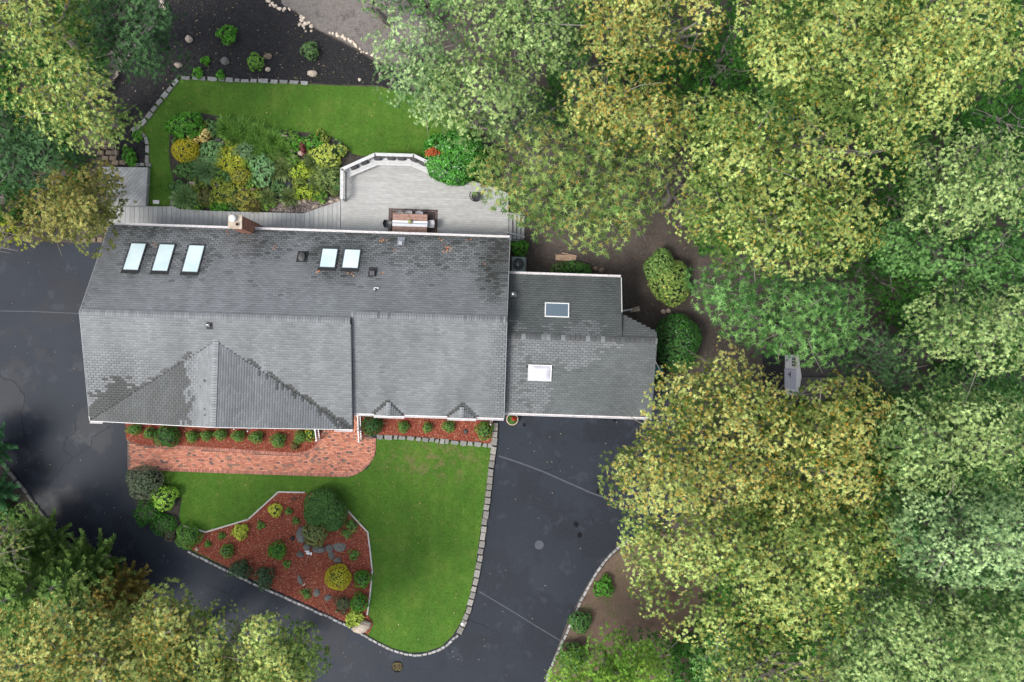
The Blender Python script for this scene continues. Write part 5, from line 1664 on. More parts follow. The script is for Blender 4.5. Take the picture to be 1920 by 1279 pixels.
big = ball(850, 292, 57, 2.3, ((.022, .105, .012), (.075, .25, .03), (.1, .25, .03), .1), 'large bright green rounded evergreen overhanging the deck bench', 'round_evergreen', 'shrub', ry_px=48, L=.15, lump=.13, dens=2.2, mat='leaf_gloss', k=5)
rg = np.random.default_rng(5); f = Fol()
P = np.stack([rg.normal(-1.15, .22, 60), rg.normal(.05, .13, 60), rg.normal(2.12, .10, 60)], 1)
rosettes(f, P, np.tile([[-.3, 0, 1.]], (60, 1)), 5, .12, .05, ((.32, .06, .02), (.50, .13, .05), (.4, .1, .04), 1), rg)
f.obj('rusty_branch', M['leaf'], big)
ball(905, 305, 30, 1.0, ((.06, .09, .03), (.16, .20, .06), (.3, .15, .06), .3), 'loose olive fern like plant right of the round evergreen', 'fern', 'plant', L=.2, lump=.3, dens=1.2)
ball(347, 235, 31, 1.2, BOXB, 'green hydrangea with brownish heads at the top left of the garden bed', 'hydrangea', 'shrub', ry_px=26, L=.15, lump=.2, dens=1.8, dot=((.34, .2, .13), 12, .08))
ball(346, 281, 25, 1.1, ((.30, .27, .018), (.52, .45, .04), (.55, .28, .03), .3), 'golden ball shrub at the left of the garden bed', 'golden_shrub', 'shrub', ry_px=23, L=.055, lump=.05, dens=1.2)
ball(383, 253, 10, .7, ((.55, .42, .14), (.75, .60, .28), (.7, .5, .2), .3), 'peach coloured flowers beside the golden ball shrub, right patch', 'flower_clump', 'flowers', ry_px=12, L=.09, lump=.3)
ball(361, 262, 13, .8, ((.50, .36, .10), (.72, .55, .24), (.7, .5, .2), .3), 'peach coloured flowers on the rim of the golden ball shrub', 'flower_clump', 'flowers', ry_px=10, L=.09, lump=.3)
ball(349, 317, 19, .7, ((.04, .10, .025), (.13, .24, .07), (.1, .2, .05), .1), 'mid green leafy shrub below the golden ball shrub', 'leafy_shrub', 'shrub', ry_px=17, L=.13, lump=.25, dens=1.4)
ball(450, 330, 19, .8, ((.20, .21, .03), (.38, .36, .06), (.4, .3, .05), .2), 'yellow olive ball shrub in the middle of the garden bed', 'golden_shrub', 'shrub', ry_px=16, L=.06, lump=.08)
ball(431, 298, 30, .5, ((.16, .21, .02), (.40, .40, .05), (.4, .3, .05), .3), 'feathery yellow threadleaf shrub left of centre in the garden bed', 'feathery_shrub', 'shrub', ry_px=24, L=.2, lump=.35, dens=3)
ball(397, 285, 22, .6, ((.09, .19, .07), (.22, .36, .14), (.1, .2, .1), .1), 'blue green soft mound right of the golden ball shrub', 'soft_mound', 'plant', L=.12, lump=.2, dens=1.8)
ball(492, 318, 22, .7, ((.08, .18, .07), (.20, .34, .15), (.1, .2, .1), .1), 'blue green soft mound right of the yellow olive ball', 'soft_mound', 'plant', ry_px=30, L=.12, lump=.2, dens=1.8)
ball(457, 283, 24, .6, ((.07, .13, .06), (.18, .27, .13), (.1, .2, .1), .1), 'grey green soft mound in the middle of the garden bed', 'soft_mound', 'plant', ry_px=18, L=.13, lump=.25, dens=1.8)
ball(613, 290, 28, .8, ((.20, .26, .03), (.46, .50, .12), (.5, .5, .2), .4), 'variegated yellow shrub at the right end of the garden bed', 'variegated_shrub', 'shrub', ry_px=20, L=.11, lump=.35, dens=1.5)
ball(580, 268, 30, .6, BOXB, 'green leafy perennials with red and pink flowers at the top of the bed', 'flowering_perennial', 'flowers', ry_px=14, L=.14, lump=.3, dens=1.6, dot=((.55, .10, .08), 14, .08))
ball(568, 277, 5, .75, ((.12, .03, .04), (.25, .05, .07), (.3, .05, .05), .5), 'slim dark red flower spike in the garden bed', 'flower_spike', 'flowers', ry_px=13, L=.07)
ball(425, 358, 30, .5, ((.10, .15, .025), (.30, .33, .05), (.4, .25, .05), .4), 'yellow green spreading perennial above the walkway, left of centre', 'perennial', 'plant', ry_px=22, L=.15, lump=.4, dens=2)
ball(455, 375, 24, .45, ((.12, .14, .03), (.30, .28, .06), (.4, .2, .05), .4), 'yellowing perennial at the edge of the walkway', 'perennial', 'plant', ry_px=18, L=.15, lump=.4, dens=2)
ball(412, 388, 16, .35, BOXB, 'dark green leaves spilling over the walkway edge', 'perennial', 'plant', ry_px=10, L=.13, lump=.4, dens=1.8)
ball(565, 320, 20, .5, ((.13, .20, .02), (.33, .40, .05), (.3, .3, .05), .2), 'light green leafy clump above the pond', 'perennial', 'plant', ry_px=12, L=.16, lump=.4, dens=1.8)
ball(575, 362, 24, .45, ((.12, .2, .02), (.30, .36, .04), (.3, .3, .05), .2), 'light green leafy clump below the pond', 'perennial', 'plant', ry_px=11, L=.16, lump=.4, dens=1.8)
ball(610, 330, 24, .6, ((.06, .11, .03), (.17, .22, .07), (.3, .18, .05), .3), 'mixed green foliage at the right of the pond beside the deck railing', 'perennial', 'plant', ry_px=22, L=.18, lump=.4, dens=1.6)
ball(627, 357, 10, .35, ((.08, .11, .03), (.16, .2, .07), (.1, .1, .05), .1), 'mossy green mound between stones near the deck railing corner', 'moss_mound', 'plant', L=.05)
ball(385, 372, 14, .5, ((.08, .09, .03), (.18, .17, .07), (.2, .1, .05), .3), 'dull olive plant beside the weathered log', 'perennial', 'plant', ry_px=14, L=.13, lump=.3, dens=1.4)
FILL = [(340, 258, 14), (372, 240, 15), (400, 240, 14), (405, 325, 15), (372, 345, 12), (330, 350, 10), (372, 385, 13), (395, 372, 14), (440, 378, 14), (470, 340, 14), (484, 368, 13),
        (430, 335, 13), (545, 262, 14), (600, 262, 14), (632, 280, 14), (545, 305, 15), (590, 320, 14), (632, 345, 11), (600, 365, 12), (560, 340, 11), (520, 350, 10), (470, 305, 14), (438, 268, 14), (610, 310, 16), (500, 380, 11), (365, 300, 13)]
FLAB = ['left of the hydrangea and the golden ball', 'between the hydrangea and the golden ball', 'between the hydrangea and the top row of grasses', 'between the blue green daylily and the feathery yellow shrub', 'just below the mid green leafy shrub at left', 'at the left rim beside the row of small stones', 'between the log and the spiky clump near the walkway', 'right of the dull olive plant by the walkway', 'directly above the chimney at the walkway', 'between the yellow olive ball and the blue green mound', 'left of the pond above the walkway', 'left of the yellow olive ball shrub', 'left of the flowering perennials', 'right end of the flowering perennials', 'above the variegated yellow shrub', 'above the small waterfall stones on the pond side', 'between the pond and the light green clump above it', 'beside the deck railing foot', 'below the pond at the right', 'hugging the upper rim of the pond', 'at the left rim of the pond', 'in the middle below the arching clumps', 'at the upper left below the first grassy clump', 'under the variegated yellow shrub', 'at the gravel strip left of the pond', 'between the peach flowers and the golden ball']
for i, (x, y, r_) in enumerate(FILL):
    ball(x, y, r_, .38, [((.05, .12, .02), (.16, .28, .05), (.3, .3, .05), .2), ((.08, .13, .02), (.24, .28, .06), (.4, .25, .05), .3), ((.04, .10, .03), (.12, .22, .08), (.2, .2, .08), .1)][i % 3],
         'low perennial ' + FLAB[i], 'perennial', 'plant', group='low perennials filling the garden bed', L=.14, lump=.5, dens=1.1)
# right of the house
ball(975, 465, 15, .9, BOXB, 'green leafy shrub between deck stairs and air conditioner', 'leafy_shrub', 'shrub', ry_px=14, L=.12, lump=.2, dens=1.5)
ball(1078, 504, 29, .7, ((.035, .10, .02), (.10, .22, .05), (.1, .2, .05), .1), 'long low green shrub against the back of the wing', 'leafy_shrub', 'shrub', ry_px=13, L=.12, lump=.25, dens=1.5)
ball(1046, 504, 12, .6, ((.06, .11, .03), (.16, .24, .08), (.1, .2, .05), .1), 'paler small shrub under the raw boards', 'leafy_shrub', 'shrub', ry_px=11, L=.09, lump=.25)
yb = ball(1240, 500, 28, 1.5, ((.06, .13, .03), (.18, .28, .08), (.4, .4, .1), .3), 'rounded green shrub with yellow leaf tips, upper of the joined pair', 'yellow_tipped_shrub', 'shrub', ry_px=29, L=.12, lump=.2, dens=1.6, k=5)
ball(1259, 530, 36, 1.7, ((.07, .14, .03), (.22, .30, .08), (.5, .5, .12), .4), 'rounded green shrub dotted with yellow rosettes, lower of the joined pair', 'yellow_tipped_shrub', 'shrub', ry_px=40, L=.12, lump=.14, dens=1.6, k=5, dot=((.62, .52, .14), 80, .08))
ball(1272, 642, 40, 2.0, ((.018, .075, .014), (.06, .18, .03), (.08, .2, .03), .1), 'big glossy dark green rounded shrub right of the wing', 'laurel_shrub', 'shrub', ry_px=53, L=.11, lump=.1, dens=1.6, mat='leaf_gloss')
ball(1240, 716, 10, .4, ((.06, .13, .03), (.15, .22, .05), (.1, .2, .05), .1), 'mossy green clump beside the teal drum', 'small_plant', 'plant', L=.08)
ball(391, 427, 8, .5, BOXB, 'small green plant sprouting above the back gutter left of the chimney', 'small_plant', 'plant', ry_px=3.5, L=.09, z0=.5)

# long-bladed clumps
def blades(px, py, r_px, h, n, c0, c1, label, name='grassy_clump', seed=0, z0=.08, wd=.05, lean=None, ry=1.0, group=None):
    rng = np.random.default_rng(seed + int(px))
    x, y = W(px, py, z0); R_ = r_px / 30.0
    root = empty(name, label, 'plant', (x, y, z0), 0, group)
    f = Fol()
    t = rng.uniform(0, 2 * pi, n); rr_ = R_ * np.sqrt(rng.random(n))
    L1 = rr_ * .5 + .05
    b0 = np.stack([rng.normal(0, .06 * R_ * 2, n), rng.normal(0, .06 * R_ * 2, n), np.zeros(n)], 1)
    dv = np.stack([np.cos(t), np.sin(t) * ry, h / (rr_ * .5 + .08) * .8], 1)
    if lean is not None: dv[:, :2] += np.array(lean)
    ln = np.linalg.norm(dv, axis=1); dvn = dv / ln[:, None]
    seg = L1 * ln
    seg = np.clip(seg, .1, h * 1.3)
    cc = lerp(c0, c1, rng.random(n))
    f.leaves(b0, dvn, seg * 1.8, wd, cc * .7, cc, droop=0, rng=rng)
    m1 = b0 + dvn * seg[:, None] * .95
    d2 = dvn.copy(); d2[:, 2] = -.35; d2[:, 0] *= 1.5; d2[:, 1] *= 1.5
    f.leaves(m1, d2, rr_ * .75 + .08, wd, cc, cc * 1.15, droop=.1, rng=rng)
    f.obj('blades', M['leaf'], root)
    return root
GR0, GR1 = (.08, .19, .03), (.13, .27, .05)
blades(387, 320, 26, .5, 420, (.11, .23, .09), (.30, .46, .20), 'spiky blue green daylily clump below the golden ball shrub')
blades(349, 372, 24, .5, 360, (.11, .23, .08), (.32, .47, .18), 'spiky green clump beside the weathered log near the lawn strip')
for i, (x, y, r_) in enumerate([(428, 243, 22), (458, 248, 24), (488, 258, 24), (515, 268, 22), (535, 283, 18), (480, 276, 24), (505, 290, 22), (446, 262, 20)]):
    blades(x, y, r_, .5, 300, GR0, (.22, .40, .08), ['bright green grassy clump in the top row of the bed, leftmost', 'bright green grassy clump in the top row of the bed, second from the left', 'bright green grassy clump in the top row of the bed, third from the left', 'green grassy clump left of the flowering perennials',
           'green grassy clump just above the centre stones', 'arching green clump in the middle of the garden bed', 'arching green clump right of the middle of the garden bed', 'green grassy clump below the top row at left'][i], seed=i, group='green grassy clumps in the garden bed')
for i, (x, y, r_, lab) in enumerate([(535, 318, 20, 'fine leaved clump above the pond'), (523, 305, 20, 'fine leaved clump left of the small waterfall stones'), (505, 372, 16, 'reedy clump at the lower left of the pond'), (545, 370, 16, 'reedy clump below the pond'),
                               (600, 345, 20, 'reedy clump at the right of the pond'), (622, 320, 18, 'reedy clump touching the deck railing'), (515, 325, 14, 'reedy clump at the pond left shore'), (480, 388, 14, 'brown tipped grass spilling over the walkway'), (590, 305, 20, 'grey green reedy clump under the variegated shrub')]):
    blades(x, y, r_, .45, 220, (.08, .14, .045), (.27, .34, .12) if i != 7 else (.33, .25, .10), lab, seed=30 + i, group='reedy clumps around the pond')

# ================================================================ ROCKS
def rock(px, py, rx_px, ry_px, h, mat, label, name='rock', cat='rock', rz=0.0, z0=.06, seed=None, sub=2, group=None, rough=.16, flat=False):
    seed = seed if seed is not None else int(px * 3 + py * 5)
    import bmesh
    r_ = random.Random(seed)
    bm = bmesh.new(); bmesh.ops.create_icosphere(bm, subdivisions=sub, radius=1)
    off = [Vector((r_.uniform(-1, 1), r_.uniform(-1, 1), r_.uniform(-1, 1))).normalized() for _ in range(9)]
    cut = [r_.uniform(.62, .95) for _ in range(9)]
    for v in bm.verts:
        d = v.co.normalized(); k = 1.0
        for o_, c in zip(off, cut):
            dd = d.dot(o_)
            if dd > c: k = min(k, c / dd)
        k *= 1 + r_.uniform(-.03, .03)
        v.co = d * k
        if v.co.z < -.25: v.co.z = -.25
        if flat and v.co.z > .45: v.co.z = .45 + (v.co.z - .45) * .15
    me = bpy.data.meshes.new(name); bm.to_mesh(me); bm.free()
    me.materials.append(M[mat])
    o = bpy.data.objects.new(name, me); link(o)
    x, y = W(px, py, z0 + h * .5)
    o.location = (x, y, z0 + h * .2); o.scale = (rx_px / 30, ry_px / 30, h * .8)
    o.rotation_euler = (0, 0, rz)
    return tag(o, label, cat, group)
for a in [(677, 1176, 20, 13, .55, 'tanrock', 'large tan boulder at the lower tip of the island bed', 'boulder', 'boulder', .5),
          (566, 1004, 12, 17, .45, 'rock', 'grey boulder left of the olive bush'), (575, 1026, 8, 7, .3, 'rock', 'dark grey stone directly above the white garden ornament'),
          (597, 1030, 13, 8, .3, 'rock', 'long grey stone below the olive bush'), (562, 1040, 8, 7, .28, 'rock', 'grey stone left of the white garden ornament'),
          (636, 1026, 14, 10, .14, 'rock', 'flat grey slab rock right of the olive bush'), (617, 1028, 9, 9, .2, 'rock', 'grey rock touching the left of the flat slab rock'),
          (621, 1041, 7, 9, .2, 'rock', 'upright grey rock below the flat slab rock'), (632, 1052, 9, 7, .2, 'rock', 'grey rock directly above the golden shrub'),
          (548, 1010, 5, 5, .2, 'dark', 'small black ball shaped stone left of the grey boulder'), (593, 1112, 7, 9, .16, 'rock', 'mossy grey rock above the lower kerb, left one'),
          (614, 1121, 10, 7, .16, 'rock', 'mossy grey rock above the lower kerb, right one'), (562, 1088, 5, 12, .16, 'rock', 'long narrow grey stone in the island bed', 'rock', 'rock', .35),
          (368.5, 1030, 4, 4, .14, 'tanrock', 'small pale stone at the kerb beside the left round shrub'),
          (353.5, 72, 7.5, 7.5, .3, 'tanrock', 'round tan stone at the upper left of the black bed'), (333, 121, 9, 6, .3, 'tanrock', 'pinkish tan stone near the left corner of the back lawn'),
          (421, 114, 10, 8, .25, 'rock', 'grey stone half buried in the black bed above the edging'), (501, 105, 9, 7, .2, 'brownstone', 'dark brown stone right of the light green shrub'),
          (502, 129, 6, 5, .2, 'tanrock', 'pale stone below the dark brown stone'), (585, 137, 10, 7, .3, 'tanrock', 'cream streaked stone below the dusky green round shrub'),
          (674, 149, 3.5, 3.5, .12, 'pebble', 'single white stone near the right end of the black bed'), (713, 140, 4, 6, .2, 'tanrock', 'tan stone under the silver green tree branches'),
          (365, 345, 15, 9, .3, 'tanrock', 'weathered striped tan log like stone in the garden bed'), (409, 349, 9, 10, .3, 'rock', 'brownish grey rock right of the weathered log'),
          (449, 304, 7, 5, .45, 'rock', 'blue grey stone left of the blue green mound'), (463, 290, 5, 6, .35, 'tanrock', 'small tan stone in the middle of the garden bed'),
          (410, 262, 8, 5, .4, 'rock', 'grey stone under the left grassy clump'), (418, 268, 4, 4, .4, 'tanrock', 'small pale stone beside the grey stone at left'),
          (527, 288, 8, 6, .35, 'tanrock', 'pink tan stone at the left of the small waterfall'), (548, 294, 8, 6, .35, 'tanrock', 'pale flat stone in front of the small waterfall'),
          (546, 284, 6, 4, .4, 'tanrock', 'pale stone on top of the small waterfall'), (566, 287, 9, 5, .4, 'tanrock', 'flat pinkish stone right of the small waterfall'),
          (532, 256, 9, 5, .35, 'tanrock', 'tan stone at the upper rim of the garden bed'), (455, 356, 10, 5, .4, 'brownstone', 'brown stone among the yellow perennials, left one'),
          (475, 355, 8, 4, .4, 'brownstone', 'brown stone among the yellow perennials, right one'), (629, 316, 7, 6, .3, 'rock', 'mossy stone beside the deck railing'),
          (560, 380, 7, 6, .22, 'tanrock', 'tan stone on the gravel strip above the walkway, left one'), (571, 377, 5, 5, .22, 'tanrock', 'tan stone on the gravel strip above the walkway, second'),
          (547, 388, 6, 6, .22, 'rock', 'grey stone on the gravel strip above the walkway'), (590, 388, 8, 4, .2, 'tanrock', 'long tan stone at the gravel strip edge', 'rock', 'rock', .4),
          (622, 378, 7, 4, .22, 'tanrock', 'tan stone left of the deck railing foot'), (634, 375, 6, 5, .22, 'tanrock', 'tan stone at the deck railing foot'),
          (534, 380, 5, 7, .22, 'tanrock', 'narrow tan stone on the gravel strip'),
          (1128, 506, 7, 5, .2, 'brownstone', 'brown stone right of the long low shrub, near one'), (1117, 503, 6, 5, .2, 'brownstone', 'brown stone right of the long low shrub, left one'),
          (1245, 584, 6, 5, .18, 'tanrock', 'brown rounded stone above the glossy dark shrub, left one'), (1254, 582, 5, 5, .18, 'tanrock', 'brown rounded stone above the glossy dark shrub, right one'),
          (898, 241, 6, 5, .3, 'brownstone', 'brown stone under the tree edge above the round evergreen'), (880, 238, 6, 5, .3, 'brownstone', 'brown stone nearest the round evergreen top'),
          (905, 250, 6, 5, .3, 'brownstone', 'brown stone at the right of the stone group by the evergreen'), (887, 232, 6, 4, .3, 'brownstone', 'brown stone at the top of the stone group by the evergreen'),
          (1240, 700, 4, 3, .15, 'tanrock', 'small stone beside the teal drum')]:
    a = list(a)
    kw = {}
    if len(a) > 7:
        kw = dict(name=a[7], cat=a[8], rz=a[9]) ; a = a[:7]
    rock(*a, **kw, flat='flat' in a[6])
M['brownstone_r'] = M['brownstone']
# rows of small pebbles, each row one edging of single pebbles
def pebble_row(label, pts, n, r0, r1, seed, spread=3.0, mat='pebble'):
    r_ = random.Random(seed)
    x0, y0 = W(*pts[0], .0)
    root = empty('pebble_row', label, 'pebbles', (x0, y0, .0))
    import bmesh
    ms = []
    for k in range(3):
        bm = bmesh.new(); bmesh.ops.create_icosphere(bm, subdivisions=1, radius=1)
        for v in bm.verts: v.co *= 1 + r_.uniform(-.15, .15)
        me = bpy.data.meshes.new('pebble'); bm.to_mesh(me); bm.free(); me.materials.append(M[mat]); ms.append(me)
    seg = [math.dist(pts[i], pts[i + 1]) for i in range(len(pts) - 1)]
    tot = sum(seg)
    for i in range(n):
        t = tot * (i + r_.uniform(.2, .8)) / n
        for j, l in enumerate(seg):
            if t <= l or j == len(seg) - 1: break
            t -= l
        a, b = pts[j], pts[j + 1]; t = min(1, t / max(l, 1e-6))
        x, y = W(a[0] + (b[0] - a[0]) * t + r_.gauss(0, spread * .5), a[1] + (b[1] - a[1]) * t + r_.gauss(0, spread * .5), .05)
        s = r_.uniform(r0, r1) / 30
        o = bpy.data.objects.new('pebble', r_.choice(ms)); link(o, root)
        o.location = (x - x0, y - y0, .05); o.scale = (s, s * r_.uniform(.7, 1), s * .6); o.rotation_euler = (0, 0, r_.uniform(0, 6))
    return root
pebble_row('cream pebbles along the upper right rim of the black bed, upper stretch', [(500, 2), (515, 10), (530, 16), (545, 20)], 14, 2.2, 4.5, 1)
pebble_row('heap of rounded cream pebbles by the rim of the black bed', [(562, 38), (572, 46), (578, 50)], 18, 2.5, 4.5, 2, 9)
pebble_row('cream pebbles along the upper right rim of the black bed, middle stretch', [(615, 60), (630, 65), (650, 73), (662, 80), (675, 92)], 18, 2.2, 4.5, 3)
pebble_row('small pebbles on the rim of the black bed near the silver tree', [(676, 96), (695, 104), (710, 112)], 8, 1.5, 3, 7)
pebble_row('cream pebbles lining the garden track at the top left', [(304, 2), (308, 12), (309, 22), (311, 30)], 9, 2.2, 4, 4, 2)
pebble_row('cream pebbles lining the garden track beside the trees', [(226, 124), (220, 136), (214, 148)], 10, 2, 3.6, 5, 2)
pebble_row('white pebbles near the white garden ornament', [(551, 1048), (549, 1062), (552, 1076), (545, 1068), (556, 1064)], 22, 1.3, 2.8, 6, 4)
pebble_row('pinkish pebbles trailing between the narrow stone and the mossy rocks', [(568, 1096), (578, 1102), (588, 1106)], 9, 1.8, 3.6, 8, 4)
scatter('gravel_strip', [(505, 388), (540, 376), (580, 372), (640, 370), (636, 378), (600, 390), (570, 399), (500, 396)], 2600, .09, .06, [(.30, .24, .21), (.20, .15, .13), (.42, .36, .32), (.14, .1, .09)], M['chip'], 60, 'mixed pinkish gravel between the garden bed and walkway', 'gravel', elong=1.3)

# ================================================================ SMALL THINGS
# air conditioner
ac = empty('air_conditioner', 'grey green air conditioner with round fan grille behind the wing', 'air conditioner', (*W(972, 498, 0), 0), -TH)
mb = MB(); mb.box((0, 0, .05), (1.0, 1.05, .1)); mb.obj('concrete_pad', M['kerb'], ac)
mb = MB(); mb.box((0, 0, .48), (.82, .90, .76)); mb.obj('cabinet', M['acgreen'], ac)
mb = MB(); mb.lathe((0, .02, .86), [(.36, .0), (.36, .03), (.33, .03), (.33, .004)], 24); mb.obj('fan_ring', M['dark'], ac)
mb = MB(); mb.lathe((0, .02, .862), [(.33, 0), (.33, .004), (.01, .004)], 24); mb.obj('fan_well', M['dark'], ac)
for k in range(12):
    t = 2 * pi * k / 12
    mb = MB(); mb.tube([(.05 * cos(t), .02 + .05 * sin(t), .90), (.34 * cos(t), .02 + .34 * sin(t), .895)], .009, 4); mb.obj('grille_bar', M['grey_metal'], ac)
for rr_ in (.12, .22):
    mb = MB(); mb.tube([(rr_ * cos(t), .02 + rr_ * sin(t), .90) for t in np.linspace(0, 2 * pi, 20)], .006, 4); mb.obj('grille_ring', M['grey_metal'], ac)
mb = MB(); mb.lathe((-.05, -.02, .875), [(.09, 0), (.08, .03), (.02, .04)], 14); mb.obj('fan_hub', M['grey_metal'], ac)
# boards behind the wing
tag_ = [((1061, 483.5), (1.28, .36), -.06, 'wide raw wooden board lying behind the wing'), ((1068, 477.5), (.95, .07), -.22, 'thin raw wooden stick lying on the wide board')]
for (p, s, rz, lab) in tag_:
    mb = MB(); mb.box((0, 0, .02), (s[0], s[1], .04))
    o = mb.obj('board' if s[1] > .2 else 'wooden_stick', M['board'], loc=(*W(*p, .1), .02 if s[1] > .2 else .085), rz=rz); tag(o, lab, 'board')
# planter
pt = empty('flower_pot', 'round terracotta pot with red flowers at the garage corner', 'flower pot', (*W(960.5, 786, .3), 0))
mb = MB(); mb.lathe((0, 0, 0), [(.22, 0), (.33, .36), (.37, .38), (.37, .44), (.32, .44), (.31, .36)], 20); mb.obj('pot', M['terracotta'], pt, smooth=False)
mb = MB(); mb.lathe((0, 0, .35), [(.31, 0), (.30, .03), (.01, .04)], 16); mb.obj('soil', M['bedsoil'], pt)
rg = np.random.default_rng(9); f = Fol(); d = sph(260, rg, 0)
rosettes(f, d * np.array([.27, .27, .2]) + np.array([0, -.02, .42]), d, 5, .08, .045, BOX, rg); f.obj('leaves', M['leaf'], pt)
f = Fol(); d = sph(70, rg, .3); rosettes(f, d * np.array([.16, .16, .24]) + np.array([.08, .05, .44]), d, 5, .055, .04, ((.40, .02, .03), (.62, .05, .05), (.6, .3, .1), .3), rg); f.obj('flowers', M['leaf'], pt)
# teal drum
td = empty('teal_drum', 'round teal plastic drum half hidden by the wing roof', 'drum', (*W(1229, 694, .5), 0))
mb = MB(); mb.lathe((0, 0, 0), [(.36, 0), (.40, .1), (.40, .8), (.36, .85), (.33, .84), (.32, .7)], 20); mb.obj('body', M['teal'], td)
mb = MB(); mb.lathe((0, 0, .70), [(.32, 0), (.1, .05), (.01, .05)], 16); mb.obj('lid', M['teal'], td)
# irrigation box
mb = MB(); mb.box((0, 0, .03), (.38, .22, .06)); o = mb.obj('irrigation_box', M['gutter'], loc=(*W(293, 379, .06), .05), rz=-.05); tag(o, 'small pale rectangular lid in the grass strip by the walkway', 'lid')
# drain cap in the mulch
mb = MB(); mb.lathe((0, 0, 0), [(.14, 0), (.15, .05), (.11, .08), (.02, .085)], 14); o = mb.obj('drain_cap', M['dark'], loc=(*W(873, 809, .1), .10)); o.name = 'drain'; tag(o, 'black drain cap in the mulch under the right little gable', 'drain')
# debris filled drain in the drive
dr = empty('drain', 'round leaf clogged drain in the driveway near the bottom edge', 'drain', (*W(745, 1250, 0), 0))
mb = MB(); mb.lathe((0, 0, 0), [(.36, .003), (.36, .012), (.30, .012), (.29, .004), (.01, .004)], 20); mb.obj('rim', M['crack'], dr)
rg = np.random.default_rng(10); f = Fol(); n = 220; t = rg.uniform(0, 6.28, n); q = .29 * np.sqrt(rg.random(n))
f.leaves(np.stack([q * np.cos(t), q * np.sin(t), np.full(n, .012)], 1), np.stack([np.cos(t * 3), np.sin(t * 3), rg.uniform(0, .4, n)], 1), .08, .04, lerp((.05, .045, .02), (.20, .14, .05), rg.random(n)), lerp((.05, .045, .02), (.22, .16, .06), rg.random(n)), droop=0, rng=rg)
tag(f.obj('debris', M['chip'], dr), kind='stuff')
# solar light at the kerb
sl_ = empty('garden_light', 'small pale garden light on the kerb near the lawn tip', 'garden light', (*W(867, 1168, .2), .05))
mb = MB(); mb.tube([(0, 0, 0), (0, 0, .3)], .012, 6); mb.obj('stake', M['galv'], sl_)
mb = MB(); mb.lathe((0, 0, .28), [(.05, 0), (.09, .05), (.09, .08), (.02, .12)], 12); mb.obj('lamp_head', M['white'], sl_)
mb = MB(); mb.lathe((0, 0, .02), [(.05, 0), (.06, .04), (.02, .06)], 10); mb.obj('base', M['galv'], sl_)
# white garden ornament: a small bird-like figure with spread wings on a stake
orn = empty('garden_ornament', 'white winged garden ornament beside the grey rocks with a thin leaning rod', 'ornament', (*W(578, 1037, .4), .09))
mb = MB(); mb.tube([(-.1, .0, .35), (0, .02, .42), (.12, .0, .38), (.2, -.06, .33)], [.05, .10, .07, .03], 8); mb.obj('body', M['white'], orn, smooth=True)
for s, (a, b, c) in {1: ((.0, .04, .42), (-.22, .16, .44), (.10, .18, .40)), -1: ((.06, .0, .42), (.22, -.14, .38), (.26, .08, .40))}.items():
    mb = MB(); v0 = [a, b, c]
    mb.v = [(x, y, z - .012) for x, y, z in v0] + [(x, y, z + .012) for x, y, z in v0]; mb.c = [(1, 1, 1)] * 6
    mb.f = [(0, 1, 2), (5, 4, 3), (0, 3, 4, 1), (1, 4, 5, 2), (2, 5, 3, 0)]; mb.m = [0] * 5
    mb.obj('wing', M['white'], orn)
mb = MB(); mb.tube([(0, 0, 0), (0, 0, .36)], .03, 6); mb.obj('stand', M['white'], orn)
mb = MB(); mb.tube([(.0, -.12, .25), (-.28, -.85, .02)], .012, 5); mb.obj('rod', M['tanrock'], orn)
# dark twiggy sprig
tw = empty('dark_twigs', 'bare dark curled twigs left of the lobed bush', 'twigs', (*W(557, 937, .1), .09))
rr_ = random.Random(4); mb = MB()
for k in range(9):
    t = rr_.uniform(0, 6.28); p = [(0, 0, 0)]
    for j in range(4): t += rr_.uniform(-.8, .8); p.append((p[-1][0] + .11 * cos(t), p[-1][1] + .11 * sin(t), p[-1][2] + .05))
    mb.tube(p, .012, 4)
mb.obj('twig', M['stem'], tw)
# fallen oak leaves on the roof
def roofleaves(px, py, r_px, n, cols, label, zf, seed, z0=3.6):
    u, v, z = onroof(px, py, zf, z0); rg = np.random.default_rng(seed); f = Fol()
    a, b = rg.normal(0, r_px / 32 * .5, n), rg.normal(0, r_px / 32 * .35, n)
    U_, V_ = u + a, v + b
    k_ = rg.random(n) < .6; U_, V_ = U_[k_], V_[k_]; n = len(U_)
    P = np.stack([U_ * CT + V_ * ST, -U_ * ST + V_ * CT, zf(U_, V_) + .03 + rg.uniform(0, .03, n)], 1)
    t = rg.uniform(0, 6.28, n); c = np.array(cols)[rg.integers(0, len(cols), n)]
    f.leaves(P, np.stack([np.cos(t), np.sin(t), rg.uniform(-.1, .3, n)], 1), .11, .06, c, c * 1.1, droop=0, rng=rg)
    tag(f.obj('fallen_leaves', M['rustleaf']), label, 'fallen leaves', kind='stuff')
ORG = [(.55, .20, .07), (.62, .30, .12), (.45, .12, .05)]
for i, (x, y, r_, n, lab) in enumerate([(715, 449, 8, 12, 'cluster of orange leaves by the back gutter, below the table'), (838, 466, 10, 18, 'largest cluster of orange leaves on the back roof'), (825, 450, 4, 4, 'two pale orange leaves near the back gutter, left'),
                                  (880, 449, 5, 4, 'pale orange leaves near the back gutter, right'), (597, 509, 5, 6, 'orange leaves under the left small skylight'), (655, 510, 12, 10, 'orange leaves under the right small skylight'),
                                  (717, 513, 5, 5, 'orange leaves beside the box vent'), (295, 461, 6, 6, 'orange leaves between the first two tall skylights'), (423, 436, 4, 3, 'orange leaf left of the chimney foot'),
                                  (514, 464, 4, 3, 'orange leaves right of the chimney'), (738, 470, 4, 3, 'orange leaves under the grey box vent'), (910, 500, 4, 3, 'orange leaves on the dark right part of the back roof')]):
    roofleaves(x, y, r_, n, ORG, lab, zb, 100 + i)
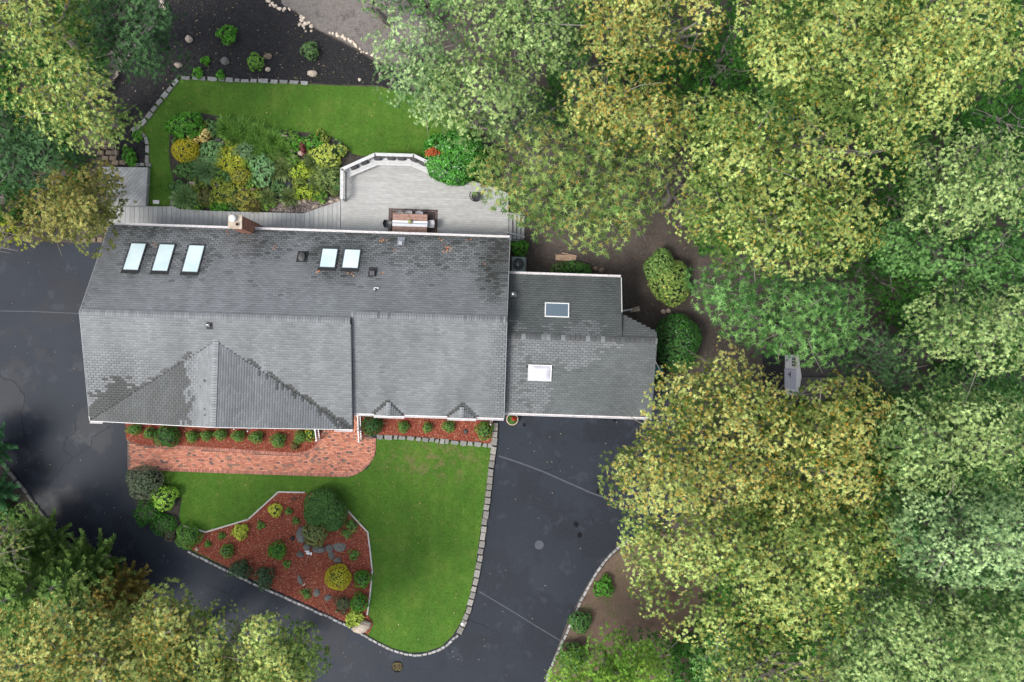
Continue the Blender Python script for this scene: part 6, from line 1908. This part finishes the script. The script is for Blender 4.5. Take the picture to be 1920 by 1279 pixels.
rgx = np.random.default_rng(55); f = Fol(); n = 260
pxs, pys = rgx.uniform(0, 1160, n), rgx.uniform(456, 1270, n)
k = in_poly(pxs, pys, DRIVE); pxs, pys = pxs[k], pys[k]; n = len(pxs)
P = np.stack([(pxs - 960) / 30, -(pys - 639.5) / 30, np.full(n, .008)], 1); t = rgx.uniform(0, 6.28, n)
c = lerp((.3, .2, .1), (.6, .5, .35), rgx.random(n)); f.leaves(P, np.stack([np.cos(t), np.sin(t), np.full(n, .1)], 1), .07, .04, c, c, droop=0, rng=rgx)
tag(f.obj('fallen_leaves', M['rustleaf']), 'scattered small pale leaves on the asphalt driveway', 'fallen leaves', kind='stuff')

# ---------------------------------------------------------------- the shed among the trees
sx0, sy0 = W(1472, 665, 0); sy1 = W(1472, 738, 0)[1]
sh = empty('garden_shed', 'small white shed with brown roof glimpsed between the trees', 'shed', (sx0, (sy0 + sy1) / 2, 0))
LW = sy0 - sy1; DW = 2.6; HW_ = 2.5
mb = MB(); mb.box((DW / 2, 0, HW_ / 2), (DW, LW, HW_)); mb.obj('wall', M['white'], sh)
for s in (1, -1):
    pts = [(-.12, 0), (DW + .15, 0), (DW + .15, s * (LW / 2 + .2)), (-.12, s * (LW / 2 + .2))]
    zsr = lambda u, v: HW_ + .75 - .38 * np.abs(v)
    rf = slab('roof', [(p[0] + 0.0, p[1]) for p in pts], zsr, M['underlay'], t=.08, parent=sh)
    tabs('shed', pts, zsr, (1, 0), (0, -s), 70 + s, parent=rf, stainf=lambda u, v: (.8 + 0 * u, .3 + 0 * u))
mb = MB(); mb.poly([(0, -LW / 2, HW_), (0, LW / 2, HW_), (0, 0, HW_ + .72)]); mb.obj('gable', M['white'], sh)
mb = MB(); mb.box((-.03, -.25, 1.05), (.06, 1.2, 1.95)); dd = mb.obj('door', M['shedfloor'], sh)
mb = MB(); mb.box((-.07, 0.02, 1.15), (.03, .34, .09)); mb.box((-.075, 0.02, 1.0), (.03, .1, .34)); mb.obj('hinge', M['dark'], dd)
mb = MB(); mb.box((-.04, LW / 2 - .42, 1.75), (.06, .62, .75)); wn = mb.obj('window', M['cream'], sh)
for i in (-1, 1):
    for j in (-1, 0, 1):
        mb = MB(); mb.box((-.075, LW / 2 - .42 + j * .19, 1.75 + i * .17), (.012, .15, .28)); mb.obj('pane', M['glass_d'], wn)
mb = MB(); mb.box((-.75, .1, .015), (1.3, LW, .03)); tag(mb.obj('shed_apron', M['blackmulch'], loc=(sx0, (sy0 + sy1) / 2, 0)), 'black ground patch in front of the white shed', 'ground patch')

# ================================================================ TREES
def tree(poly, zt, zb_, pal, label, seed, name='broadleaf_tree', group=None, L=.124, Wd=.046, k=8, gap=1.0, dens=1.0, root_px=None, mat='leaf', clump=(.5, .9), flat=.35, bare=0.0, limbs=16, under=.35):
    """crown built clump by clump inside its outline (photo pixels), on limbs that fork from a trunk"""
    rng = np.random.default_rng(seed)
    gx_, gy_ = sum(p[0] for p in poly) / len(poly), sum(p[1] for p in poly) / len(poly)
    gr_ = 1.0 if seed == 206 else 1.13 if 200 < seed < 213 or seed == 124 else 1.06
    poly = smooth_closed([(gx_ + (p[0] - gx_) * gr_, gy_ + (p[1] - gy_) * gr_) for p in poly], 1)
    xs = [p[0] for p in poly]; ys = [p[1] for p in poly]
    area = abs(sum(poly[i - 1][0] * poly[i][1] - poly[i][0] * poly[i - 1][1] for i in range(len(poly)))) / 2
    dmin = 24 * gap
    x, y = rand_in(poly, int(area / (dmin * dmin) * 14) + 30, rng)
    keep = []
    for i in range(len(x)):
        if all((x[i] - x[j]) ** 2 + (y[i] - y[j]) ** 2 > dmin * dmin for j in keep): keep.append(i)
    x, y = x[keep], y[keep]
    d = poly_dist(x, y, poly); kk = d > 8; x, y, d = x[kk], y[kk], d[kk]; dm = max(d.max(), 30)
    # keep the clump's own radius inside the outline
    prof = np.sqrt(np.clip(1 - (1 - np.clip(d / dm, 0, 1)) ** 2, 0, 1))
    big = fnoise(x / 75 + seed, y / 75 + seed, 5)
    kk = (big > .36) | (rng.random(len(x)) < .25) | (d < 25)
    x, y, d, prof, big = x[kk], y[kk], d[kk], prof[kk], big[kk]
    z = zb_ + (zt - zb_) * prof + (big - .5) * 5.0 * np.clip(d / 60, .3, 1) + rng.normal(0, .5, len(x))
    cx, cy = float(np.mean(x)), float(np.mean(y))
    if root_px: cx, cy = root_px
    rx_, ry_ = W(cx, cy, (zb_ + zt) / 2 * .6)
    root = empty(name, label, 'tree', (rx_, ry_, 0), 0, group)
    wx = (x - 960) * (CAM_H - z) / FPX; wy = -(y - 639.5) * (CAM_H - z) / FPX
    f = Fol()
    rc = rng.uniform(clump[0], clump[1], len(x)) * gap
    rc = np.minimum(rc, np.maximum(.42, d * (CAM_H - z) / FPX * 1.1 + .2))
    hue = np.clip(rng.normal(.52, .25, len(x)) + .5 * (fnoise(x / 50, y / 50 + seed, 8) - .5), 0, 1)
    for i in range(len(x)):
        n = int(50 * rc[i] ** 2 * dens / (L / .20) ** 2) + 8
        dd = sph(n, rng, -.25)
        rad = rng.uniform(.78, 1.08, n)[:, None] * rc[i] * (1 + .25 * np.sin(np.arctan2(dd[:, 1], dd[:, 0]) * 3 + i)[:, None])
        P = dd * np.array([1, 1, .8]) * rad + np.array([wx[i] - rx_, wy[i] - ry_, z[i]])
        N = dd + np.array([0, 0, .55]) + rng.normal(0, .25, dd.shape); N /= np.linalg.norm(N, axis=1, keepdims=True)
        rosettes(f, P, N, k, L, Wd, PAL[pal], rng, tint=np.full(n, hue[i]), flat=flat, buds=PAL[pal][3] > .2, tri=True)
    # inner sprays a metre or two down: older greener leaves, colour darkened as shade
    pi_ = PAL[pal]; old_shaded = (tuple(q * .6 for q in pi_[0]), tuple(.6 * p + .3 * q for p, q in zip(pi_[0], pi_[1])), pi_[2], 0)
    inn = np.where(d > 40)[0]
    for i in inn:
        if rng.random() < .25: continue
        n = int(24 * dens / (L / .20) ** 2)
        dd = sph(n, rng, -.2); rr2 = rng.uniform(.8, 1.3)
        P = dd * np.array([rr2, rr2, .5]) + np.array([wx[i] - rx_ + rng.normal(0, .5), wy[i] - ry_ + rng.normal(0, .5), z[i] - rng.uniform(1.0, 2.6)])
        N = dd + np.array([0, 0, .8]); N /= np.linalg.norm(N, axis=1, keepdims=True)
        rosettes(f, P, N, 6, L * 1.15, Wd * 1.4, old_shaded, rng, flat=flat, tri=True)
    # side-shoots lower in the crown, in the same shade-darkened colours
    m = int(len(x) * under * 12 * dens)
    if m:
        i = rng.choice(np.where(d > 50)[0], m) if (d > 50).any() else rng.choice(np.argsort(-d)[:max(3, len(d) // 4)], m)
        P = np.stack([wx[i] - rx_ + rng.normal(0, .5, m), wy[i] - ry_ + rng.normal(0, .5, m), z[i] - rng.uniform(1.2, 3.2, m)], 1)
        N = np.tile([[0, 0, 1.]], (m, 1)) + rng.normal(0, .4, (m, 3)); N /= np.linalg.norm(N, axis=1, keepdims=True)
        rosettes(f, P, N, k, L, Wd, old_shaded, rng, flat=flat, tri=True)
    f.obj('crown', M[mat], root)
    # trunk and limbs
    mb = MB()
    fork = Vector((rng.normal(0, .3), rng.normal(0, .3), zb_ * .45))
    tr = .13 + .016 * zt
    mb.tube([(0, 0, 0), tuple(fork * .5 + Vector((.1, -.05, 0))), tuple(fork)], [tr, tr * .8, tr * .7], 8)
    order = rng.permutation(len(x))[:limbs]
    for j, i in enumerate(order):
        e = Vector((wx[i] - rx_, wy[i] - ry_, z[i] - .1))
        s = fork * rng.uniform(.75, 1.0) if j % 3 else fork
        mid = s.lerp(e, .5) + Vector((rng.normal(0, .35), rng.normal(0, .35), rng.uniform(.2, 1.1)))
        q = s.lerp(e, .8) + Vector((rng.normal(0, .25), rng.normal(0, .25), .35))
        b0 = tr * rng.uniform(.3, .5)
        mb.tube([s, mid, q, e], [b0, b0 * .6, b0 * .35, .02], 5, cap=False)
        for _ in range(3):
            a_ = mid.lerp(e, rng.uniform(.1, .9))
            t_ = a_ + Vector((rng.normal(0, .9), rng.normal(0, .9), rng.uniform(-.1, .7)))
            mm = a_.lerp(t_, .5) + Vector((rng.normal(0, .15), rng.normal(0, .15), .1))
            mb.tube([a_, mm, t_], [.03, .022, .008], 4, cap=False)
    mb.obj('trunk', M['bark'], root)
    return root

GT = 'tall trees filling the wood on the right'
# --- right half, from the top
tree([(655, -60), (745, -60), (755, 15), (715, 26), (655, 14)], 9, 6, 'pale', 'small pale green tree cut by the top edge above the bare grey soil', 101, gap=.8)
tree([(690, 70), (735, 28), (800, 30), (860, 60), (880, 120), (850, 205), (800, 232), (752, 190), (718, 150), (712, 110)], 12, 7, 'pale', 'pale silvery tree overhanging the right end of the black bed', 102, group=GT)
tree([(780, 120), (880, 95), (980, 130), (1030, 170), (985, 220), (930, 255), (860, 248), (815, 238), (770, 180)], 13, 8, 'silver', 'silvery green tree above the right end of the back lawn', 103, group=GT)
tree([(850, -60), (1000, -80), (1085, -40), (1095, 60), (1060, 120), (980, 140), (900, 110), (855, 40)], 14, 9, 'silver', 'tall silvery tree at the top edge left of the orange tinted trees', 104, group=GT)
tree([(735, -60), (860, -60), (870, 10), (850, 50), (800, 45), (750, 20)], 8, 5, 'green', 'darker low tree at the top edge between two silvery trees', 105, gap=.8)
tree([(888, 325), (905, 290), (960, 262), (1020, 218), (1110, 210), (1200, 235), (1258, 290), (1262, 350), (1215, 400), (1180, 440), (1120, 462), (1068, 460), (1020, 425), (950, 402), (905, 372)], 13, 6.5, 'mottle', 'broad olive green tree with rusty specks leaning over the deck', 106, group=GT, L=.22, dens=1.15)
tree([(1060, 190), (1075, 130), (1150, 120), (1230, 150), (1290, 190), (1300, 250), (1250, 300), (1170, 270), (1090, 240)], 14, 9, 'amber', 'orange tipped tree above the rusty specked tree', 107, group=GT)
tree([(1085, 90), (1080, 10), (1110, -60), (1330, -70), (1365, 10), (1340, 80), (1290, 130), (1230, 140), (1140, 110)], 15, 10, 'amber', 'orange tipped tree cut by the top edge', 108, group=GT)
tree([(1210, 320), (1260, 270), (1320, 280), (1340, 360), (1320, 430), (1260, 420), (1215, 380)], 10, 6, 'mottle', 'thin sparse tree with bare branches between the wood and the bare ground', 109, group=GT, dens=.6, gap=1.1, limbs=24)
tree([(1395, 20), (1440, -70), (1850, -70), (1912, 70), (1905, 112), (1865, 168), (1800, 172), (1790, 225), (1720, 255), (1600, 262), (1500, 215), (1420, 130)], 17, 11, 'gold', 'largest yellow green tree filling the top right', 110, group=GT)
tree([(1285, 250), (1295, 180), (1390, 150), (1500, 220), (1620, 250), (1715, 262), (1695, 325), (1660, 352), (1590, 345), (1520, 340), (1400, 360), (1320, 330)], 16, 11, 'gold', 'yellow green tree just below the largest one', 111, group=GT)
tree([(1265, 420), (1290, 350), (1350, 320), (1450, 345), (1560, 335), (1645, 380), (1660, 440), (1600, 490), (1540, 510), (1440, 515), (1330, 500), (1290, 470)], 15, 9, 'gold', 'yellow green tree above the bluish green one', 112, group=GT)
tree([(1300, 540), (1310, 500), (1400, 495), (1480, 510), (1570, 510), (1628, 545), (1632, 610), (1585, 668), (1500, 680), (1420, 655), (1345, 610)], 13, 8, 'green', 'bluish green rounded tree right of the yellow tipped shrubs', 113, group=GT, L=.21, dens=1.3)
tree([(1725, 275), (1790, 235), (1870, 250), (1960, 300), (1970, 420), (1900, 420), (1790, 450), (1700, 410), (1695, 340)], 14, 9, 'silver', 'pale yellow green tree at the right edge below the largest tree', 114, group=GT)
tree([(1640, 420), (1700, 400), (1780, 440), (1880, 420), (1970, 440), (1980, 560), (1920, 600), (1830, 570), (1760, 540), (1690, 520), (1650, 480)], 12, 7, 'green', 'mid green tree reaching the right edge at half height', 115, group=GT)
tree([(1700, 560), (1790, 545), (1880, 560), (1980, 520), (1990, 680), (1900, 700), (1800, 690), (1720, 640)], 14, 9, 'silver', 'silvery tree at the right edge beside the dark hollow', 116, group=GT)
tree([(1570, 640), (1640, 600), (1720, 630), (1755, 690), (1735, 745), (1660, 745), (1590, 720)], 10, 6, 'bluegr', 'dull grey green tree right of the white shed', 117, group=GT, dens=1.1)
tree([(1640, 800), (1700, 745), (1800, 735), (1890, 755), (1980, 780), (1985, 920), (1900, 930), (1790, 920), (1700, 930), (1660, 880)], 14, 9, 'silver', 'silvery tree at the right edge, first below the dark hollow', 118, group=GT)
tree([(1665, 960), (1720, 920), (1830, 910), (1985, 930), (1990, 1090), (1900, 1110), (1790, 1110), (1700, 1080), (1670, 1020)], 15, 9, 'pale', 'silvery tree at the right edge, second below the dark hollow', 119, group=GT)
tree([(1570, 1190), (1640, 1110), (1740, 1090), (1850, 1110), (1990, 1100), (1990, 1350), (1560, 1350)], 15, 9, 'silver', 'silvery tree in the bottom right corner', 120, group=GT)
tree([(1372, 650), (1400, 690), (1450, 712), (1468, 745), (1500, 770), (1540, 715), (1590, 705), (1650, 725), (1668, 770), (1650, 830), (1660, 900), (1590, 960), (1480, 970), (1380, 960), (1290, 980), (1210, 965), (1165, 940), (1152, 880),
      (1165, 850), (1190, 815), (1215, 820), (1222, 770), (1235, 705), (1290, 692), (1335, 690), (1345, 655)], 15, 8.5, 'amber', 'big golden tree overhanging the garage end of the driveway', 121, group=GT, root_px=(1400, 850), limbs=30, under=.5, dens=1.1)
tree([(1165, 960), (1250, 940), (1400, 930), (1560, 940), (1660, 930), (1705, 985), (1680, 1040), (1650, 1090), (1600, 1140), (1585, 1185), (1500, 1225), (1430, 1195), (1370, 1215), (1300, 1200), (1240, 1170), (1205, 1110), (1185, 1050), (1180, 1000)], 15, 9, 'gold', 'big golden tree above the small soil island', 122, group=GT, root_px=(1440, 1070), limbs=26, under=.5)
tree([(1340, 1235), (1400, 1200), (1480, 1215), (1560, 1225), (1570, 1340), (1330, 1340)], 14, 9, 'gold', 'golden tree cut by the bottom edge at right', 123, group=GT)
tree([(1032, 1279), (1068, 1232), (1112, 1250), (1150, 1232), (1178, 1204), (1222, 1212), (1250, 1245), (1240, 1345), (1030, 1345)], 8, 4, 'bright', 'bright light green tree at the bottom edge beside the right kerb', 124, gap=.65, dens=1.6)
# lower trees filling the hollows
GU = 'dark lower trees in the hollows of the wood'
for i, (p, zt, zb_, pal, lab) in enumerate([
    ([(1560, 470), (1660, 440), (1740, 480), (1730, 560), (1650, 600), (1600, 560)], 7, 4, 'deep', 'dark low tree right of the bluish green one'),
    ([(1720, 700), (1820, 680), (1960, 690), (1980, 790), (1860, 790), (1740, 770)], 7, 4, 'green', 'dark low tree in the hollow at the right edge'),
    ([(1840, 170), (1960, 120), (1980, 300), (1880, 270), (1800, 250)], 8, 5, 'deep', 'dark low tree at the right edge beside the largest tree'),
    ([(1370, 30), (1420, 40), (1400, 160), (1330, 180), (1300, 140)], 8, 5, 'deep', 'dark green low tree in the gap at the top between golden crowns'),
    ([(1640, 330), (1740, 330), (1740, 430), (1650, 430)], 7, 4, 'deep', 'dark low tree in the gap left of the pale right edge tree'),
    ([(1200, 1160), (1300, 1200), (1350, 1290), (1230, 1300), (1210, 1240)], 3, 1.2, 'deep', 'dark ivy like low shrubbery at the bottom below the golden tree'),
    ([(1300, 1180), (1420, 1190), (1420, 1290), (1300, 1290)], 6, 3, 'green', 'dark green low tree showing between the golden trees at the bottom'),
    ([(1560, 1150), (1650, 1080), (1700, 1100), (1600, 1250)], 8, 5, 'bluegr', 'dark low tree between the golden and silvery trees at the bottom'),
    ([(930, 200), (1060, 130), (1110, 220), (1000, 280), (930, 260)], 7, 4, 'bluegr', 'dark low tree between silvery and rusty specked trees'),
    ([(1050, 100), (1110, 80), (1120, 200), (1050, 200)], 8, 5, 'green', 'dark low tree behind the orange tipped crowns'),
    ([(1450, 100), (1560, 240), (1480, 350), (1380, 300)], 8, 5, 'green', 'dark low tree under the golden crowns at the top')]):
    tree(p, zt, zb_, pal, lab, 140 + i, group=GU, gap=.85, limbs=6)
# --- left side
GL = 'trees along the left edge'
tree([(-60, -60), (150, -60), (152, 20), (148, 60), (110, 95), (50, 105), (-60, 105)], 13, 8, 'gold', 'yellow green tree in the top left corner', 201, group=GL)
tree([(15, 150), (60, 110), (130, 85), (178, 118), (205, 165), (222, 205), (212, 252), (165, 275), (110, 258), (60, 232), (18, 200)], 12, 6.5, 'gold', 'yellow green tree left of the black bed', 202, group=GL)
tree([(145, 10), (175, -60), (290, -50), (300, 10), (318, 38), (292, 62), (312, 95), (300, 128), (250, 138), (205, 118), (160, 95)], 9, 5, 'bluegr', 'dark grey green tree at the top beside the black bed', 203, group=GL, L=.17, Wd=.06, dens=1.6)
tree([(-60, 205), (30, 198), (90, 240), (130, 275), (172, 280), (160, 310), (110, 330), (60, 345), (-60, 350)], 9, 4.5, 'bluegr', 'dark blue green tree at the left edge beside the brown steps', 204, group=GL, L=.17, Wd=.06, dens=1.6)
tree([(-60, 330), (20, 335), (40, 370), (5, 400), (-60, 400)], 7, 4, 'deep', 'dark little tree at the left edge above the olive one', 205, group=GL, gap=.8)
tree([(0, 395), (35, 352), (70, 318), (125, 300), (152, 318), (165, 295), (210, 298), (228, 330), (225, 365), (212, 400), (205, 428), (172, 440), (135, 458), (95, 452), (50, 452), (8, 435)], 8, 4.5, 'olive', 'olive brown tree at the upper left corner of the house', 206, group=GL, L=.13, Wd=.055, dens=1.7, gap=.75)
tree([(-60, 402), (0, 402), (40, 425), (78, 445), (45, 456), (-60, 458)], 3.5, 1.5, 'yellow', 'bright yellow green shrub at the left edge above the driveway', 207, gap=.7, L=.14, Wd=.05)
tree([(-90, 940), (-10, 925), (15, 945), (35, 985), (50, 1030), (40, 1070), (0, 1090), (-90, 1090)], 9, 5, 'mottle', 'green tree at the left edge below the driveway kerb', 208, group=GL, dens=1.1)
GB = 'golden trees along the bottom left'
tree([(-60, 1160), (0, 1140), (90, 1130), (170, 1140), (240, 1160), (250, 1350), (-60, 1350)], 14, 9, 'amber', 'golden tree in the bottom left corner', 209, group=GB)
tree([(250, 1150), (300, 1118), (325, 1130), (352, 1135), (372, 1170), (350, 1210), (370, 1350), (230, 1350), (235, 1180)], 13, 8, 'amber', 'golden tree at the bottom, second from the left', 210, group=GB, gap=.72, dens=1.5)
tree([(345, 1175), (385, 1160), (413, 1143), (440, 1165), (430, 1210), (415, 1240), (440, 1350), (345, 1350)], 12, 7, 'gold', 'golden tree at the bottom, third from the left', 211, group=GB, gap=.72, dens=1.5)
tree([(440, 1200), (478, 1158), (526, 1162), (530, 1200), (575, 1205), (592, 1222), (575, 1262), (600, 1350), (440, 1350)], 12, 7, 'gold', 'golden tree at the bottom, rightmost of the row', 212, group=GB, gap=.72, dens=1.5)

tree([(380, 1225), (440, 1212), (520, 1222), (560, 1260), (560, 1350), (370, 1350)], 11, 7, 'gold', 'golden tree at the bottom edge squeezed between its two taller neighbours', 213, group=GB, gap=.7, dens=1.3)
tree([(200, 1150), (290, 1150), (330, 1200), (300, 1350), (190, 1350)], 11, 7, 'amber', 'amber tinted tree at the bottom edge behind the corner tree', 214, group=GB, gap=.8)
# --- feathery conifers at the lower left
def conifer(px, py, h, r, pal, label, seed, n=150, lean=(0, 0)):
    rng = np.random.default_rng(seed)
    x, y = W(px, py, 0)
    root = empty('feathery_conifer', label, 'tree', (x, y, 0), 0, 'feathery conifers at the lower left')
    f = Fol(); mb = MB()
    mb.tube([(0, 0, 0), (lean[0] * .5, lean[1] * .5, h * .5), (lean[0], lean[1], h)], [.16, .10, .02], 7)
    for i in range(n):
        t = (i + rng.random()) / n
        z = h * (.10 + .88 * t); a = i * 2.399 + rng.normal(0, .2)
        l = r * (1 - t) ** .75 * rng.uniform(.8, 1.2) + .35
        s = Vector((lean[0] * z / h, lean[1] * z / h, z))
        dv = Vector((cos(a), sin(a), rng.uniform(.35, .75)))
        e = s + dv * l
        mb.tube([s, s.lerp(e, .6) + Vector((0, 0, -.05)), e], [.025, .016, .006], 4, cap=False)
        m = int(46 * l) + 14
        u = rng.uniform(.18, 1.02, m)
        base = np.array(s) + np.outer(u, np.array(e - s))
        side = np.array(Vector((-sin(a), cos(a), 0)))
        sg = rng.choice([-1, 1], m)[:, None]
        dd = np.array(dv.normalized()) * rng.uniform(.8, 1.5, m)[:, None] + side * sg * rng.uniform(.3, .8, m)[:, None] + rng.normal(0, .12, (m, 3))
        ln = (.34 * (1.15 - u) + .14) * rng.uniform(.7, 1.2, m)
        c = lerp(pal[0], pal[1], np.clip(u * .7 + rng.normal(0, .2, m), 0, 1))
        f.leaves(base, dd, ln, .055, c * .8, c, rng=rng, droop=.15)
    f.obj('crown', M['leaf'], root); mb.obj('trunk', M['bark'], root)
    return root
CG = ((.07, .18, .035), (.30, .46, .11)); CB = ((.15, .13, .025), (.42, .34, .09)); CD_ = ((.045, .18, .065), (.18, .43, .17))
conifer(112, 1003, 7.5, 1.9, CG, 'feathery green conifer tipping over the driveway kerb, uppermost of its row', 301)
conifer(205, 1045, 6.5, 1.9, CG, 'feathery green conifer reaching farthest over the black driveway', 302)
conifer(255, 1088, 5, 1.5, CB, 'brown tinged feathery conifer beside the black driveway', 303)
conifer(155, 1050, 8, 2.1, CG, 'olive feathery conifer in the middle of its row', 304)
conifer(215, 1100, 6, 1.7, CD_, 'blue green feathery conifer above the golden trees', 305)
conifer(110, 1085, 8, 2.1, CG, 'feathery conifer left of the middle of its row', 306)
conifer(60, 1060, 8, 2.1, CD_, 'darker feathery conifer near the left edge of the picture', 307)
conifer(62, 1035, 8, 2.0, CG, 'feathery conifer behind the uppermost one', 310)
conifer(5, 835, 5, 1.3, CD_, 'small feathery conifer at the left edge by the driveway', 308)
conifer(8, 915, 5, 1.4, CD_, 'dark feathery conifer just below the driveway kerb at the left edge', 309)

# ---- undergrowth, one mass that nobody could count
def undergrowth(name, polys, n, h, pal, label, seed, L=.27, holes=()):
    rng = np.random.default_rng(seed); f = Fol()
    for p in polys:
        x, y = rand_in(p, n, rng)
        msk = fnoise(x / 55, y / 55, seed % 30) > .36
        for hh in holes: msk &= ~in_poly(x, y, hh)
        x, y = x[msk], y[msk]; m = len(x)
        z = rng.uniform(.1, h, m) * (.4 + vnoise(x / 30, y / 30, 3))
        P = np.stack([(x - 960) / 30, -(y - 639.5) / 30, z], 1)
        N = np.tile([[0, 0, 1.]], (m, 1)) + rng.normal(0, .35, (m, 3)); N /= np.linalg.norm(N, axis=1, keepdims=True)
        rosettes(f, P, N, 5, L, L * .45, PAL[pal], rng, tri=True)
    return tag(f.obj(name, M['leaf']), label, 'undergrowth', kind='stuff')
undergrowth('undergrowth', [[(1000, -60), (1960, -60), (1960, 700), (1650, 700), (1640, 500), (1300, 480), (1260, 300), (1000, 240)], [(1420, 760), (1960, 700), (1960, 1350), (1260, 1350), (1240, 1190), (1300, 1150)]], 20000, 4.5, 'deep', 'dark green undergrowth beneath the right-hand wood', 401, holes=(R_ISLE[:1],) if False else ())
undergrowth('undergrowth', [[(-60, -60), (200, -60), (210, 160), (160, 240), (170, 420), (-60, 440)], [(-60, 860), (90, 1010), (230, 1130), (420, 1350), (-60, 1350)]], 6000, 1.6, 'deep', 'dark green undergrowth beneath the left-hand trees', 402)
if 0: print('TRIS', sum(len(o.data.polygons) * 2 for o in S.objects if o.type == 'MESH'), 'OBJ', len(S.objects))
